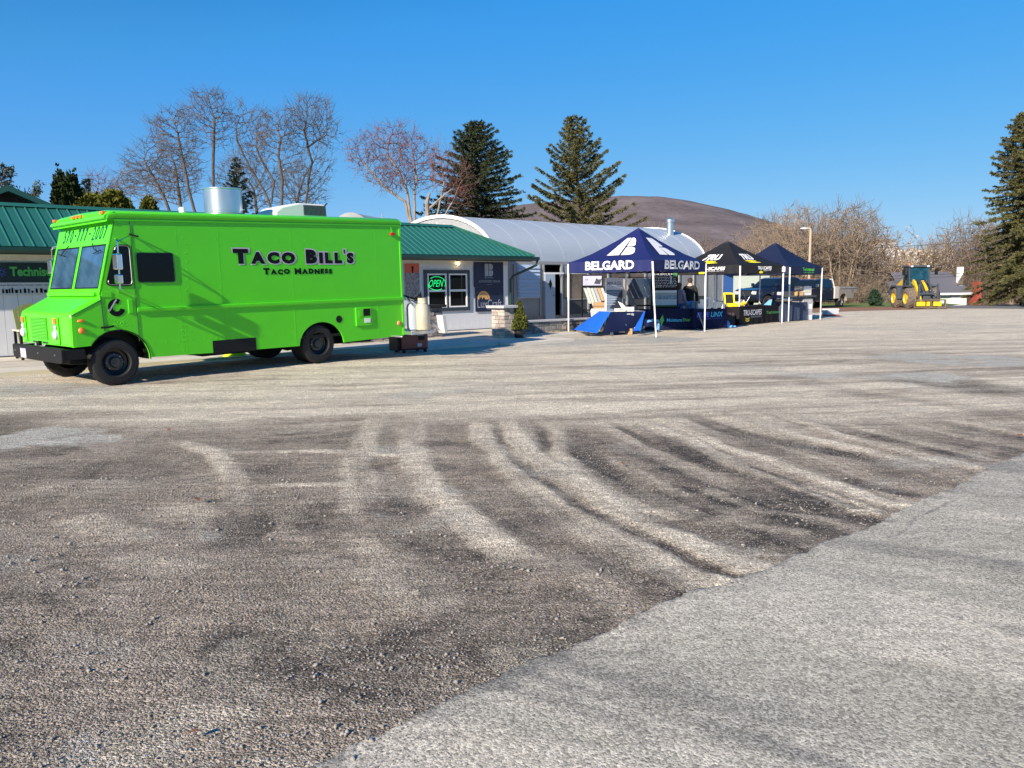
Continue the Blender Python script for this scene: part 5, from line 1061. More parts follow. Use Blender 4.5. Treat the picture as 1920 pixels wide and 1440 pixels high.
# ------------------------------------------------------------------ TABLES AND CLOTHS
def tframe(p0, p1): p0, p1 = np.array(p0[:2]), np.array(p1[:2]); return Frame((p0[0], p0[1], 0), math.atan2(*(p1-p0)[::-1])), float(np.linalg.norm(p1-p0))
def table(label, p0, p1, dep=.72, h_=.74, m='white_plastic'):
    f_, L = tframe(p0, p1); o = thing('folding_table', label, 'table', f_.o, f_.rot())
    MB().box(0, L, 0, dep, h_-.04, h_).out('tabletop', m, o, False, bevel=.008)
    for x in (.12, L-.12):
        for y in (.08, dep-.08): MB().tube([(x, y, .0), (x, y, h_-.04)], .014, 6).out('leg', 'steel', o, False)
    return o, f_, L, dep, h_
def cloth(label, tb, m, top=True, side=True, low=.03, seed=1, wavy=.02):
    o, f_, L, dep, h_ = tb; c = thing('tablecloth', label, 'tablecloth', f_.o, f_.rot())
    r_ = random.Random(seed); ph = r_.uniform(0, 6)
    path = [(-.012, dep+.012), (-.012, -.012), (L+.012, -.012), (L+.012, dep+.012)]
    pts = []; 
    for (a, b), (c2, d2) in zip(path[:-1], path[1:]):
        n = max(4, int(math.hypot(c2-a, d2-b)/.05)); pts += [(a+(c2-a)*i/n, b+(d2-b)*i/n) for i in range(n)]
    pts.append(path[-1]); rows = 6; V = []
    for j in range(rows+1):
        z = h_+.004-(h_-low)*j/rows
        for i, (x, y) in enumerate(pts):
            k = j/rows*wavy*(math.sin(i*.55+ph)+.6*math.sin(i*1.31+ph*2))
            nx = -1 if i < dep/.05 else (1 if x > L else 0); ny = 0 if nx else -1
            V.append((x+nx*(k+.03*j/rows), y+ny*(k+.03*j/rows), z+(.0 if j < rows else .008*math.sin(i*.8))))
    n = len(pts); mb = MB().add(V, [(j*n+i, j*n+i+1, (j+1)*n+i+1, (j+1)*n+i) for j in range(rows) for i in range(n-1)])
    mb.add([(-.012, -.012, h_+.004), (L+.012, -.012, h_+.004), (L+.012, dep+.012, h_+.004), (-.012, dep+.012, h_+.004)], [(0, 1, 2, 3)])
    mb.out('drape', m, c, False, smooth=True); return c
def ct(c, s, m, x0, x1, z0, z1, y=-.062, **k): return text('lettering', s, m, c, (x0, y, z0), (x1-x0, 0, 0), (0, 0, z1-z0), False, **k)
# moisture table and blue table side by side
g = lambda x, y: G(x, y)[:2]
tb1 = table('folding table under the navy MoistureShield cloth', g(1212, 620), g(1299, 618)); c1 = cloth('navy table cloth printed MoistureShield between tent legs', tb1, 'cloth_navy', seed=2)
L = tb1[2]; ct(c1, 'Moisture', 'text_cyan', L*.42, L*.75, .30, .42, bold=.01); ct(c1, 'Shield', 'text_lgreen', L*.76, L*.98, .30, .42, bold=.01)
mb = MB(); mb.add([(L*.30, -.062, .18), (L*.36, -.062, .34), (L*.33, -.062, .56), (L*.27, -.062, .38)], [(0, 1, 2, 3)]); mb.out('emblem', 'text_lgreen', c1, False)
mb = MB(); n = 10; mb.add([(L*.26*i/n, -.064, .28+.05*math.sin(i/n*3.1)) for i in range(n+1)]+[(L*.26*i/n, -.064, .36+.06*math.sin(i/n*3.1)) for i in range(n+1)], [(i, i+1, n+2+i, n+1+i) for i in range(n)]); mb.add([(L*.2, -.064, .02), (L*.26, -.064, .02), (L*.265, -.064, .3), (L*.23, -.064, .3)], [(0, 1, 2, 3)]); mb.out('swoosh', 'light_blue', c1, False)
tb2 = table('folding table under the blue lettered navy cloth', g(1300, 618.5), g(1361, 615.5)); c2 = cloth('navy table cloth printed BLUELINX in bright blue', tb2, 'cloth_navy', seed=3)
L = tb2[2]; ct(c2, 'BLUE', 'text_blue', L*.06, L*.45, .44, .62, bold=.02, shear=.2); ct(c2, 'LINX', 'text_cyan', L*.48, L*.86, .44, .62, bold=.02, shear=.2); ct(c2, 'BUILDING PRODUCTS THAT FIT', 'text_blue', L*.1, L*.82, .36, .40)
tb3 = table('folding table under the black TRU-SCAPES cloth', g(1386, 611), g(1431, 606.5)); c3 = cloth('black table cloth printed TRU-SCAPES in white with yellow mark', tb3, 'cloth_black', seed=4)
L = tb3[2]; ct(c3, 'TRU-SCAPES', 'text_white', L*.10, L*.86, .38, .60, bold=.015, shear=.15); ct(c3, 'OUTDOOR LIGHTING', 'text_grey', L*.4, L*.84, .28, .35)
mb = MB(); n = 8
for q in (.14, .22): mb.add([(L*(.18+.16*i/n), -.066, q+.05*(2*i/n-1)**2) for i in range(n+1)]+[(L*(.18+.16*i/n), -.066, q+.04+.05*(2*i/n-1)**2) for i in range(n+1)], [(i, i+1, n+2+i, n+1+i) for i in range(n)])
mb.out('emblem', 'text_yellow', c3, False)
tb4 = table('folding table under the black cloth with faint green lettering', g(1432, 606.3), g(1464, 602.8)); c4 = cloth('black table cloth with faint green Techniseal lettering beside the white tent leg', tb4, 'cloth_black', seed=5)
ct(c4, 'Techniseal', 'text_lgreen', .1, tb4[2]*.85, .38, .50, bold=.01)
# belgard table with the cloth blown up at its end
tb5 = table('long folding table in front of the stone wall under the bright blue cloth', g(1146, 627), g(1209, 625.5)); o5, f5, L5, d5, h5 = tb5
c5 = thing('tablecloth', 'bright blue and navy cloth blown sideways off the nearest table', 'tablecloth', f5.o, f5.rot())
def lp(x, y, Y): return D(x, y, Y)
A_ = [lp(1078, 610, 25.4), lp(1075, 618, 25.2), lp(1100, 621, 24.9), lp(1118, 623, 24.8)]; B_ = [lp(1112, 589, 25.9), lp(1145, 586.5, 25.2)]
top0, top1 = f5.p(-.02, -.02, h5+.005), f5.p(L5, -.02, h5+.005); tb_, tb2_ = f5.p(-.02, d5, h5+.005), f5.p(L5, d5, h5+.005)
MB().quad(tb_, tb2_, top1, top0).quad(top0, top1, tb2_, tb_).out('cloth_top', 'white', c5)
bl, br_ = lp(1128, 625, 25.0), f5.p(L5-.25, -.10, .14)
def patch(P00, P10, P11, P01, n=10, w_=.03, seed=0):
    P00, P10, P11, P01 = (np.array(p) for p in (P00, P10, P11, P01)); V = []
    for j in range(n+1):
        for i in range(n+1):
            u, v = i/n, j/n; p = (P00*(1-u)+P10*u)*(1-v)+(P01*(1-u)+P11*u)*v; V.append(p+np.array([.3, -1, .3])*w_*math.sin(u*9+seed+v*3)*math.sin(math.pi*v)*v)
    return MB().add(V, [(j*(n+1)+i, j*(n+1)+i+1, (j+1)*(n+1)+i+1, (j+1)*(n+1)+i) for j in range(n) for i in range(n)])
patch(bl, br_, top1, top0, w_=.04).out('front_drape', 'cloth_navy', c5, smooth=True)
patch(A_[1], lp(1120, 625, 25.0), top0, tb_+np.array([-.15, 0, 0]), w_=.06, seed=2).out('end_drape', 'cloth_blue', c5, smooth=True)
patch(lp(1186, 621, 25.1), lp(1202, 619, 25.1), top1+np.array([0, -.02, 0]), top1+np.array([-.05, -.02, 0]), w_=.02).out('corner_drape', 'cloth_blue', c5, smooth=True)
mb = MB(); B_logo(mb, lambda u, v: (np.array(top0)*(1-(.46+.22*u-.1*(1-v)))+np.array(top1)*(.46+.22*u-.1*(1-v)))+np.array([0, -.10, -.06-.28*(1-v)])); mb.out('emblem', 'text_grey', c5)
def onpx(name, label, cat, x0, y0, x1, y1, Y, dep, m, part='box', bevel=.006, group=None, ground=False):
    """box standing at world depth Y whose front shows between two picture corners"""
    a, b = D(x0, y0, Y), D(x1, y1, Y); z0 = 0.0 if ground else b[2]
    o = thing(name, label, cat, ((a[0]+b[0])/2, Y, z0), group=group); w_ = (b[0]-a[0])/2
    MB().box(-w_, w_, 0, dep, 0, a[2]-z0).out(part, m, o, False, bevel=bevel); return o, w_, a[2]-z0
Yt = float(f5.o[1])
o, w_, h_ = onpx('crate', 'blue grey crate on the ground under the nearest table', 'crate', 1144, 608, 1175, 624.5, Yt-.25, .35, 'cloth_slate', ground=True)
MB().box(-w_*.8, -w_*.1, -.006, -.001, h_*.3, h_*.7).out('label', 'sign_grey', o, False); MB().box(w_*.05, w_*.8, -.006, -.001, h_*.2, h_*.8).out('label', 'sign_grey', o, False)
o, w_, h_ = onpx('wooden_block', 'small pale wooden block on the ground beside the blue grey crate', 'block', 1177, 616, 1186, 624.5, Yt-.2, .15, 'wood', ground=True)
onpx('paper_tray', 'white paper stack lying on the ground under the blue cloth corner', 'paper', 1189, 614, 1200, 619.5, Yt-.1, .2, 'white', bevel=0)
zt_ = h5+.006
def onz(name, label, cat, x0, x1, Y, z, hh, dep, m, part='box', bevel=.004, group=None):
    a, b = D(x0, 580, Y), D(x1, 580, Y); o = thing(name, label, cat, ((a[0]+b[0])/2, Y, z), group=group); w_ = (b[0]-a[0])/2
    MB().box(-w_, w_, 0, dep, 0, hh).out(part, m, o, False, bevel=bevel); return o, w_
o, w_ = onz('sample_box', 'cream box with dark print on the nearest table', 'box', 1153, 1173, Yt+.12, zt_, .10, .2, 'offwhite'); text('lettering', 'NEW', 'text_black', o, (-.03, -.004, .03), (.12, 0, 0), (0, 0, .05), False)
o, w_ = onz('brochure_box', 'white brochure box at the right end of the nearest table', 'box', 1176, 1189, Yt+.15, zt_, .14, .18, 'white'); MB().box(-w_*.6, w_*.6, -.004, 0, .03, .11).out('label', 'sign_grey', o, False)
q = D(1163, 583, Yt+.3); o = thing('leaning_card', 'white card leaning over the boxes on the nearest table', 'card', (q[0], q[1], zt_)); MB().add([(-.08, 0, .33), (.08, 0, .25), (.28, -.03, .02), (.1, -.03, 0), (-.08, .02, .33), (.08, .02, .25), (.28, -.01, .02), (.1, -.01, 0)], [(0, 1, 2, 3), (7, 6, 5, 4), (0, 4, 5, 1), (1, 5, 6, 2), (2, 6, 7, 3), (3, 7, 4, 0)]).out('card', 'white', o, False)
# white moulded chair
q = G(1108, 614); ch = thing('plastic_chair', 'white moulded plastic chair behind the blue cloth end', 'chair', (q[0], 27.3, 0), (0, 0, .5))
MB().prism([(-.26, .82), (.26, .82), (.30, .74), (.24, .42), (-.24, .42), (-.30, .74)], .18, .21).out('backrest', 'white_plastic', ch, False, bevel=.01); MB().box(-.25, .25, -.25, .2, .40, .43).out('seat', 'white_plastic', ch, False, bevel=.01)
for x in (-.22, .22):
    for y in (-.22, .18): MB().tube([(x, y, .4), (x*1.15, y*1.15, 0)], .02, 6).out('leg', 'white_plastic', ch, False)
# display stands behind
Yd = 29.6
o, w_, h_ = onpx('monitor_screen', 'black framed screen with pale lavender picture under the navy tent', 'screen', 1091, 515, 1130, 538, Yd, .06, 'black'); MB().box(-w_+.04, w_-.04, -.006, -.001, .06, h_-.05).out('display', 'screen_lav', o, False)
MB().add([(w_*.15, -.01, .12), (w_*.75, -.01, .10), (w_*.9, -.01, .3), (w_*.6, -.01, .27), (w_*.4, -.01, .33)], [(0, 1, 2, 3, 4)]).out('picture', 'dark_grey', o, False); text('lettering', 'T4', 'text_teal', o, (-w_*.7, -.01, h_*.5), (.1, 0, 0), (0, 0, .08), False)
def rack(name, label, X0, X1, Y, zt_, boards, tilt, shift):
    a, b = D(X0, 560, Y)[0], D(X1, 560, Y)[0]; o = thing(name, label, 'display rack', ((a+b)/2, Y, 0)); w_ = (b-a)/2
    MB().tube([(-w_, .1, 0), (-w_, .1, zt_), (w_, .1, zt_), (w_, .1, 0)], .03, 4).tube([(-w_, .1, zt_*.45), (w_, .1, zt_*.45)], .025, 4).out('frame', 'black', o, False)
    x = -w_+.04; n = len(boards); bw_ = (2*w_-.08)/n
    for i, m in enumerate(boards):
        x0 = -w_+.04+i*bw_; zb_ = tilt[i]
        MB().add([(x0, .02, zt_-.04), (x0+bw_-.02, .02, zt_-.04), (x0+bw_-.02+shift*(zt_-zb_), -.28, zb_), (x0+shift*(zt_-zb_), -.28, zb_)]+[(x0, .05, zt_-.04), (x0+bw_-.02, .05, zt_-.04), (x0+bw_-.02+shift*(zt_-zb_), -.25, zb_), (x0+shift*(zt_-zb_), -.25, zb_)], [(0, 1, 2, 3), (7, 6, 5, 4), (0, 4, 5, 1), (1, 5, 6, 2), (2, 6, 7, 3), (3, 7, 4, 0)]).out('sample_board', m, o, False)
    return o
rack('sample_rack', 'black rack of sloping pale stone and wood samples below the lavender screen', 1092, 1134, Yd, D(1110, 538, Yd)[2], ['deck_sage', 'deck_ivory', 'deck_sage', 'deck_grey', 'wood', 'deck_sage'], [.95, .85, .9, .95, 1.05, .9], .28)
rack('decking_rack', 'black rack of sloping grey and ivory decking boards behind the banner', 1160, 1222, Yd-.1, D(1190, 520, Yd)[2], ['deck_taupe', 'deck_slate', 'deck_slate', 'deck_ivory', 'deck_sage', 'deck_grey'], [.62, 1.1, 1.15, 1.15, 1.1, .9], .40)
o, w_, h_ = onpx('pallet_box', 'stack of brown wooden boxes behind the white chair', 'box', 1114, 567, 1135, 586, Yd-.6, .4, 'wood', ground=True)
for i in range(1, 7): MB().box(-w_-.002, w_+.002, -.004, .4, h_*i/7-.008, h_*i/7+.008).out('board_gap', 'mortar', o, False)
# tall printed banner
Yb = 26.9; o, w_, h_ = onpx('standing_banner', 'tall white and navy MIRAGE banner under the navy tent', 'banner', 1135, 521, 1168, 588, Yb, .03, 'mirage_low', part='panel', bevel=0, ground=True)
zsplit = D(1150, 543, Yb)[2]; MB().box(-w_, w_, -.006, -.001, zsplit, h_).out('top_panel', 'mirage_top', o, False); MB().box(-w_-.015, -w_+.04, -.012, .03, 0, h_).out('edge_strip', 'white', o, False)
text('lettering', 'MIRAGE', 'mirage_low', o, (-w_*.78, -.010, zsplit+.15), (w_*1.6, 0, 0), (0, 0, .12), False, bold=.02)
for i in range(2): MB().box(-w_*.8, w_*.85, -.010, -.007, zsplit+.035+i*.05, zsplit+.05+i*.05).out('text_line', 'text_grey', o, False)
for i in range(6): MB().box(-w_*.8, w_*(.5-.08*i), -.010, -.0, zsplit-.1-i*.08, zsplit-.085-i*.08).out('text_line', 'text_grey', o, False)
MB().add([(w_*.9, -.008, zsplit-.02), (w_*.9, -.008, zsplit-.75), (-w_*.5, -.008, zsplit-.62)], [(0, 1, 2)]).out('picture', 'sign_dark', o, False); MB().box(-w_, w_, -.12, .15, 0, .05).out('base', 'alu', o, False)  # flat dark triangle across the banner's lower right
# black price board
Yp = 29.2; o, w_, h_ = onpx('price_board', 'tall black board of small white writing above a white and green print', 'board', 1221, 510, 1271, 580, Yp, .05, 'black', part='panel', ground=True)
zt0 = h_; zm = D(1246, 543.5, Yp)[2]; rr_ = random.Random(4)
mb = MB()
for i in range(9):
    x = -w_+.06; z = zt0-.09-i*.058
    while x < w_-.08:
        l = rr_.uniform(.02, .07)
        if not (x > w_*.5 and i < 3): mb.box(x, x+l, -.006, -.001, z, z+.02)
        x += l+rr_.uniform(.015, .05)
mb.out('writing', 'text_white', o, False); MB().box(w_*.60, w_*.92, -.006, -.001, zt0-.2, zt0-.04).out('small_picture', 'print_green', o, False); MB().box(w_*.42, w_*.50, -.012, -.007, zt0-.42, zt0-.15).out('paper_strip', 'white', o, False)
MB().box(-w_+.05, w_-.05, -.008, -.001, .82, zm-.02).out('print', 'print_white', o, False); MB().box(-w_+.05, w_-.05, -.012, -.0081, 1.08, 1.24).out('print_picture', 'print_photo', o, False); MB().box(-w_+.05, w_-.05, -.012, -.0081, 1.25, 1.32).out('print_band', 'deck_sage', o, False); MB().box(-w_+.05, w_-.05, -.012, -.0081, .82, .87).out('print_band', 'print_green', o, False)
# easel signs leaning on the blue table
q = G(1303, 618); o = thing('easel_sign', 'dark A frame board leaning between the two navy tables', 'sign', (q[0]+.1, q[1]-.22, 0)); MB().add([(-.05, .12, .62), (.02, .12, .62), (.28, -.05, .0), (.17, -.05, 0), (-.05, .15, .62), (.02, .15, .62), (.28, -.02, 0), (.17, -.02, 0)], [(0, 1, 2, 3), (7, 6, 5, 4), (0, 4, 5, 1), (1, 5, 6, 2), (2, 6, 7, 3), (3, 7, 4, 0)]).out('panel', 'cloth_slate', o, False); MB().tube([(-.05, -.03, .60), (.18, -.06, .0)], .015, 4).out('edge_rail', 'text_grey', o, False)
f2 = tb2[1]; h2_ = .745
for i, (x0, x1, hh, lb, shp) in enumerate(((1309, 1322, .33, 'white square post sample on the blue lettered table, leftmost', 0), (1322, 1333, .40, 'white channel shaped trim sample on the blue lettered table', 1), (1337, 1345, .30, 'pale cleaner jug on the blue lettered table', 2), (1352, 1359, .24, 'white bottle at the right end of the blue lettered table', 2))):
    y_ = float(f2.o[1])+.25; a, b = D(x0, 575, y_)[0], D(x1, 575, y_)[0]; w_ = (b-a)/2; nm = ('post_sample', 'trim_sample', 'jug')[shp]; o = thing(nm, lb, ('sample', 'sample', 'jug')[shp], ((a+b)/2, y_, h2_))
    if shp == 0: MB().box(-w_, w_, 0, .15, 0, .18).box(-w_*.4, w_*.7, .0, .15, .18, hh).out('body', 'white', o, False)
    elif shp == 1: MB().box(-w_, w_, 0, .1, 0, .05).box(-w_, w_, 0, .1, hh-.05, hh).box(-w_*.7, -w_*.35, 0, .1, .05, hh-.05).box(w_*.1, w_*.5, 0, .1, .05, hh-.05).out('body', 'white', o, False)
    else:
        MB().lathe([(w_, 0), (w_, hh*.7), (w_*.4, hh*.9), (w_*.35, hh)], 12, axis='z').out('body', 'white', o, False, smooth=True); MB().lathe([(w_*.45, hh), (w_*.45, hh+.04), (.0001, hh+.041)], 10, axis='z').out('cap', 'light_blue', o, False)
q = D(1348, 575, float(f2.o[1])+.3); o = thing('tabletop_easel', 'small dark square frame stand on the blue lettered table', 'frame', (q[0], q[1], h2_)); MB().tube([(-.08, 0, 0), (-.08, 0, .28), (.14, 0, .24), (.14, 0, 0)], .018, 4).box(-.1, .16, -.05, .1, 0, .02).out('frame', 'black', o, False)
# blue upright banner
o, w_, h_ = onpx('blue_banner', 'plain blue upright banner beside the grey hoop house wall', 'banner', 1358, 505, 1374, 575, 31.5, .12, 'sign_navy', part='panel', ground=True); o.children[0].data.materials[0] = mat('banner_blue', (.01, .06, .22), .6, bump=.2, bscale=4)
# bags between tables
q = G(1368, 612); o = thing('shopping_bag', 'dark brown bag pile on the ground left of the TRU-SCAPES table', 'bag', (q[0], q[1]+.1, 0)); 
MB().add([(-.2, 0, 0), (.25, 0, 0), (.25, .35, 0), (-.2, .35, 0), (-.15, .05, .5), (.22, .05, .52), (.22, .3, .52), (-.15, .3, .5)], [(0, 1, 5, 4), (1, 2, 6, 5), (2, 3, 7, 6), (3, 0, 4, 7), (4, 5, 6, 7), (3, 2, 1, 0)]).out('bag', mat('bag_brown', (.05, .03, .035), .8, bump=.5, bscale=10), o, False, bevel=.03); MB().tube([(-.08, 0, .45), (-.05, -.03, .62), (.05, -.03, .62), (.08, 0, .46)], .01, 5).out('handle', 'black', o, False)
q = G(1363, 614.5); o = thing('crumpled_bag', 'crumpled light blue plastic bag on the gravel by the brown bag', 'bag', (q[0], q[1]-.05, 0)); r_ = random.Random(2)
mb = MB(); mb.ell((0, 0, .1), (.10, .09, .16), 10, 7); mb.ell((.16, -.02, .04), (.16, .06, .045), 10, 6); mb.v = [(x+r_.uniform(-.02, .02), y+r_.uniform(-.02, .02), max(.003, z+r_.uniform(-.02, .02))) for x, y, z in mb.v]; mb.out('bag', 'light_blue', o, False)
# yellow case on the TRU table end
f3 = tb3[1]; h3 = .75; q = D(1376, 574, 30.9); o = thing('yellow_case', 'open yellow tool case standing with its dark lid up left of the white tent leg', 'case', (q[0], 30.95, h3-.02))
MB().box(-.20, .26, 0, .3, 0, .14).out('case_base', 'yellow_bright', o, False, bevel=.02)
mb = MB(); mb.box(-.28, -.22, .26, .32, .1, .55).box(.08, .14, .26, .32, .1, .5).box(-.22, .08, .26, .32, .48, .55); mb.v = [(x-(z-.1)*.12, y, z) for x, y, z in mb.v]; mb.out('lid_rim', 'yellow_bright', o, False, bevel=.01)
mb = MB().box(-.22, .09, .27, .30, .12, .48); mb.v = [(x-(z-.1)*.12, y, z) for x, y, z in mb.v]; mb.out('lid_foam', 'black_rough', o, False); tq = MB().box(-.25, .3, .05, .35, -.02-.73, -.02).out('case_stand', 'cloth_black', o, False)
q = D(1391, 573, 30.9); o = thing('yellow_gloves', 'yellow bundle lying on the TRU-SCAPES table beside the case', 'bundle', (q[0], 31.05, h3)); MB().ell((0, 0, .08), (.16, .1, .09), 8, 6).ell((.14, .02, .12), (.1, .08, .07), 8, 6).out('bundle', 'yellow', o, False)
f3p = lambda x, y: f3.p(x, y, h3)
for i in range(6):
    x = .25+i*.17; P_ = f3p(x, .25+.1*(i % 2)); o = thing('light_fixture', ['small white spotlight sample on the TRU-SCAPES table, left end', 'silver path light sample on the TRU-SCAPES table next to the white spotlight', 'tall silver fixture on the TRU-SCAPES table left of the middle', 'short silver lamp on the TRU-SCAPES table right of the middle', 'pale silver bollard lamp on the TRU-SCAPES table', 'rightmost silver fixture on the TRU-SCAPES table'][i], 'lamp', P_)
    hh = (.14, .18, .26, .16, .2, .24)[i]; MB().lathe([(.05, 0), (.05, .02), (.02, .03), (.02, hh*.7), (.055, hh*.75), (.06, hh), (.0001, hh+.01)], 12, axis='z').out('lamp_body', 'white' if i in (0, 4) else 'galv', o, False, smooth=True)
P_ = f3p(1.5, .3); o = thing('wire_hoop_stand', 'thin curved wire stand at the right end of the TRU-SCAPES table', 'stand', P_); MB().tube([(-.15+.3*math.sin(t), 0, .55*math.sin(t*1.0)+.02) for t in np.linspace(0, 1.5, 10)], .012, 5).tube([(0, 0, 0), (-.25, 0, .55)], .008, 4).out('hoop', 'galv', o, False)
q = D(1444, 568, 31.8); o = thing('blue_glove', 'pale blue folded cloth on the black table beside the fixtures', 'cloth', (q[0], 32.0, .75)); MB().add([(-.18, 0, .02), (.1, 0, .0), (.14, 0, .24), (.02, 0, .2), (-.18, .05, .02), (.1, .05, .0), (.14, .05, .24), (.02, .05, .2)], [(0, 1, 2, 3), (7, 6, 5, 4), (0, 4, 5, 1), (1, 5, 6, 2), (2, 6, 7, 3), (3, 7, 4, 0)]).out('cloth', 'light_blue', o, False)
# outdoor kitchen island: slate cloth table, block column and chest
tb6 = table('folding table under the slate blue cloth below the farthest tent', g(1466, 603.5), g(1512, 600.5), dep=.8, h_=.80); c6 = cloth('plain slate blue table cloth under the farthest tent', tb6, 'cloth_slate', seed=7)
q = G(1519, 600.5); fr_ = Frame((q[0]-.3, q[1]+.05, 0), .55); o = thing('block_chimney', 'pale grey block outdoor chimney column with a dark shelf', 'fireplace', fr_.o, fr_.rot())
zt_ = D(1518, 536, q[1])[2]; zsh = D(1518, 557, q[1])[2]
k = 0; z = .0
while z < zsh-.1:
    z1_ = min(z+.24, zsh-.02); MB().box(0, .62, 0, .6, z+.003, z1_-.003).out('block', 'cap_stone' if k % 2 else 'white', o, False, bevel=.01); z = z1_; k += 1
MB().box(-.38, .75, -.1, .7, zsh, zsh+.07).out('shelf', 'dark_grey', o, False, bevel=.01)
z = zsh+.072
while z < zt_-.05:
    z1_ = min(z+.12, zt_); MB().box(.06, .56, .04, .56, z+.003, z1_-.003).out('block', 'offwhite' if k % 2 else 'white', o, False, bevel=.008); z = z1_; k += 1
P_ = fr_.p(-.2, .02, zsh+.072); o = thing('cardboard_box', 'small orange brown cardboard box on the dark chimney shelf', 'box', P_, (0, 0, .3)); MB().box(-.16, .16, 0, .2, 0, .2).out('carton', 'cardboard', o, False); MB().box(-.03, .03, -.003, .203, .1, .203).out('tape', 'deck_taupe', o, False)
q = G(1562, 592.5); o = thing('cool_box', 'white and grey cool box with red base alone on the gravel right of the tents', 'cool box', (q[0], q[1], 0), (0, 0, .25)); MB().box(-.33, .33, 0, .42, .07, .30).out('body', 'sign_grey', o, False, bevel=.02); MB().box(-.34, .34, -.01, .43, 0, .075).out('base', mat('cooler_red', (.35, .06, .05), .6), o, False, bevel=.01); MB().box(-.34, .34, -.01, .43, .30, .36).out('lid', 'white', o, False, bevel=.015)

# ------------------------------------------------------------------ PEOPLE
def skin(name, joints, bones, m, parent, sub=2, root=0, world=False):
    me = bpy.data.meshes.new(name); me.from_pydata([j[:3] for j in joints], bones, []); me.update()
    o = obj(name, me, m, parent, world); md = o.modifiers.new('skin', 'SKIN'); md.use_smooth_shade = True
    for i, j in enumerate(joints):
        r_ = j[3]; me.skin_vertices[0].data[i].radius = (r_, r_ if len(j) < 5 else j[4]); me.skin_vertices[0].data[i].use_root = (i == root)
    s_ = o.modifiers.new('subd', 'SUBSURF'); s_.levels = sub; s_.render_levels = sub; return o
def person(label, P, yaw, H, coat, trousers, hair, fem=False, long_hair=False, arms=None, lean=0.):
    k = H/1.78; o = thing('person', label, 'person', P, (0, 0, yaw))   # faces +y
    sh = (.19 if not fem else .16); J = []; Bn = []
    def j(x, y, z, r, r2=None): J.append((x*k, y*k+lean*max(0, z-.95)*k, z*k, r*k)+((r2*k,) if r2 else ())); return len(J)-1
    pel = j(0, 0, .96, .13, .10); wa = j(0, 0, 1.12, .12, .09); chst = j(0, 0, 1.32, .15, .10); nk0 = j(0, 0, 1.46, .075, .07); nk = j(0, .01, 1.53, .052); hd = j(0, .025, 1.63, .078, .085); tp = j(0, .015, 1.73, .06)
    Bn += [(pel, wa), (wa, chst), (chst, nk0), (nk0, nk), (nk, hd), (hd, tp)]
    hands = []
    for s_ in (-1, 1):
        a = j(s_*sh, 0, 1.42, .055); e = j(s_*(sh+.06), .03 if not arms else arms[0], 1.14, .042); w_ = j(s_*(sh+.05), .12 if not arms else arms[1], .92, .028); h_ = j(s_*(sh+.045), .14 if not arms else arms[1]+.03, .85, .030, .018)
        Bn += [(nk0, a), (a, e), (e, w_), (w_, h_)]; hands.append((s_, h_))
        for q, (dx, L) in enumerate(((-.022, .05), (-.008, .065), (.006, .06), (.018, .045))):
            f0 = j(s_*(sh+.045)+dx, .145, .81, .009); f1 = j(s_*(sh+.045)+dx, .15, .81-L, .008); Bn += [(h_, f0), (f0, f1)]
        t0 = j(s_*(sh+.01), .165, .85, .010); t1 = j(s_*(sh+.005), .18, .82, .009); Bn += [(h_, t0), (t0, t1)]
        hp_ = j(s_*.09, 0, .90, .085); kn = j(s_*.10, .01, .50, .055); an_ = j(s_*.10, -.01, .09, .038); toe = j(s_*.11, .14, .04, .035); Bn += [(pel, hp_), (hp_, kn), (kn, an_), (an_, toe)]
    body = skin('body', J, Bn, 'skin', o)
    J2 = []; B2 = []
    def j2(x, y, z, r, r2=None): J2.append((x*k, y*k+lean*max(0, z-.95)*k, z*k, r*k)+((r2*k,) if r2 else ())); return len(J2)-1
    b0 = j2(0, 0, .94 if not fem else .86, .175, .13); b1 = j2(0, 0, 1.10, .165, .125); b2 = j2(0, 0, 1.30, .19, .13); b3 = j2(0, 0, 1.43, .12, .10); b4 = j2(0, .01, 1.51, .075); B2 += [(b0, b1), (b1, b2), (b2, b3), (b3, b4)]
    for s_ in (-1, 1):
        a = j2(s_*sh, 0, 1.42, .075); e = j2(s_*(sh+.06), .03 if not arms else arms[0], 1.14, .062); w_ = j2(s_*(sh+.05), .12 if not arms else arms[1], .93, .048); B2 += [(b3, a), (a, e), (e, w_)]
    skin('jacket', J2, B2, coat, o, root=1)
    J3 = []; B3 = []
    def j3(x, y, z, r): J3.append((x*k, y*k, z*k, r*k)); return len(J3)-1
    p0 = j3(0, 0, .97, .14)
    for s_ in (-1, 1):
        a = j3(s_*.09, 0, .88, .10); b = j3(s_*.10, .01, .50, .072); c = j3(s_*.10, -.01, .10, .060); B3 += [(p0, a), (a, b), (b, c)]
    skin('trousers', J3, B3, trousers, o)
    for s_ in (-1, 1): MB().ell((s_*.11*k, .05*k, .045*k), (.05*k, .14*k, .045*k), 10, 6).out('shoe', 'shoe', o, False, smooth=True)
    hz, hy = 1.64*k, (.02*k+lean*.69*k)
    MB().ell((0, hy-.012*k, hz+.035*k), (.092*k, .10*k, .095*k), 14, 10, T=lambda x, y, z: (x, y-(.03*k if z < hz else 0), z)).out('hair', hair, o, False, smooth=True)
    if long_hair: MB().ell((0, hy-.055*k, hz-.05*k), (.085*k, .055*k, .13*k), 12, 8).out('hair_back', hair, o, False, smooth=True)
    MB().add([(-.014*k, hy+.085*k, hz-.02*k), (.014*k, hy+.085*k, hz-.02*k), (0, hy+.125*k, hz-.025*k), (0, hy+.09*k, hz+.02*k)], [(0, 1, 2), (1, 3, 2), (3, 0, 2)]).out('nose', 'skin', o, False)
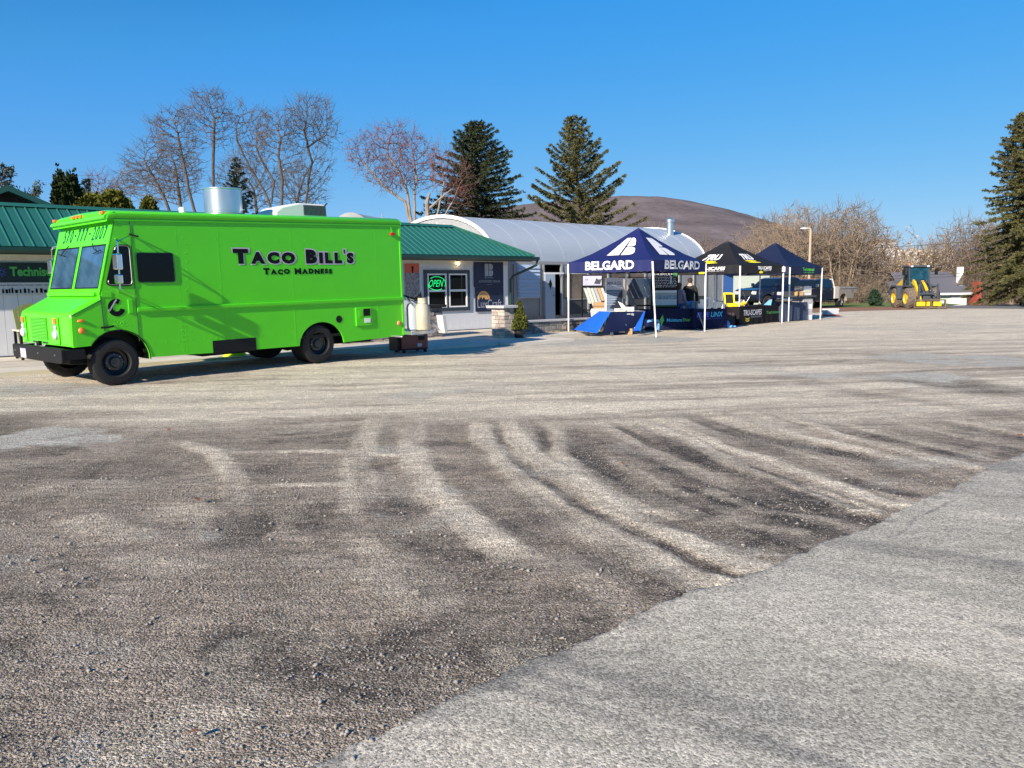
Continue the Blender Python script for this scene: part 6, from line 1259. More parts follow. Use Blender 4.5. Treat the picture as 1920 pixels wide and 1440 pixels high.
    for s_ in (-1, 1):
        MB().ell((s_*.088*k, hy, hz-.01*k), (.012*k, .022*k, .032*k), 6, 5).out('ear', 'skin', o, False); MB().ell((s_*.03*k, hy+.083*k, hz+.012*k), (.011*k, .008*k, .007*k), 6, 4).out('eye', 'hair_dark', o, False)
    MB().box(-.022*k, .022*k, hy+.08*k, hy+.088*k, hz-.058*k, hz-.05*k).out('mouth', 'bag_mouth', o, False) if 'bag_mouth' in M else None
    return o
K('bag_mouth', (.3, .1, .09), .6)
p = D(1294, 520, 29.9); pm = person('man in black jacket and light jeans seen from behind at the table', (p[0], 29.9, 0), R(-30), p[2]-.0, 'jacket_black', 'jeans_light', 'hair_dark', arms=(.02, .10))
p = D(1275, 528, 29.7); pw = person('woman in mauve jacket and blue jeans with brown hair beside the man', (p[0]-.02, 29.7, 0), R(-45), p[2]-.02, 'coat_mauve', 'jeans', 'hair_brown', fem=True, long_hair=True, arms=(.05, .16))

# ------------------------------------------------------------------ PICKUPS
def pickup(label, P, yaw, paint, util=False):
    o = thing('pickup_truck', label, 'truck', P, (0, 0, yaw))     # nose at x=0, tail at +x, half width 1.0
    w_ = 1.0; n = 'body'
    arch_ = lambda c, r: arc2(c, .42, r, math.pi, 0, 10)
    low = [(0.05, .55), (0.02, .80), (.06, 1.18), (.30, 1.27), (1.35, 1.36), (1.5, 1.38), (3.75, 1.40)]
    tail = [(5.9, 1.36), (5.95, .62)] if not util else [(3.76, .62)]
    mid = (arch_(4.75, .50)[::-1] if not util else [])
    poly = low+tail+mid+arch_(1.02, .50)[::-1]
    mb = MB(); V = [(a, y, b) for y in (-w_, w_) for a, b in poly]; k = len(poly)
    for y0, y1 in ((-w_, -w_+.06), (w_-.06, w_)): mb.prism(poly, y0, y1)
    mb.box(.5, 1.3, -w_+.06, w_-.06, 1.2, 1.31); mb.box(1.3, 3.75, -w_+.06, w_-.06, .6, 1.34)
    mb.add([(.06, -w_+.06, 1.2), (.06, w_-.06, 1.2), (.5, w_-.06, 1.31), (.5, -w_+.06, 1.31)], [(0, 1, 2, 3)]); mb.box(.04, .5, -w_+.06, w_-.06, .62, 1.2)
    if not util: mb.box(3.76, 5.94, -w_+.06, w_-.06, .7, .8); mb.box(5.88, 5.94, -w_+.06, w_-.06, .8, 1.34)
    mb.out('body', paint, o, False, bevel=.03)
    cab = [(1.38, 1.38), (2.05, 1.90), (2.35, 1.97), (3.45, 1.97), (3.70, 1.88), (3.75, 1.38)]; wt = .82
    def cm_(a, s_, b): t = (b-1.38)/.6; return (a, s_*(w_-.04-(w_-.04-wt)*t), b)
    mb = MB(); k = len(cab); mb.add([cm_(a, -1, b) for a, b in cab]+[cm_(a, 1, b) for a, b in cab], [tuple(range(k)), tuple(range(2*k-1, k-1, -1))]+[(i, i+k, (i+1) % k+k, (i+1) % k) for i in range(k)])
    mb.out('cab', paint, o, False, bevel=.03)
    for s_ in (-1, 1):
        for poly_ in ([(1.62, 1.44), (2.10, 1.84), (2.48, 1.89), (2.48, 1.44)], [(2.56, 1.44), (2.56, 1.89), (3.30, 1.89), (3.50, 1.82), (3.55, 1.44)]):
            q = [tuple(np.array(cm_(a, s_, b))+np.array([0, s_*.006, 0])) for a, b in poly_]; MB().add(q, [tuple(range(len(q)))]).out('side_window', 'glass_smoke', o, False)
        MB().box(1.50, 1.62, s_*1.06-.1, s_*1.06+.1, 1.40, 1.62).out('mirror', 'chrome' if util else paint, o, False, bevel=.02)
        MB().tube([(2.40, s_*1.01, 1.27), (2.55, s_*1.01, 1.27)], .02, 5).out('door_handle', 'chrome', o, False); MB().tube([(3.30, s_*1.01, 1.27), (3.45, s_*1.01, 1.27)], .02, 5).out('door_handle', 'chrome', o, False)
        MB().tube([(2.52, s_*1.003, 1.38), (2.52, s_*1.003, .66)], .006, 4).tube([(1.55, s_*1.003, 1.36), (1.58, s_*1.003, .66)], .006, 4).out('door_gap', 'black', o, False)
        MB().box(-.02, .12, s_*.80-.17, s_*.80+.17, .90, 1.12).out('headlight', 'lamp_lens', o, False, bevel=.03); MB().box(1.5, 3.7, s_*1.02-.08, s_*1.02+.08, .45, .50).out('running_board', 'chrome' if util else 'black', o, False)
        for cx_, wd in ((1.02, 0), (4.75, 1)): wheel('wheel', cx_, s_*(w_+.0), .42, .28, s_, o, rimm='galv' if util or cx_ > 0 else 'black', n=20)
    MB().add([tuple(np.array(cm_(a, s_, b))+np.array([-.012, 0, .012])) for a, b, s_ in ((1.46, 1.44, -.93), (1.46, 1.44, .93), (1.98, 1.85, .93), (1.98, 1.85, -.93))], [(0, 1, 2, 3)]).out('windshield', 'glass_smoke', o, False)
    g_ = MB().box(-.01, .05, -.58, .58, .78, 1.15).out('grille', 'black', o, False, bevel=.02)
    mb = MB()
    for i in range(5): mb.box(-.03, -.01, -.55, .55, .82+i*.07, .85+i*.07)
    mb.out('grille_bars', 'chrome' if util else 'dark_grey', g_, False)
    MB().box(-.12, .1, -1.0, 1.0, .48, .70).out('bumper', 'chrome' if util else 'black', o, False, bevel=.04)
    MB().box(.2, 5.8, -.5, .5, .38, .55).out('chassis', 'black_rough', o, False)
    if util:
        ub = MB().box(3.82, 4.35, -1.05, 1.05, .62, 1.45).out('utility_front', 'util_cream', o, False, bevel=.01)
        MB().prism([(4.36, .62), (4.36, 1.42), (6.3, 1.42), (6.3, .62), (5.45, .62)]+arc2(4.95, .45, .50, 0, math.pi)[::1]+[(4.40, .62)], -1.05, 1.05).out('utility_body', 'util_tan', o, False, bevel=.01)
        MB().box(6.0, 6.7, -1.05, 1.05, .95, 1.30).out('utility_tail', 'util_tan', o, False, bevel=.02); MB().box(4.4, 6.65, -1.08, -.7, 1.30, 1.36).box(4.4, 6.65, .7, 1.08, 1.30, 1.36).out('utility_rail', 'alu', o, False); MB().tube([(3.85, -.95, 1.5), (3.8, -.85, 1.95), (3.8, .85, 1.95), (3.85, .95, 1.5)], .03, 5).out('headache_rack', 'white', o, False)
        for i in range(5): MB().ell((2.2, -.5+i*.25, 1.995), (.06, .05, .025), 6, 4).out('cab_lamp', 'amber', o, False)
    return o
# nose/tail positions on the ground seen through the tents
def place(x_nose, x_tail, Y0, Y1):
    a, b = D(x_nose, 560, Y0)[0], D(x_tail, 560, Y1)[0]; return (a, Y0, 0), math.atan2(Y1-Y0, b-a)
o = pickup('dark navy crew cab pickup seen between the legs of the black tent', (D(1417, 560, 52.)[0]-.44, 52.9, 0.0), R(25), 'truck_navy'); o.scale = (1.05,)*3
P2 = D(1506, 560, 51.); o = pickup('navy crew cab work truck with chrome nose and tan utility body', (P2[0]-.6, 51.8, 0.02), R(38), 'truck_navy', True); o.scale = (.97,)*3

# ------------------------------------------------------------------ LOADER
ld = thing('wheel_loader', 'yellow and dark grey compact wheel loader facing the camera at the lot edge', 'loader', (25.75, 50.0, 0), (0, 0, math.atan2(-1, -.10)))   # nose to +x
ld.scale = (.98,)*3
def Ld(name, mb, m, parent=None, **k): return mb.out(name, m, parent or ld, False, **k)
def lw(x, y, f):
    r_ = .66; w_ = .46; t = Ld('wheel', MB().lathe([(r_*.52, 0), (r_*.6, .03*f), (r_*.9, .0), (r_, f*-.06), (r_, f*-(w_-.06)), (r_*.9, -f*w_), (r_*.5, -f*w_)], 24, (x, y, r_), 'y', cap=False), 'tyre_dusty', smooth=True)
    Ld('rim', MB().lathe([(r_*.55, .02*f), (r_*.5, -.06*f), (r_*.28, -.1*f), (r_*.2, -.03*f), (.0001, -.02*f)], 20, (x, y, r_), 'y', cap=False), 'yellow', t, smooth=True)
    mb = MB()
    for i in range(16):
        for h_ in (0, 1):
            a = 2*math.pi*(i+.5*h_)/16; y0, y1 = (-f*.04, -f*w_*.5) if h_ == 0 else (-f*w_*.5, -f*(w_-.04)); da = .22 if h_ == 0 else .22
            P = [(x+rr*math.cos(a+q+(da if (k == 1) == (h_ == 0) else 0)), y+yy_, r_+rr*math.sin(a+q+(da if (k == 1) == (h_ == 0) else 0))) for rr in (r_*.97, r_*1.045) for k, yy_ in ((0, y0), (1, y1)) for q in (0, .1)]
            mb.add(P, [(0, 1, 3, 2), (4, 6, 7, 5), (0, 4, 5, 1), (2, 3, 7, 6), (0, 2, 6, 4), (1, 5, 7, 3)])
    Ld('lugs', mb, 'tyre_dusty', t)
for x in (.0, -2.05):
    lw(x, .95, 1); lw(x, -.95, -1)
Ld('chassis', MB().box(-2.5, .6, -.42, .42, .45, 1.0).box(-1.0, -.2, -.5, .5, .9, 1.25), 'machine_grey', bevel=.03)
Ld('engine_hood', MB().prism([(-3.0, .75), (-3.05, 1.25), (-2.9, 1.45), (-1.7, 1.95), (-1.45, 1.9), (-1.45, 1.0), (-1.6, .8)], -.55, .55), 'yellow', bevel=.05)
for y0, y1 in ((-1.0, -.52), (.52, 1.0)):
    Ld('rear_fender', MB().prism([(-2.85, .9), (-2.75, 1.3), (-2.5, 1.48), (-1.6, 1.48), (-1.35, 1.3), (-1.25, .6), (-1.38, .62), (-1.45, 1.2), (-1.7, 1.38), (-2.4, 1.38), (-2.65, 1.2), (-2.75, .85)], y0, y1), 'machine_grey'); Ld('front_fender', MB().prism([(-.75, .95), (-.65, 1.3), (-.4, 1.46), (.15, 1.46), (.2, 1.40), (-.35, 1.38), (-.55, 1.25), (-.65, .9)], y0, y1), 'machine_grey')
Ld('cab_base', MB().box(-1.45, -.35, -.62, .62, .95, 1.45), 'machine_grey', bevel=.03)
Ld('cab_glazing', MB().prism([(-1.42, 1.46), (-1.36, 2.62), (-.52, 2.62), (-.32, 1.46)], -.60, .60), 'cab_glass')
cf = MB()
for s_ in (-1, 1):
    cf.tube([(-1.44, s_*.61, 1.45), (-1.38, s_*.61, 2.64)], .035, 4).tube([(-.32, s_*.61, 1.45), (-.52, s_*.61, 2.64)], .035, 4).tube([(-1.44, s_*.61, 1.46), (-.32, s_*.61, 1.46)], .03, 4).tube([(-.95, s_*.62, 1.46), (-.93, s_*.62, 2.64)], .02, 4)
Ld('cab_frame', cf, 'machine_grey'); Ld('cab_roof', MB().box(-1.5, -.38, -.68, .68, 2.63, 2.76), 'machine_grey', bevel=.04)
Ld('driver_seat', MB().box(-1.2, -.8, -.25, .25, 1.5, 1.7).box(-1.25, -1.12, -.22, .22, 1.7, 2.2), 'black')
Ld('beacon', MB().lathe([(.06, 2.76), (.055, 2.90), (.0001, 2.93)], 10, (-1.2, -.35, 0), 'z'), 'amber')
for y in (-.5, .5): Ld('work_lamp', MB().box(-.42, -.34, y-.08, y+.08, 2.64, 2.75), 'lamp_lens', bevel=.01)
for s_ in (-1, 1): Ld('mirror', MB().tube([(-.5, s_*.66, 2.6), (-.35, s_*1.0, 2.62), (-.35, s_*1.0, 2.5)], .015, 4).box(-.38, -.33, s_*1.0-.09, s_*1.0+.09, 2.15, 2.5), 'black')
for s_ in (-1, 1):
    Ld('lift_arm', MB().prism([(-.35, 1.62), (-.25, 1.85), (.0, 1.75), (.95, .75), (1.18, .35), (1.05, .28), (.85, .5), (-.1, 1.45)], s_*.42-.06, s_*.42+.06), 'yellow' if s_ < 0 else 'machine_grey', bevel=.01)
    Ld('lift_cylinder', MB().tube([(-.1, s_*.3, 1.0), (.5, s_*.3, 1.15)], .06, 8).tube([(.5, s_*.3, 1.15), (.75, s_*.3, .95)], .035, 8), 'galv')
Ld('boom', MB().prism([(-.3, 1.35), (-.2, 1.75), (.2, 1.72), (.9, 1.05), (.95, .6), (.6, .6), (.1, 1.1)], -.22, .22), 'machine_grey', bevel=.02)
Ld('tilt_link', MB().prism([(-.1, 1.6), (.1, 1.78), (.5, 1.5), (.85, 1.2), (.8, 1.1)], -.08, .08), 'yellow'); Ld('carriage', MB().box(1.02, 1.12, -.62, -.52, .25, 1.55).box(1.02, 1.12, .52, .62, .25, 1.55).box(1.02, 1.1, -.62, .62, .9, .98).box(1.02, 1.1, -.62, .62, .35, .45), 'machine_grey')
fk = Ld('block_clamp', MB().box(1.3, 1.45, -.95, .95, .52, .60).box(1.3, 1.45, -.95, .95, .06, .13).box(1.3, 1.45, -.95, -.88, .13, .52).box(1.3, 1.45, .88, .95, .13, .52).box(1.28, 1.47, .02, .09, .06, .66).box(1.12, 1.3, -.5, .5, .1, .2), 'fork_rust')
for y0, y1 in ((-.82, -.30), (-.22, -.02), (.18, .66)): Ld('clamp_pad', MB().box(1.40, 1.48, y0, y1, .18, .46), 'yellow', fk, bevel=.01)
for y in (-.35, .3): Ld('fork', MB().box(1.1, 2.1, y-.06, y+.06, .03, .07), 'fork_rust')
Ld('hydraulic_hoses', MB().tube([(.2, .12, 1.7), (.7, .14, 1.5), (1.0, .1, .95)], .02, 5).tube([(.2, -.12, 1.7), (.6, -.14, 1.45), (1.0, -.1, .9)], .02, 5), 'black')

# ------------------------------------------------------------------ HOUSE beyond the lot
YH = 88.; hx = lambda x, y: D(x, y, YH)
ho = thing('small_house', 'pale green house with grey roof and white chimney beyond the loader', 'house', hx(1790, 578)); ridge = hx(1795, 508.5); ev = hx(1790, 549.5); e0, e1 = hx(1752, 550)[0], hx(1824, 550)[0]; xl = hx(1700, 550)[0]; r1 = hx(1812, 508)[0]; gz_ = -3.3
ev2, rd = ev[2], ridge[2]
MB().box(xl, e1-.3, YH+.6, YH+7, gz_, ev2-.05).out('wall', 'house_wall', ho)
MB().add([(xl-.3, YH, ev2), (e1, YH, ev2), (r1, YH+3.5, rd), (xl-.3, YH+3.5, rd), (xl-.3, YH, ev2-.15), (e1, YH, ev2-.15)], [(0, 1, 2, 3), (0, 4, 5, 1)]).add([(e1, YH, ev2), (e1, YH+7.6, ev2), (r1, YH+3.5, rd)], [(0, 1, 2)]).add([(xl-.3, YH+7.6, ev2), (e1, YH+7.6, ev2), (r1, YH+3.5, rd), (xl-.3, YH+3.5, rd)], [(0, 3, 2, 1)]).out('roof', 'house_roof', ho)
MB().box(xl-.3, e1, YH-.06, YH+.02, ev2-.2, ev2+.02).out('gutter', 'white', ho)
c = hx(1815, 500); MB().box(c[0]-.22, c[0]+.22, YH+1.2, YH+1.8, ev2+.6, c[2]).out('chimney', 'white', ho)
a = hx(1803, 529); MB().add([(a[0], YH+1.0, ev2+.95), (a[0]+.7, YH+1.0, ev2+2.2), (a[0]+.75, YH+1.0, ev2+.95)], [(0, 1, 2)]).out('dormer_wall', 'win_brown', ho)
d0, d1 = hx(1788, 555), hx(1806, 577); MB().box(d0[0], d1[0], YH+.52, YH+.6, gz_, d0[2]).out('garage_door', 'white', ho)
for i in range(4): MB().box(d0[0]-.1+i*.3, d0[0]+.05+i*.3, YH+.48, YH+.52, d0[2]-.05, d0[2]+.14).out('door_trim', 'dark_grey', ho)
rb = thing('brick_gable', 'leaning red brick chimney stack at the right end of the house', 'chimney', hx(1830, 578)); a, b = hx(1824, 530), hx(1834, 578); MB().add([(a[0], YH-.4, gz_), (b[0], YH-.4, gz_), (b[0]+.05, YH-.4, a[2]), (a[0]+.45, YH-.4, a[2]+.1), (a[0], YH+.8, gz_), (b[0], YH+.8, gz_), (b[0]+.05, YH+.8, a[2]), (a[0]+.45, YH+.8, a[2]+.1)], [(0, 1, 2, 3), (7, 6, 5, 4), (0, 4, 5, 1), (1, 5, 6, 2), (2, 6, 7, 3), (3, 7, 4, 0)]).out('stack', 'brick_red', rb)
wg = thing('stone_cottage', 'small stone cottage with sloping grey roof left of the loader', 'house', hx(1668, 577)); q0, q1 = hx(1653, 552), hx(1682, 535)
MB().box(q0[0], q1[0]+2.5, YH-3, YH+1, gz_, q0[2]).out('wall', 'stone_wall', wg); MB().add([(q0[0]-.2, YH-3.2, q0[2]), (q1[0], YH-3.2, q1[2]), (q1[0]+2.5, YH-3.2, q1[2]), (q1[0]+2.5, YH-3.2, q0[2]), (q0[0]+.9, YH+1, q0[2]+1.4), (q1[0]+2.5, YH+1, q1[2]+.8)], [(0, 3, 2, 1), (0, 1, 2, 5, 4)]).out('roof', 'house_roof', wg); MB().tube([(q0[0]-.2, YH-3.3, q0[2]-.05), (q1[0], YH-3.3, q1[2]-.05)], .12, 4).out('fascia', 'white', wg)
c = hx(1777, 572); cr_ = thing('parked_car', 'dark parked car half hidden by the lot edge in front of the pale green house', 'car', (c[0], 84.5, -3.1+.9)); MB().prism([(-1.3, 0), (-1.3, .5), (-.9, .65), (-.6, 1.05), (.5, 1.08), (.95, .7), (1.35, .6), (1.4, 0)], -.8, .8).out('body', 'truck_black', cr_, False, bevel=.06); MB().prism([(-.72, .72), (-.5, 1.0), (.42, 1.02), (.75, .72)], -.81, .81).out('window', 'glass_sky_tint', cr_, False)
for x in (-.8, .9):
    for y in (-.8, .8): MB().lathe([(.3, -.1), (.3, .1), (.0001, .11)], 12, (x, y, 0), 'y').out('wheel', 'rubber', cr_, False)
a, b = D(1652, 453, 190.), D(1700, 475, 190.); fb = thing('far_white_building', 'far white block building on the slope glimpsed through the bare brush', 'building', ((a[0]+b[0])/2, 190, -3)); w_ = 1.6
MB().box(-w_*1.9, w_*.2, 0, 8, 0, a[2]+3).out('wall', 'far_white', fb, False); MB().box(-w_*2, w_*.3, -.2, 8.2, a[2]+3, a[2]+3.5).out('roof', 'house_roof', fb, False); MB().box(w_*.2, 16, 3, 9, 0, a[2]+1.2).out('wing', 'far_white', fb, False)
for i in range(7): MB().box(1.2+i*2., 2.2+i*2., 2.9, 3.0, a[2]-.8, a[2]+.6).out('window', 'glass_dark', fb, False)
# street lamp, poles and wires
lp_ = D(1520, 430, 62.); sl_ = thing('street_lamp', 'tan street lamp with curved arm above the farthest tent', 'street lamp', (lp_[0], 62, -.3)); MB().tube([(0, 0, 0), (0, 0, lp_[2]+.2), (-.06, 0, lp_[2]+.35), (-.3, 0, lp_[2]+.38)], .1, 8).out('pole', 'pole_tan', sl_, False, smooth=True); MB().ell((-.5, 0, lp_[2]+.36), (.3, .14, .08), 10, 6).out('lamp_head', 'white', sl_, False, smooth=True)
for i, (xa, ya, xb, yb) in enumerate(((1500, 470, 1960, 440), (1560, 498, 1960, 488), (1480, 520, 1960, 503), (1560, 523, 1960, 507), (1830, 535, 1960, 541))):
    A_, B_ = D(xa, ya, 66.), D(xb, yb, 66.); pts = [A_+(B_-A_)*t-np.array([0, 0, .5*math.sin(math.pi*t)*.4]) for t in np.linspace(0, 1, 14)]
    MBt = MB().tube(pts, .018, 4).out('overhead_wire', 'wire', None); tag(MBt, ['uppermost overhead wire crossing the sky left of the big spruce', 'second overhead wire from the top crossing the brush', 'overhead wire crossing just above the loader cab', 'overhead wire running close below the one above the loader', 'lowest overhead wire in front of the big spruce'][i], 'wire', 'overhead wires')

# ------------------------------------------------------------------ TREES
def seg_mesh(P0, P1, R0, R1, n):
    P0, P1 = np.asarray(P0, float), np.asarray(P1, float); d = P1-P0; L = np.linalg.norm(d, axis=1, keepdims=True)+1e-9; d = d/L
    ref = np.where(np.abs(d[:, 2:3]) < .9, np.array([[0, 0, 1.]]), np.array([[1., 0, 0]])); a = np.cross(d, ref); a /= np.linalg.norm(a, axis=1, keepdims=True); b = np.cross(d, a)
    an = np.arange(n)*2*math.pi/n; c, s = np.cos(an)[None, :, None], np.sin(an)[None, :, None]; ring = a[:, None]*c+b[:, None]*s
    V = np.concatenate([P0[:, None]+ring*np.asarray(R0)[:, None, None], P1[:, None]+ring*np.asarray(R1)[:, None, None]], 1).reshape(-1, 3)
    m = len(P0); j = np.arange(n); q = np.stack([j, (j+1) % n, (j+1) % n+n, j+n], 1); Fc = (q[None]+(2*n*np.arange(m))[:, None, None]).reshape(-1, 4); return V, Fc
def colonize(trunks, envs, nattr, step, rg, di=1e9, dk=None, iters=90, upbias=.08):
    """trunks: list of polylines; envs: list of (center, radii)"""
    dk = dk or step*1.6; A = []
    vol = np.array([np.prod(r) for c, r in envs]); vol = vol/vol.sum()
    for (c, r), v in zip(envs, vol):
        k = max(8, int(nattr*v)); p = rg.normal(size=(k, 3)); p /= np.linalg.norm(p, axis=1, keepdims=True); p *= (rg.random((k, 1))**.42); A.append(np.array(c)+p*np.array(r))
    A = np.vstack(A); N_ = []; par = []
    for T0 in trunks:
        T0 = [np.array(t, float) for t in T0]; pts = [T0[0]]
        for a, b in zip(T0[:-1], T0[1:]):
            m = max(1, int(np.linalg.norm(b-a)/step)); pts += [a+(b-a)*(i+1)/m+rg.normal(size=3)*step*.05 for i in range(m)]
        for i, p in enumerate(pts): par.append(-1 if i == 0 else len(N_)-1); N_.append(p)
    N_ = np.array(N_); par = list(par); base = len(N_)
    alive = np.ones(len(A), bool); nd = np.full(len(A), 1e9); ni = np.zeros(len(A), int)
    def upd(i0):
        D2 = np.linalg.norm(A[:, None]-N_[None, i0:], axis=2); k = D2.argmin(1); dm = D2[np.arange(len(A)), k]; b = dm < nd; nd[b] = dm[b]; ni[b] = k[b]+i0
    upd(0)
    for it in range(iters):
        alive &= nd > dk; idx = np.nonzero(alive & (nd < di))[0]
        if not len(idx): break
        dirs = {}; v = A[idx]-N_[ni[idx]]; v /= np.linalg.norm(v, axis=1, keepdims=True)
        acc = np.zeros((len(N_), 3)); np.add.at(acc, ni[idx], v); who = np.unique(ni[idx]); d = acc[who]; d /= np.linalg.norm(d, axis=1, keepdims=True)+1e-9
        d = d+rg.normal(size=d.shape)*.16+np.array([0, 0, upbias]); d /= np.linalg.norm(d, axis=1, keepdims=True)
        new = N_[who]+d*step; i0 = len(N_); N_ = np.vstack([N_, new]); par += list(who); upd(i0)
    return N_, np.array(par), base
def bare_tree(name, label, base, trunks, envs, seed, nattr=900, step=.25, rtip=.0105, rmax=.26, m_b='bark', m_t='twig', twigs=5, tl=.62, group=None, expo=2.25, cat='tree', buds=None, parent=None, thick=.045, upb=.30, kind=None, dens_=3.2, dkf=1.2):
    rg = np.random.default_rng(seed); N_, par, nb = colonize(trunks, envs, int(nattr*dens_), step, rg, upbias=upb, dk=step*dkf)
    cnt = np.zeros(len(N_)); kids = np.bincount(par[par >= 0], minlength=len(N_)); cnt[kids == 0] = 1
    for i in range(len(N_)-1, -1, -1):
        if par[i] >= 0: cnt[par[i]] += cnt[i]
    rad = np.minimum(rtip*np.maximum(cnt, 1)**(1/expo), rmax)
    tips = np.nonzero((kids == 0) & (par >= 0))[0]; side = np.nonzero((kids > 0) & (cnt < 14) & (par >= 0))[0]
    o = thing(name, label, cat, base, group=group) if parent is None else parent
    if kind: o['kind'] = kind
    e = np.nonzero(par >= 0)[0]; P0, P1, R0, R1 = N_[par[e]], N_[e], rad[par[e]], rad[e]
    R0 = np.minimum(R0, R1*1.6+.0)
    big = R1 > thick
    if big.any():
        V, Fc = seg_mesh(P0[big]-(P1[big]-P0[big])*.06, P1[big]+(P1[big]-P0[big])*.06, R0[big], R1[big], 7); obj('trunk', npmesh('trunk', V, Fc), m_b, o, True, True)
    # twigs
    S = []; 
    tp_ = np.concatenate([np.repeat(tips, twigs), np.repeat(side, max(1, twigs//3))]); d0 = N_[tp_]-N_[par[tp_]]; d0 /= np.linalg.norm(d0, axis=1, keepdims=True)+1e-9
    d = d0+rg.normal(size=d0.shape)*.55+np.array([0, 0, .12]); d /= np.linalg.norm(d, axis=1, keepdims=True); L = tl*(.4+.8*rg.random((len(d), 1))); q0 = N_[tp_]; q1 = q0+d*L*.5; d2 = d+rg.normal(size=d.shape)*.3+np.array([0, 0, .15]); q2 = q1+d2*L*.5
    sm = ~big; V, Fc = seg_mesh(np.vstack([P0[sm], q0, q1]), np.vstack([P1[sm], q1, q2]), np.concatenate([R0[sm], np.full(len(q0), rtip*.85), np.full(len(q0), rtip*.65)]), np.concatenate([R1[sm], np.full(len(q0), rtip*.65), np.full(len(q0), rtip*.4)]), 3)
    obj('crown', npmesh('crown', V, Fc), m_t, o, True)
    if buds and buds[1]:
        B_ = np.vstack([q2, q1]); B_ = np.vstack([B_+rg.normal(size=B_.shape)*.04 for _ in range(buds[1])]); sz = buds[2]; t = rg.normal(size=(len(B_), 3, 3))*sz; V = (B_[:, None]+t).reshape(-1, 3); obj('buds', npmesh('buds', V, np.arange(len(V)).reshape(-1, 3)), buds[0], o, True)['kind'] = 'stuff'
    return o
def tp(Y, pts): return [D(x, y, Y) for x, y in pts]
def en(Y, L): 
    out = []
    for x, y, rx, ry in L:
        c = D(x, y, Y); s_ = Y/FPX; out.append((c, (rx*s_, rx*s_*.8, ry*s_)))
    return out
YT = 44.
z7 = lambda L: [(200+x/4.174, 150+y/4.174) for x, y in L]
def gb_(Y, x): q = D(x, 560, Y); return (q[0], Y, 0)
def tt_(Y, L, x0=None): # drop the trunk to the ground
    P = tp(Y, z7(L)); return [np.array([P[0][0], Y, 0.])]+P
bare_tree('bare_tree', 'leaning bare tree with wide low crown, leftmost behind the truck roof', gb_(YT+2, 320), [tt_(YT+2, [(520, 1100), (440, 900), (360, 750), (290, 620)])], en(YT+2, [(262, 318, 34, 42), (290, 285, 28, 35), (240, 345, 30, 25), (310, 340, 30, 30)]), 11, 800, group='bare trees behind the food truck')
bare_tree('bare_tree', 'slender leaning bare tree just left of the steel exhaust fan', gb_(YT, 366), [tt_(YT, [(700, 1080), (640, 850), (600, 640), (570, 500), (550, 380)]), ], en(YT, [(318, 250, 36, 42), (335, 230, 30, 26), (352, 290, 25, 45)]), 12, 900, group='bare trees behind the food truck')
bare_tree('bare_tree', 'tall straight bare tree rising directly above the steel exhaust fan', gb_(YT, 400), [tt_(YT, [(840, 1000), (832, 800), (838, 500), (845, 300)])], en(YT, [(392, 215, 42, 44), (410, 240, 30, 40), (375, 240, 28, 35), (400, 205, 25, 32)]), 13, 1500, group='bare trees behind the food truck')
bare_tree('bare_tree', 'many forked bare tree between the exhaust fan and the white air conditioner', gb_(YT, 508), [tt_(YT, [(1300, 1040), (1240, 880), (1120, 680), (1020, 480), (1010, 380), (1040, 290)]), tp(YT, z7([(1290, 960), (1310, 800), (1200, 600), (1170, 520), (1180, 420)]))], en(YT, [(462, 245, 26, 48), (482, 240, 26, 40), (470, 290, 34, 35)]), 14, 1300, group='bare trees behind the food truck')
bare_tree('bare_tree', 'dark trunked bare tree rising just left of the white air conditioner', gb_(YT-1, 529), [tt_(YT-1, [(1370, 1040), (1375, 800), (1345, 600), (1360, 450), (1340, 400)])], en(YT-1, [(520, 250, 30, 40), (540, 235, 24, 32), (505, 270, 24, 36), (545, 300, 26, 30)]), 15, 1200, group='bare trees behind the food truck')
bare_tree('bare_tree', 'wavy trunked bare tree above the white air conditioner, rightmost of the group', gb_(YT, 572), [tt_(YT, [(1550, 1040), (1575, 820), (1605, 640), (1575, 520), (1545, 400), (1560, 330)]), tp(YT, z7([(1580, 520), (1650, 470), (1720, 430)]))], en(YT, [(585, 225, 42, 44), (612, 245, 26, 32), (575, 215, 30, 32), (560, 250, 22, 40)]), 16, 1500, group='bare trees behind the food truck')
bare_tree('bare_tree', 'small faint bare tree behind the shrubs left of the truck fan', gb_(YT+6, 300), [tt_(YT+6, [(590, 1080), (540, 700), (500, 560)])], en(YT+6, [(330, 330, 45, 55), (280, 350, 35, 40), (235, 355, 25, 35)]), 17, 900, group='bare trees behind the food truck')
bare_tree('bare_tree', 'low bare scrub tree seen under the exhaust fan crown right side', gb_(YT+8, 480), [tt_(YT+8, [(1180, 1060), (1150, 850)]), tt_(YT+8, [(1480, 1060), (1500, 900)])], en(YT+8, [(480, 350, 50, 45), (560, 350, 55, 45), (600, 300, 25, 60), (430, 340, 35, 45)]), 18, 1200, group='bare trees behind the food truck')
bare_tree('bare_tree', 'reddish twiggy bare tree behind the yellow green shrubs, far left', gb_(YT+3, 186), [tt_(YT+3, [(-60, 1060), (-70, 850)])], en(YT+3, [(182, 350, 24, 28), (205, 362, 22, 22)]), 19, 500, m_t='twig_red')
z8 = lambda L: [(620+x/3.097, 210+y/3.097) for x, y in L]
def t8(Y, L, g_=True): P = tp(Y, z8(L)); return ([np.array([P[0][0], Y, 0.])] if g_ else [])+P
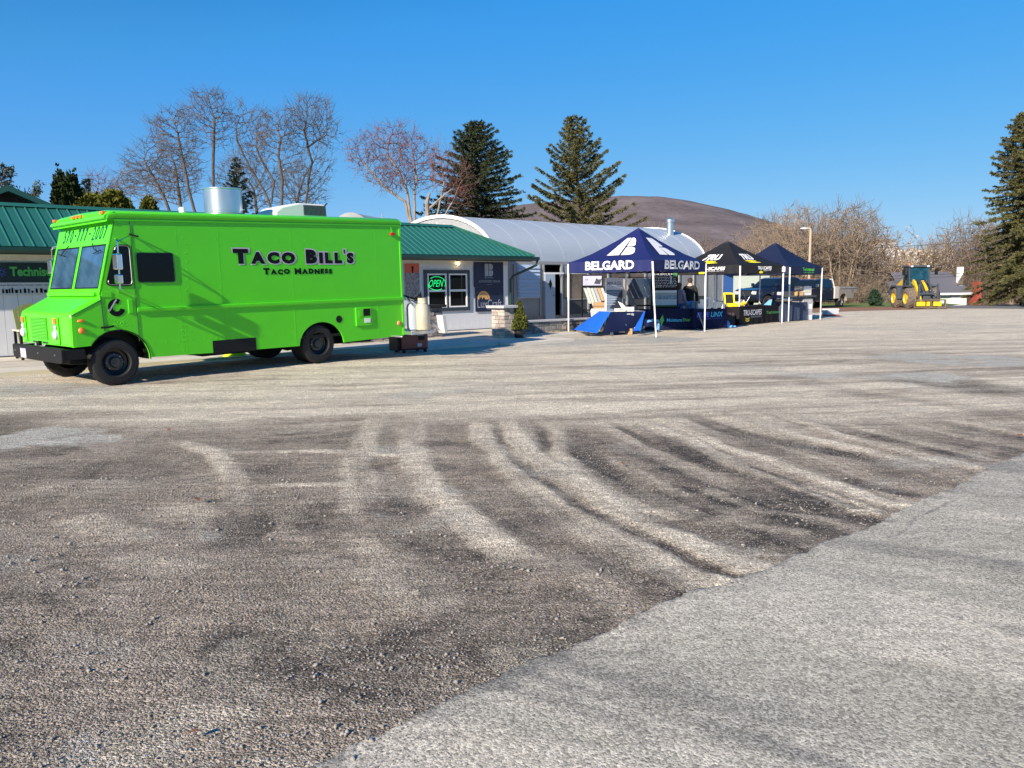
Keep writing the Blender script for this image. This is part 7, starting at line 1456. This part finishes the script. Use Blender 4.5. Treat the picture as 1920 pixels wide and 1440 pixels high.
bare_tree('budding_maple', 'multi stemmed bare maple flushed with red buds left of the dark spruce', gb_(YT, 772), [t8(YT, [(460, 640), (430, 520), (330, 450), (220, 330), (150, 260)]), t8(YT, [(470, 640), (440, 450), (390, 330), (330, 250), (340, 150)]), t8(YT, [(490, 640), (485, 450), (500, 400), (480, 250)])],
    en(YT, [(690, 290, 40, 36), (735, 275, 42, 42), (775, 290, 40, 36), (745, 325, 60, 36), (800, 320, 22, 40)]), 21, 2300, m_b='bark_light', m_t='twig_red', buds=('bud_red', 1, .022), rtip=.010)
bare_tree('budding_maple', 'reddish bare maple standing in front of the dark spruce left side', gb_(YT-2, 822), [t8(YT-2, [(610, 640), (640, 500), (660, 400), (640, 300)]), t8(YT-2, [(640, 640), (720, 500), (760, 400)])], en(YT-2, [(835, 330, 26, 50), (860, 350, 26, 45), (818, 300, 15, 30)]), 22, 1200, m_b='bark_light', m_t='twig_red', buds=('bud_red', 1, .022), rtip=.010)
p = t8(YT-3, [(565, 660), (560, 520), (575, 470)]); st = thing('dead_stub', 'pale broken tree stub with one side limb right of the red maple', 'tree', (p[0][0], YT-3, 0)); MB().tube(p, [.12, .12, .11, .05], 7).tube(t8(YT-3, [(575, 560), (640, 500), (700, 450)], False), [.07, .05, .025], 5).out('trunk', 'bark_light', st, smooth=True)

def spruce(name, label, base, H, Rb, seed, mat_='spruce', z0=1.2, nbr=150, droop=.25, up=.1, spray=.42, dens=7, w_=.10, prof=.85, lean=(0, 0), thin=1., group=None, rag=.25):
    rg = np.random.default_rng(seed); o = thing(name, label, 'tree', base, group=group); b = np.array(base, float)
    V, Fc = seg_mesh([b, b+np.array([lean[0]*.5, 0, H*.5])], [b+np.array([lean[0]*.5, 0, H*.5]), b+np.array([lean[0], lean[1], H])], [H*.016+.04, H*.010], [H*.010, .02], 7); obj('trunk', npmesh('trunk', V, Fc), 'bark', o, True, True)
    A0, A1, RR0, RR1 = [], [], [], []; L0, LD, LL = [], [], []
    for i in range(nbr):
        f = ((i+rg.random())/nbr)**.92; z = z0+(H-z0)*f; L = Rb*(1-f)**prof*(1-rag+2*rag*rg.random())+.15; az = i*2.399+rg.normal()*.25; rad_ = np.array([math.cos(az), math.sin(az), 0.])
        n = max(3, int(L/.28)); p = b+np.array([lean[0]*f, lean[1]*f, z]); el = up+(.55*f) ; pts = [p]
        for k in range(n):
            t = (k+1)/n; e_ = el-droop*math.sin(t*2.2)*(1-f*.6)+.28*t*t*(1 if up > .05 else .4); p = p+(rad_*math.cos(e_)+np.array([0, 0, math.sin(e_)]))*L/n; pts.append(p)
        pts = np.array(pts); A0.append(pts[:-1]); A1.append(pts[1:]); r_ = .035*(L/Rb)+.012; rr = np.linspace(r_, .006, n+1); RR0.append(rr[:-1]); RR1.append(rr[1:])
        m = max(4, int(L*dens*thin)); t = rg.random(m)**.75; idx = np.minimum((t*n).astype(int), n-1); fr = t*n-idx; q = pts[idx]*(1-fr[:, None])+pts[idx+1]*fr[:, None]
        lat = np.array([-rad_[1], rad_[0], 0.]); s_ = np.where(rg.random(m) < .5, -1., 1.)
        d = lat*s_[:, None]*(.75+.2*rg.random((m, 1)))+rad_*.55+np.array([0, 0, 1.])*(-droop*1.3*rg.random((m, 1))+rg.normal(size=(m, 1))*.12); tip = t > .93; d[tip] = rad_*1.+rg.normal(size=(tip.sum(), 3))*.2
        d /= np.linalg.norm(d, axis=1, keepdims=True); l = spray*(.5+.7*rg.random(m))*(1-.55*t)*(0.6+.5*(1-f))*min(1.2, .5+L/2.); L0.append(q); LD.append(d); LL.append(l)
    V, Fc = seg_mesh(np.vstack(A0), np.vstack(A1), np.concatenate(RR0), np.concatenate(RR1), 3); obj('branches', npmesh('branches', V, Fc), 'bark', o, True)
    q, d, l = np.vstack(L0), np.vstack(LD), np.concatenate(LL); m = len(q)
    # each spray: a side twig carrying paired needle blades
    out = []; nb = 5
    for k in range(nb):
        t = (k+.5)/nb; c = q+d*(l*t)[:, None]; rnd = rg.normal(size=(m, 3)); nrm = np.cross(d, rnd); nrm /= np.linalg.norm(nrm, axis=1, keepdims=True)
        e = d*.75+nrm*.75; ln = (w_*(.7+.6*rg.random(m))*(1.2-.6*t))[:, None]; wd = np.cross(e, rnd); wd /= np.linalg.norm(wd, axis=1, keepdims=True); wd = wd*ln*.26
        out.append(np.stack([c-wd, c+e*ln*.55-wd*.9, c+e*ln*1.2, c+wd], 1)); e2 = d*.75-nrm*.75; out.append(np.stack([c-wd, c+e2*ln*.55-wd*.9, c+e2*ln*1.2, c+wd], 1))
    V = np.concatenate(out).reshape(-1, 3); obj('crown', npmesh('crown', V, np.arange(len(V)).reshape(-1, 4)), mat_, o, True)
    return o
def sp_px(name, label, xb, ytop, xt, Y, rpx, seed, gz=0., **k):
    top = D(xt, ytop, Y); b = D(xb, 560, Y); return spruce(name, label, (b[0], Y, gz), top[2]-gz, rpx*Y/FPX, seed, lean=(top[0]-b[0], 0), **k)
sp_px('spruce_tree', 'tall dark dense spruce left of the pair behind the hoop house', 893, 229, 893, 46., 122, 31, mat_='spruce', nbr=270, droop=.34, up=-.02, dens=19, w_=.12, spray=.55, prof=.62, rag=.3)
sp_px('spruce_tree', 'open layered olive spruce right of the pair behind the hoop house', 1098, 221, 1075, 46., 128, 32, mat_='spruce_olive', nbr=150, droop=.14, up=.12, dens=22, w_=.12, spray=.5, prof=.72, rag=.25)
sp_px('spruce_tree', 'small dark spruce behind the exhaust fan among the bare trees', 452, 297, 442, 47., 58, 33, mat_='spruce', nbr=130, droop=.2, up=.05, dens=16, w_=.11, prof=.8)
sp_px('spruce_tree', 'very tall spruce filling the right edge of the view', 1924, 212, 1921, 52., 78, 34, mat_='spruce_olive', nbr=300, droop=.5, up=-.10, dens=20, w_=.13, spray=.55, prof=.55, z0=.9, rag=.38)
sp_px('spruce_tree', 'small young spruce on the grass left of the loader', 1640, 546, 1640, 56., 11, 35, mat_='small_spruce', nbr=60, droop=.1, up=.15, dens=30, w_=.12, spray=.22, z0=.1, prof=.8)
sp_px('spruce_tree', 'slim blue green conifer tip behind the shrubs far left', 163, 338, 162, 44., 20, 36, mat_='hollyish', nbr=80, droop=.1, dens=9, w_=.14)
# clipped conifers: shells of small leaf sprays
def leafy(name, label, base, blobs, seed, m, size=.07, n=2600, cat='shrub', group=None, stems=True, mcore=None, upr=.4, drop=0.):
    rg = np.random.default_rng(seed); o = thing(name, label, cat, base, group=group); Q = []; Nn = []
    for c, r in blobs:
        k = int(n*np.prod(np.array(r))**(2/3)/sum(np.prod(np.array(x[1]))**(2/3) for x in blobs)); p = rg.normal(size=(k, 3)); p /= np.linalg.norm(p, axis=1, keepdims=True)
        az = np.arctan2(p[:, 1], p[:, 0]); lump = 1+.10*np.sin(az*5+p[:, 2]*4+seed)+.08*np.sin(az*11+p[:, 2]*9)+.07*rg.normal(size=k); rr = lump*(1-.35*rg.random(k)**2.2); Q.append(np.array(c)+p*rr[:, None]*np.array(r)); Nn.append(p)
    Q, Nn = np.vstack(Q), np.vstack(Nn); k = len(Q); d = Nn+rg.normal(size=Nn.shape)*.45+np.array([0, 0, upr]); d /= np.linalg.norm(d, axis=1, keepdims=True); wv = np.cross(d, rg.normal(size=d.shape)); wv /= np.linalg.norm(wv, axis=1, keepdims=True)
    s_ = size*(.6+.8*rg.random((k, 1))); V = np.stack([Q-wv*s_*.3, Q+d*s_*.5-wv*s_*.42, Q+d*s_*1.15, Q+d*s_*.45+wv*s_*.42], 1).reshape(-1, 3); obj('foliage', npmesh('foliage', V, np.arange(len(V)).reshape(-1, 4)), m, o, True)
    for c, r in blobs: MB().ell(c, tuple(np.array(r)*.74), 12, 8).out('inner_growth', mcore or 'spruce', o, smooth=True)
    if stems: 
        b = np.array(base); c = np.array(blobs[0][0]); MB().tube([b, (b+c)/2, c], .05, 6).out('stem', 'bark', o)
    return o
YA = 33.
def col_(x, ytop, ybot, rx, Y=YA): t = D(x, ytop, Y)[2]; b = D(x, ybot, Y)[2]; c = D(x, (ytop+ybot)/2, Y); r = rx*Y/FPX; return ((c[0], Y, (t+b)/2), (r, r, (t-b)/2*1.02))
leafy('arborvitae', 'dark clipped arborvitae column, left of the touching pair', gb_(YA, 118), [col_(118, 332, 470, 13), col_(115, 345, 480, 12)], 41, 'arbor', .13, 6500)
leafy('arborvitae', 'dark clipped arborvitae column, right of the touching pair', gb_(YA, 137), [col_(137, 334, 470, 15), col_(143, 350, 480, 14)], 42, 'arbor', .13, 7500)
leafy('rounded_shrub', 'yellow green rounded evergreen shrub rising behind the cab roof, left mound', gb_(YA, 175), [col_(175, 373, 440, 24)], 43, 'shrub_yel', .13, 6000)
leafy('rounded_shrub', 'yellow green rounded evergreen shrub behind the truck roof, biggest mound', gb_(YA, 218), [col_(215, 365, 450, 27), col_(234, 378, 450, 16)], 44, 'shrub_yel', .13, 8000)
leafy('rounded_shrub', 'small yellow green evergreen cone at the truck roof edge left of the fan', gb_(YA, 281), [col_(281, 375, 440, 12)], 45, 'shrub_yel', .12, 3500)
# holly-like tree tips far left
def tips(name, label, x, y, rx, ry, Y, seed):
    leafy(name, label, (D(x, y, Y)[0], Y, 0), [((D(x, y, Y)[0], Y, D(x, y, Y)[2]), (rx*Y/FPX, rx*Y/FPX, ry*Y/FPX))], seed, 'hollyish', .28, 700, cat='tree', mcore='bark').children
for x, y, rx, ry, sd_, lb in ((2, 338, 22, 26, 46, 'leafy tree top above the dark gable at the left edge'), (64, 362, 14, 12, 47, 'small leafy tree top behind the right slope of the dark gable')):
    Y = 40.; c = D(x, y, Y); bare_tree('leafy_tree', lb, (c[0], Y, 0), [[(c[0], Y, 0), (c[0], Y, c[2]-.6), tuple(c)]], [(c, (rx*Y/FPX, rx*Y/FPX, ry*Y/FPX))], sd_, 90, step=.2, buds=('hollyish', 3, .07), twigs=3, tl=.3)
# potted evergreen foliage
b = np.array(pt.location); 
rg_ = np.random.default_rng(5); k = 2200; f_ = rg_.random(k)**1.3; az = rg_.random(k)*6.283; hh_ = .30+f_*.80; rr = (.235*(1-f_)**.85+.012)*(1+.16*np.sin(az*4+hh_*14))*(1-.3*rg_.random(k)**2)
Q = np.stack([b[0]+rr*np.cos(az), b[1]+rr*np.sin(az), b[2]+hh_], 1); d = np.stack([np.cos(az)*.7, np.sin(az)*.7, np.full(k, .8)], 1)+rg_.normal(size=(k, 3))*.3; d /= np.linalg.norm(d, axis=1, keepdims=True); wv = np.cross(d, rg_.normal(size=d.shape)); wv /= np.linalg.norm(wv, axis=1, keepdims=True); s_ = .055*(.6+.8*rg_.random((k, 1)))
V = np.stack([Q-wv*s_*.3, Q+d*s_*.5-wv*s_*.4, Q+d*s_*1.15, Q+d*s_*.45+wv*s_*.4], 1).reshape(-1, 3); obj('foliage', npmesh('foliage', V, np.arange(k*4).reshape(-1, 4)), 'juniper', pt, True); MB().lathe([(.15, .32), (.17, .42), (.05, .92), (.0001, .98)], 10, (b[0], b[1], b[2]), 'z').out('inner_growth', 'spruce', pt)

# ------------------------------------------------------------------ BRUSH beyond the lot: bare saplings, a few templates copied
def template(seed, H, spread, stems, nattr, m_t, buds=None):
    rg = np.random.default_rng(seed); tr = []
    for i in range(stems):
        a = rg.random()*6.28; r_ = spread*.5*rg.random(); tr.append([(r_*.2*math.cos(a), r_*.2*math.sin(a), 0), (r_*.6*math.cos(a), r_*.6*math.sin(a), H*.3), (r_*math.cos(a), r_*math.sin(a), H*.6)])
    return bare_tree('bare_sapling', 'tmp', (0, 0, 0), tr, [((0, 0, H*.6), (spread, spread, H*.42)), ((0, 0, H*.8), (spread*.6, spread*.6, H*.22)), ((0, 0, H*.3), (spread*.8, spread*.8, H*.25))], seed, nattr, step=.42, rtip=.016, m_b=m_t, m_t=m_t, twigs=4, tl=.8, thick=.06, buds=buds, expo=2.2, upb=.25, dens_=1.3)
TM = [template(61, 8., 2.4, 4, 650, 'twig_tan'), template(62, 8., 2.0, 3, 600, 'twig_brown'), template(63, 9., 2.8, 5, 800, 'twig_tan'), template(64, 7., 2.6, 5, 700, 'twig_brown'), template(65, 6., 2.2, 4, 500, 'twig_tan', ('leaf_tan', 2, .04))]
TH = [8., 8., 9., 7., 6.]
top_px = [(1180, 425), (1215, 408), (1260, 412), (1300, 425), (1340, 435), (1375, 432), (1400, 412), (1440, 402), (1480, 388), (1500, 380), (1540, 395), (1575, 388), (1604, 376), (1630, 420), (1650, 452), (1680, 448), (1700, 440), (1740, 425), (1765, 412), (1790, 420), (1815, 405), (1840, 412), (1880, 420), (1960, 420)]
rr_ = random.Random(77); used = [False]*5; cnt_ = 0
words = ['low dense', 'slender', 'wide', 'thick stemmed', 'pale', 'dark', 'spreading', 'upright']
spots = []
for i in range(64):
    x = 1190+i*12+rr_.uniform(-5, 5); Y = rr_.uniform(64, 76) if i % 2 else rr_.uniform(76, 92)
    if x > 1625: Y = rr_.uniform(99, 112)
    if x < 1400: Y = rr_.uniform(82, 100)
    spots.append((x, Y))
for x in (1585, 1604, 1500): spots.append((x, 70.))
for x, Y in spots:
    yt = np.interp(x, [p[0] for p in top_px], [p[1] for p in top_px])+(rr_.choice([4, 12, 30, 38, 46, 52]) if (x, Y) not in spots[-3:] else rr_.uniform(0, 4)); g_ = float(tz(np.array([D(x, 560, Y)[0]]), np.array([Y]))[0]); t = D(x, yt, Y); H = t[2]-g_
    k = rr_.choice([0, 0, 1, 2, 2, 3, 3, 1]) if not 1640 < x < 1720 else rr_.choice([4, 4, 0])
    if used[k]: o = copy_tree(TM[k])
    else: o = TM[k]; used[k] = True
    s_ = H/TH[k]; o.location = (t[0], Y, g_); o.rotation_euler = (0, 0, rr_.uniform(0, 6.28)); o.scale = (s_*rr_.uniform(.9, 1.25), s_*rr_.uniform(.9, 1.25), s_)
    o['category'] = 'tree'; o['group'] = 'bare saplings beyond the lot'
    o['_x'] = x; where = 'above the hoop house roof' if x < 1330 else 'behind the black tents' if x < 1460 else 'behind the farthest tent' if x < 1550 else 'left of the loader' if x < 1660 else 'behind the loader' if x < 1760 else 'behind the grey roofed house' if x < 1835 else 'beside the very tall spruce'
    o['label'] = ('tan' if k in (0, 2) else 'brown' if k in (1, 3) else 'tan leaved')+' bare multi stemmed sapling '+where; o['_w'] = where
ords = 'first second third fourth fifth sixth seventh eighth ninth tenth eleventh twelfth thirteenth fourteenth fifteenth sixteenth seventeenth eighteenth nineteenth twentieth'.split()
sap = sorted([o for o in bpy.data.objects if o.get('_w')], key=lambda o: o['_x']); seen = {}
for o in sap:
    wh = o['_w']; seen[wh] = seen.get(wh, 0)+1; o['label'] = o['label'].replace(' bare', ' bare', 1)+', '+ords[seen[wh]-1]+' from the left'
    del o['_w']; del o['_x']
for k in range(5):
    if not used[k]:
        for ch in list(TM[k].children): bpy.data.objects.remove(ch)
        bpy.data.objects.remove(TM[k])
# tangled undergrowth that nobody could count
def thicket(name, label, n, xr, Yr, hr, m, seed, dens=1.):
    rg = np.random.default_rng(seed); x = rg.uniform(*xr, n); Y = rg.uniform(*Yr, n); X = (x-960)/FPX*Y*1.0; g_ = tz(X, Y); h_ = rg.uniform(*hr, n)*(.6+.5*fbm(X, Y, 6, 3, seed))
    p0 = np.stack([X, Y, g_], 1); d = rg.normal(size=(n, 3))*.28+np.array([0, 0, 1.]); P0 = []; P1 = []; R0 = []
    p = p0; 
    for k in range(5):
        d = d+rg.normal(size=(n, 3))*.25; d /= np.linalg.norm(d, axis=1, keepdims=True); q = p+d*(h_/5)[:, None]; P0.append(p); P1.append(q); R0.append(np.full(n, .024-.0035*k))
        for s_ in range(2):
            e = d+rg.normal(size=(n, 3))*.6; e /= np.linalg.norm(e, axis=1, keepdims=True); P0.append(q); P1.append(q+e*(h_*(.12+.12*rg.random(n)))[:, None]); R0.append(np.full(n, .012))
        p = q
    R0 = np.concatenate(R0); V, Fc = seg_mesh(np.vstack(P0), np.vstack(P1), R0, R0*.6, 3); tag(obj(name, npmesh(name, V, Fc), m), label, 'brush', kind='stuff')
thicket('brush_thicket', 'tangle of bare tan stems beyond the lot behind tents and work truck', 2600, (1380, 1655), (64, 74), (2., 4.), 'twig_tan', 91)
thicket('brush_thicket', 'deeper tangle of brown stems on the slope behind the house', 5200, (1190, 1980), (99, 125), (4.5, 7.5), 'twig_brown', 92)
thicket('brush_thicket', 'far reddish tangle of bare stems under the hill', 3600, (1150, 2000), (135, 190), (6, 10), 'twig_red', 93)
# keep the house and cottage clear
# leaves on the gravel and tufts by the bed
def litter(name, label, cat, px, m, size, seed):
    r_ = random.Random(seed)
    for i, (x, y) in enumerate(px):
        q = G(x, y); a = r_.uniform(0, 6.28); s_ = size*r_.uniform(.8, 1.3); Tm = lambda u, v, z: (u*math.cos(a)-v*math.sin(a), u*math.sin(a)+v*math.cos(a), z)
        o = MB().add([Tm(-s_, 0, .01), Tm(-s_*.3, s_*.5, .025), Tm(s_*.6, s_*.35, .03), Tm(s_*1.1, 0, .012), Tm(s_*.5, -s_*.45, .02), Tm(-s_*.4, -s_*.5, .022)], [(0, 1, 5), (1, 2, 4, 5), (2, 3, 4)]).out(name, m); o.location = (q[0], q[1], .02); tag(o, label[i], cat)
litter('fallen_leaf', ['brown fallen leaf on the dark gravel below the green truck', 'small brown leaf on the dark gravel left of the middle', 'dry brown leaf on the near gravel at the bottom left', 'orange brown leaf on the gravel at the right edge', 'dark brown leaf on the dusty track near the middle'], 'leaf', [(318, 812), (370, 945), (365, 1392), (1912, 823), (1168, 877)], 'leaf_brown', .035, 3)
rgt = np.random.default_rng(9); n = 2600; s_ = rgt.uniform(11.9, 20.5, n); t_ = rgt.uniform(-3.3, -2.8, n); P = BF.o[None]+s_[:, None]*BF.ex+t_[:, None]*BF.ey; P[:, 2] = .03
d = rgt.normal(size=(n, 3))*.4+np.array([0, 0, 1.]); L = rgt.uniform(.03, .12, (n, 1)); w_ = np.cross(d, rgt.normal(size=d.shape)); w_ /= np.linalg.norm(w_, axis=1, keepdims=True)
V = np.stack([P-w_*.006, P+w_*.006, P+d*L], 1).reshape(-1, 3); K('dry_grass', (.30, .26, .07), .9, noise=.4, nscale=3); tag(obj('dry_grass', npmesh('dry_grass', V, np.arange(3*n).reshape(-1, 3)), 'dry_grass'), 'dry yellow grass tufts at the foot of the low stone wall', 'grass', kind='stuff')
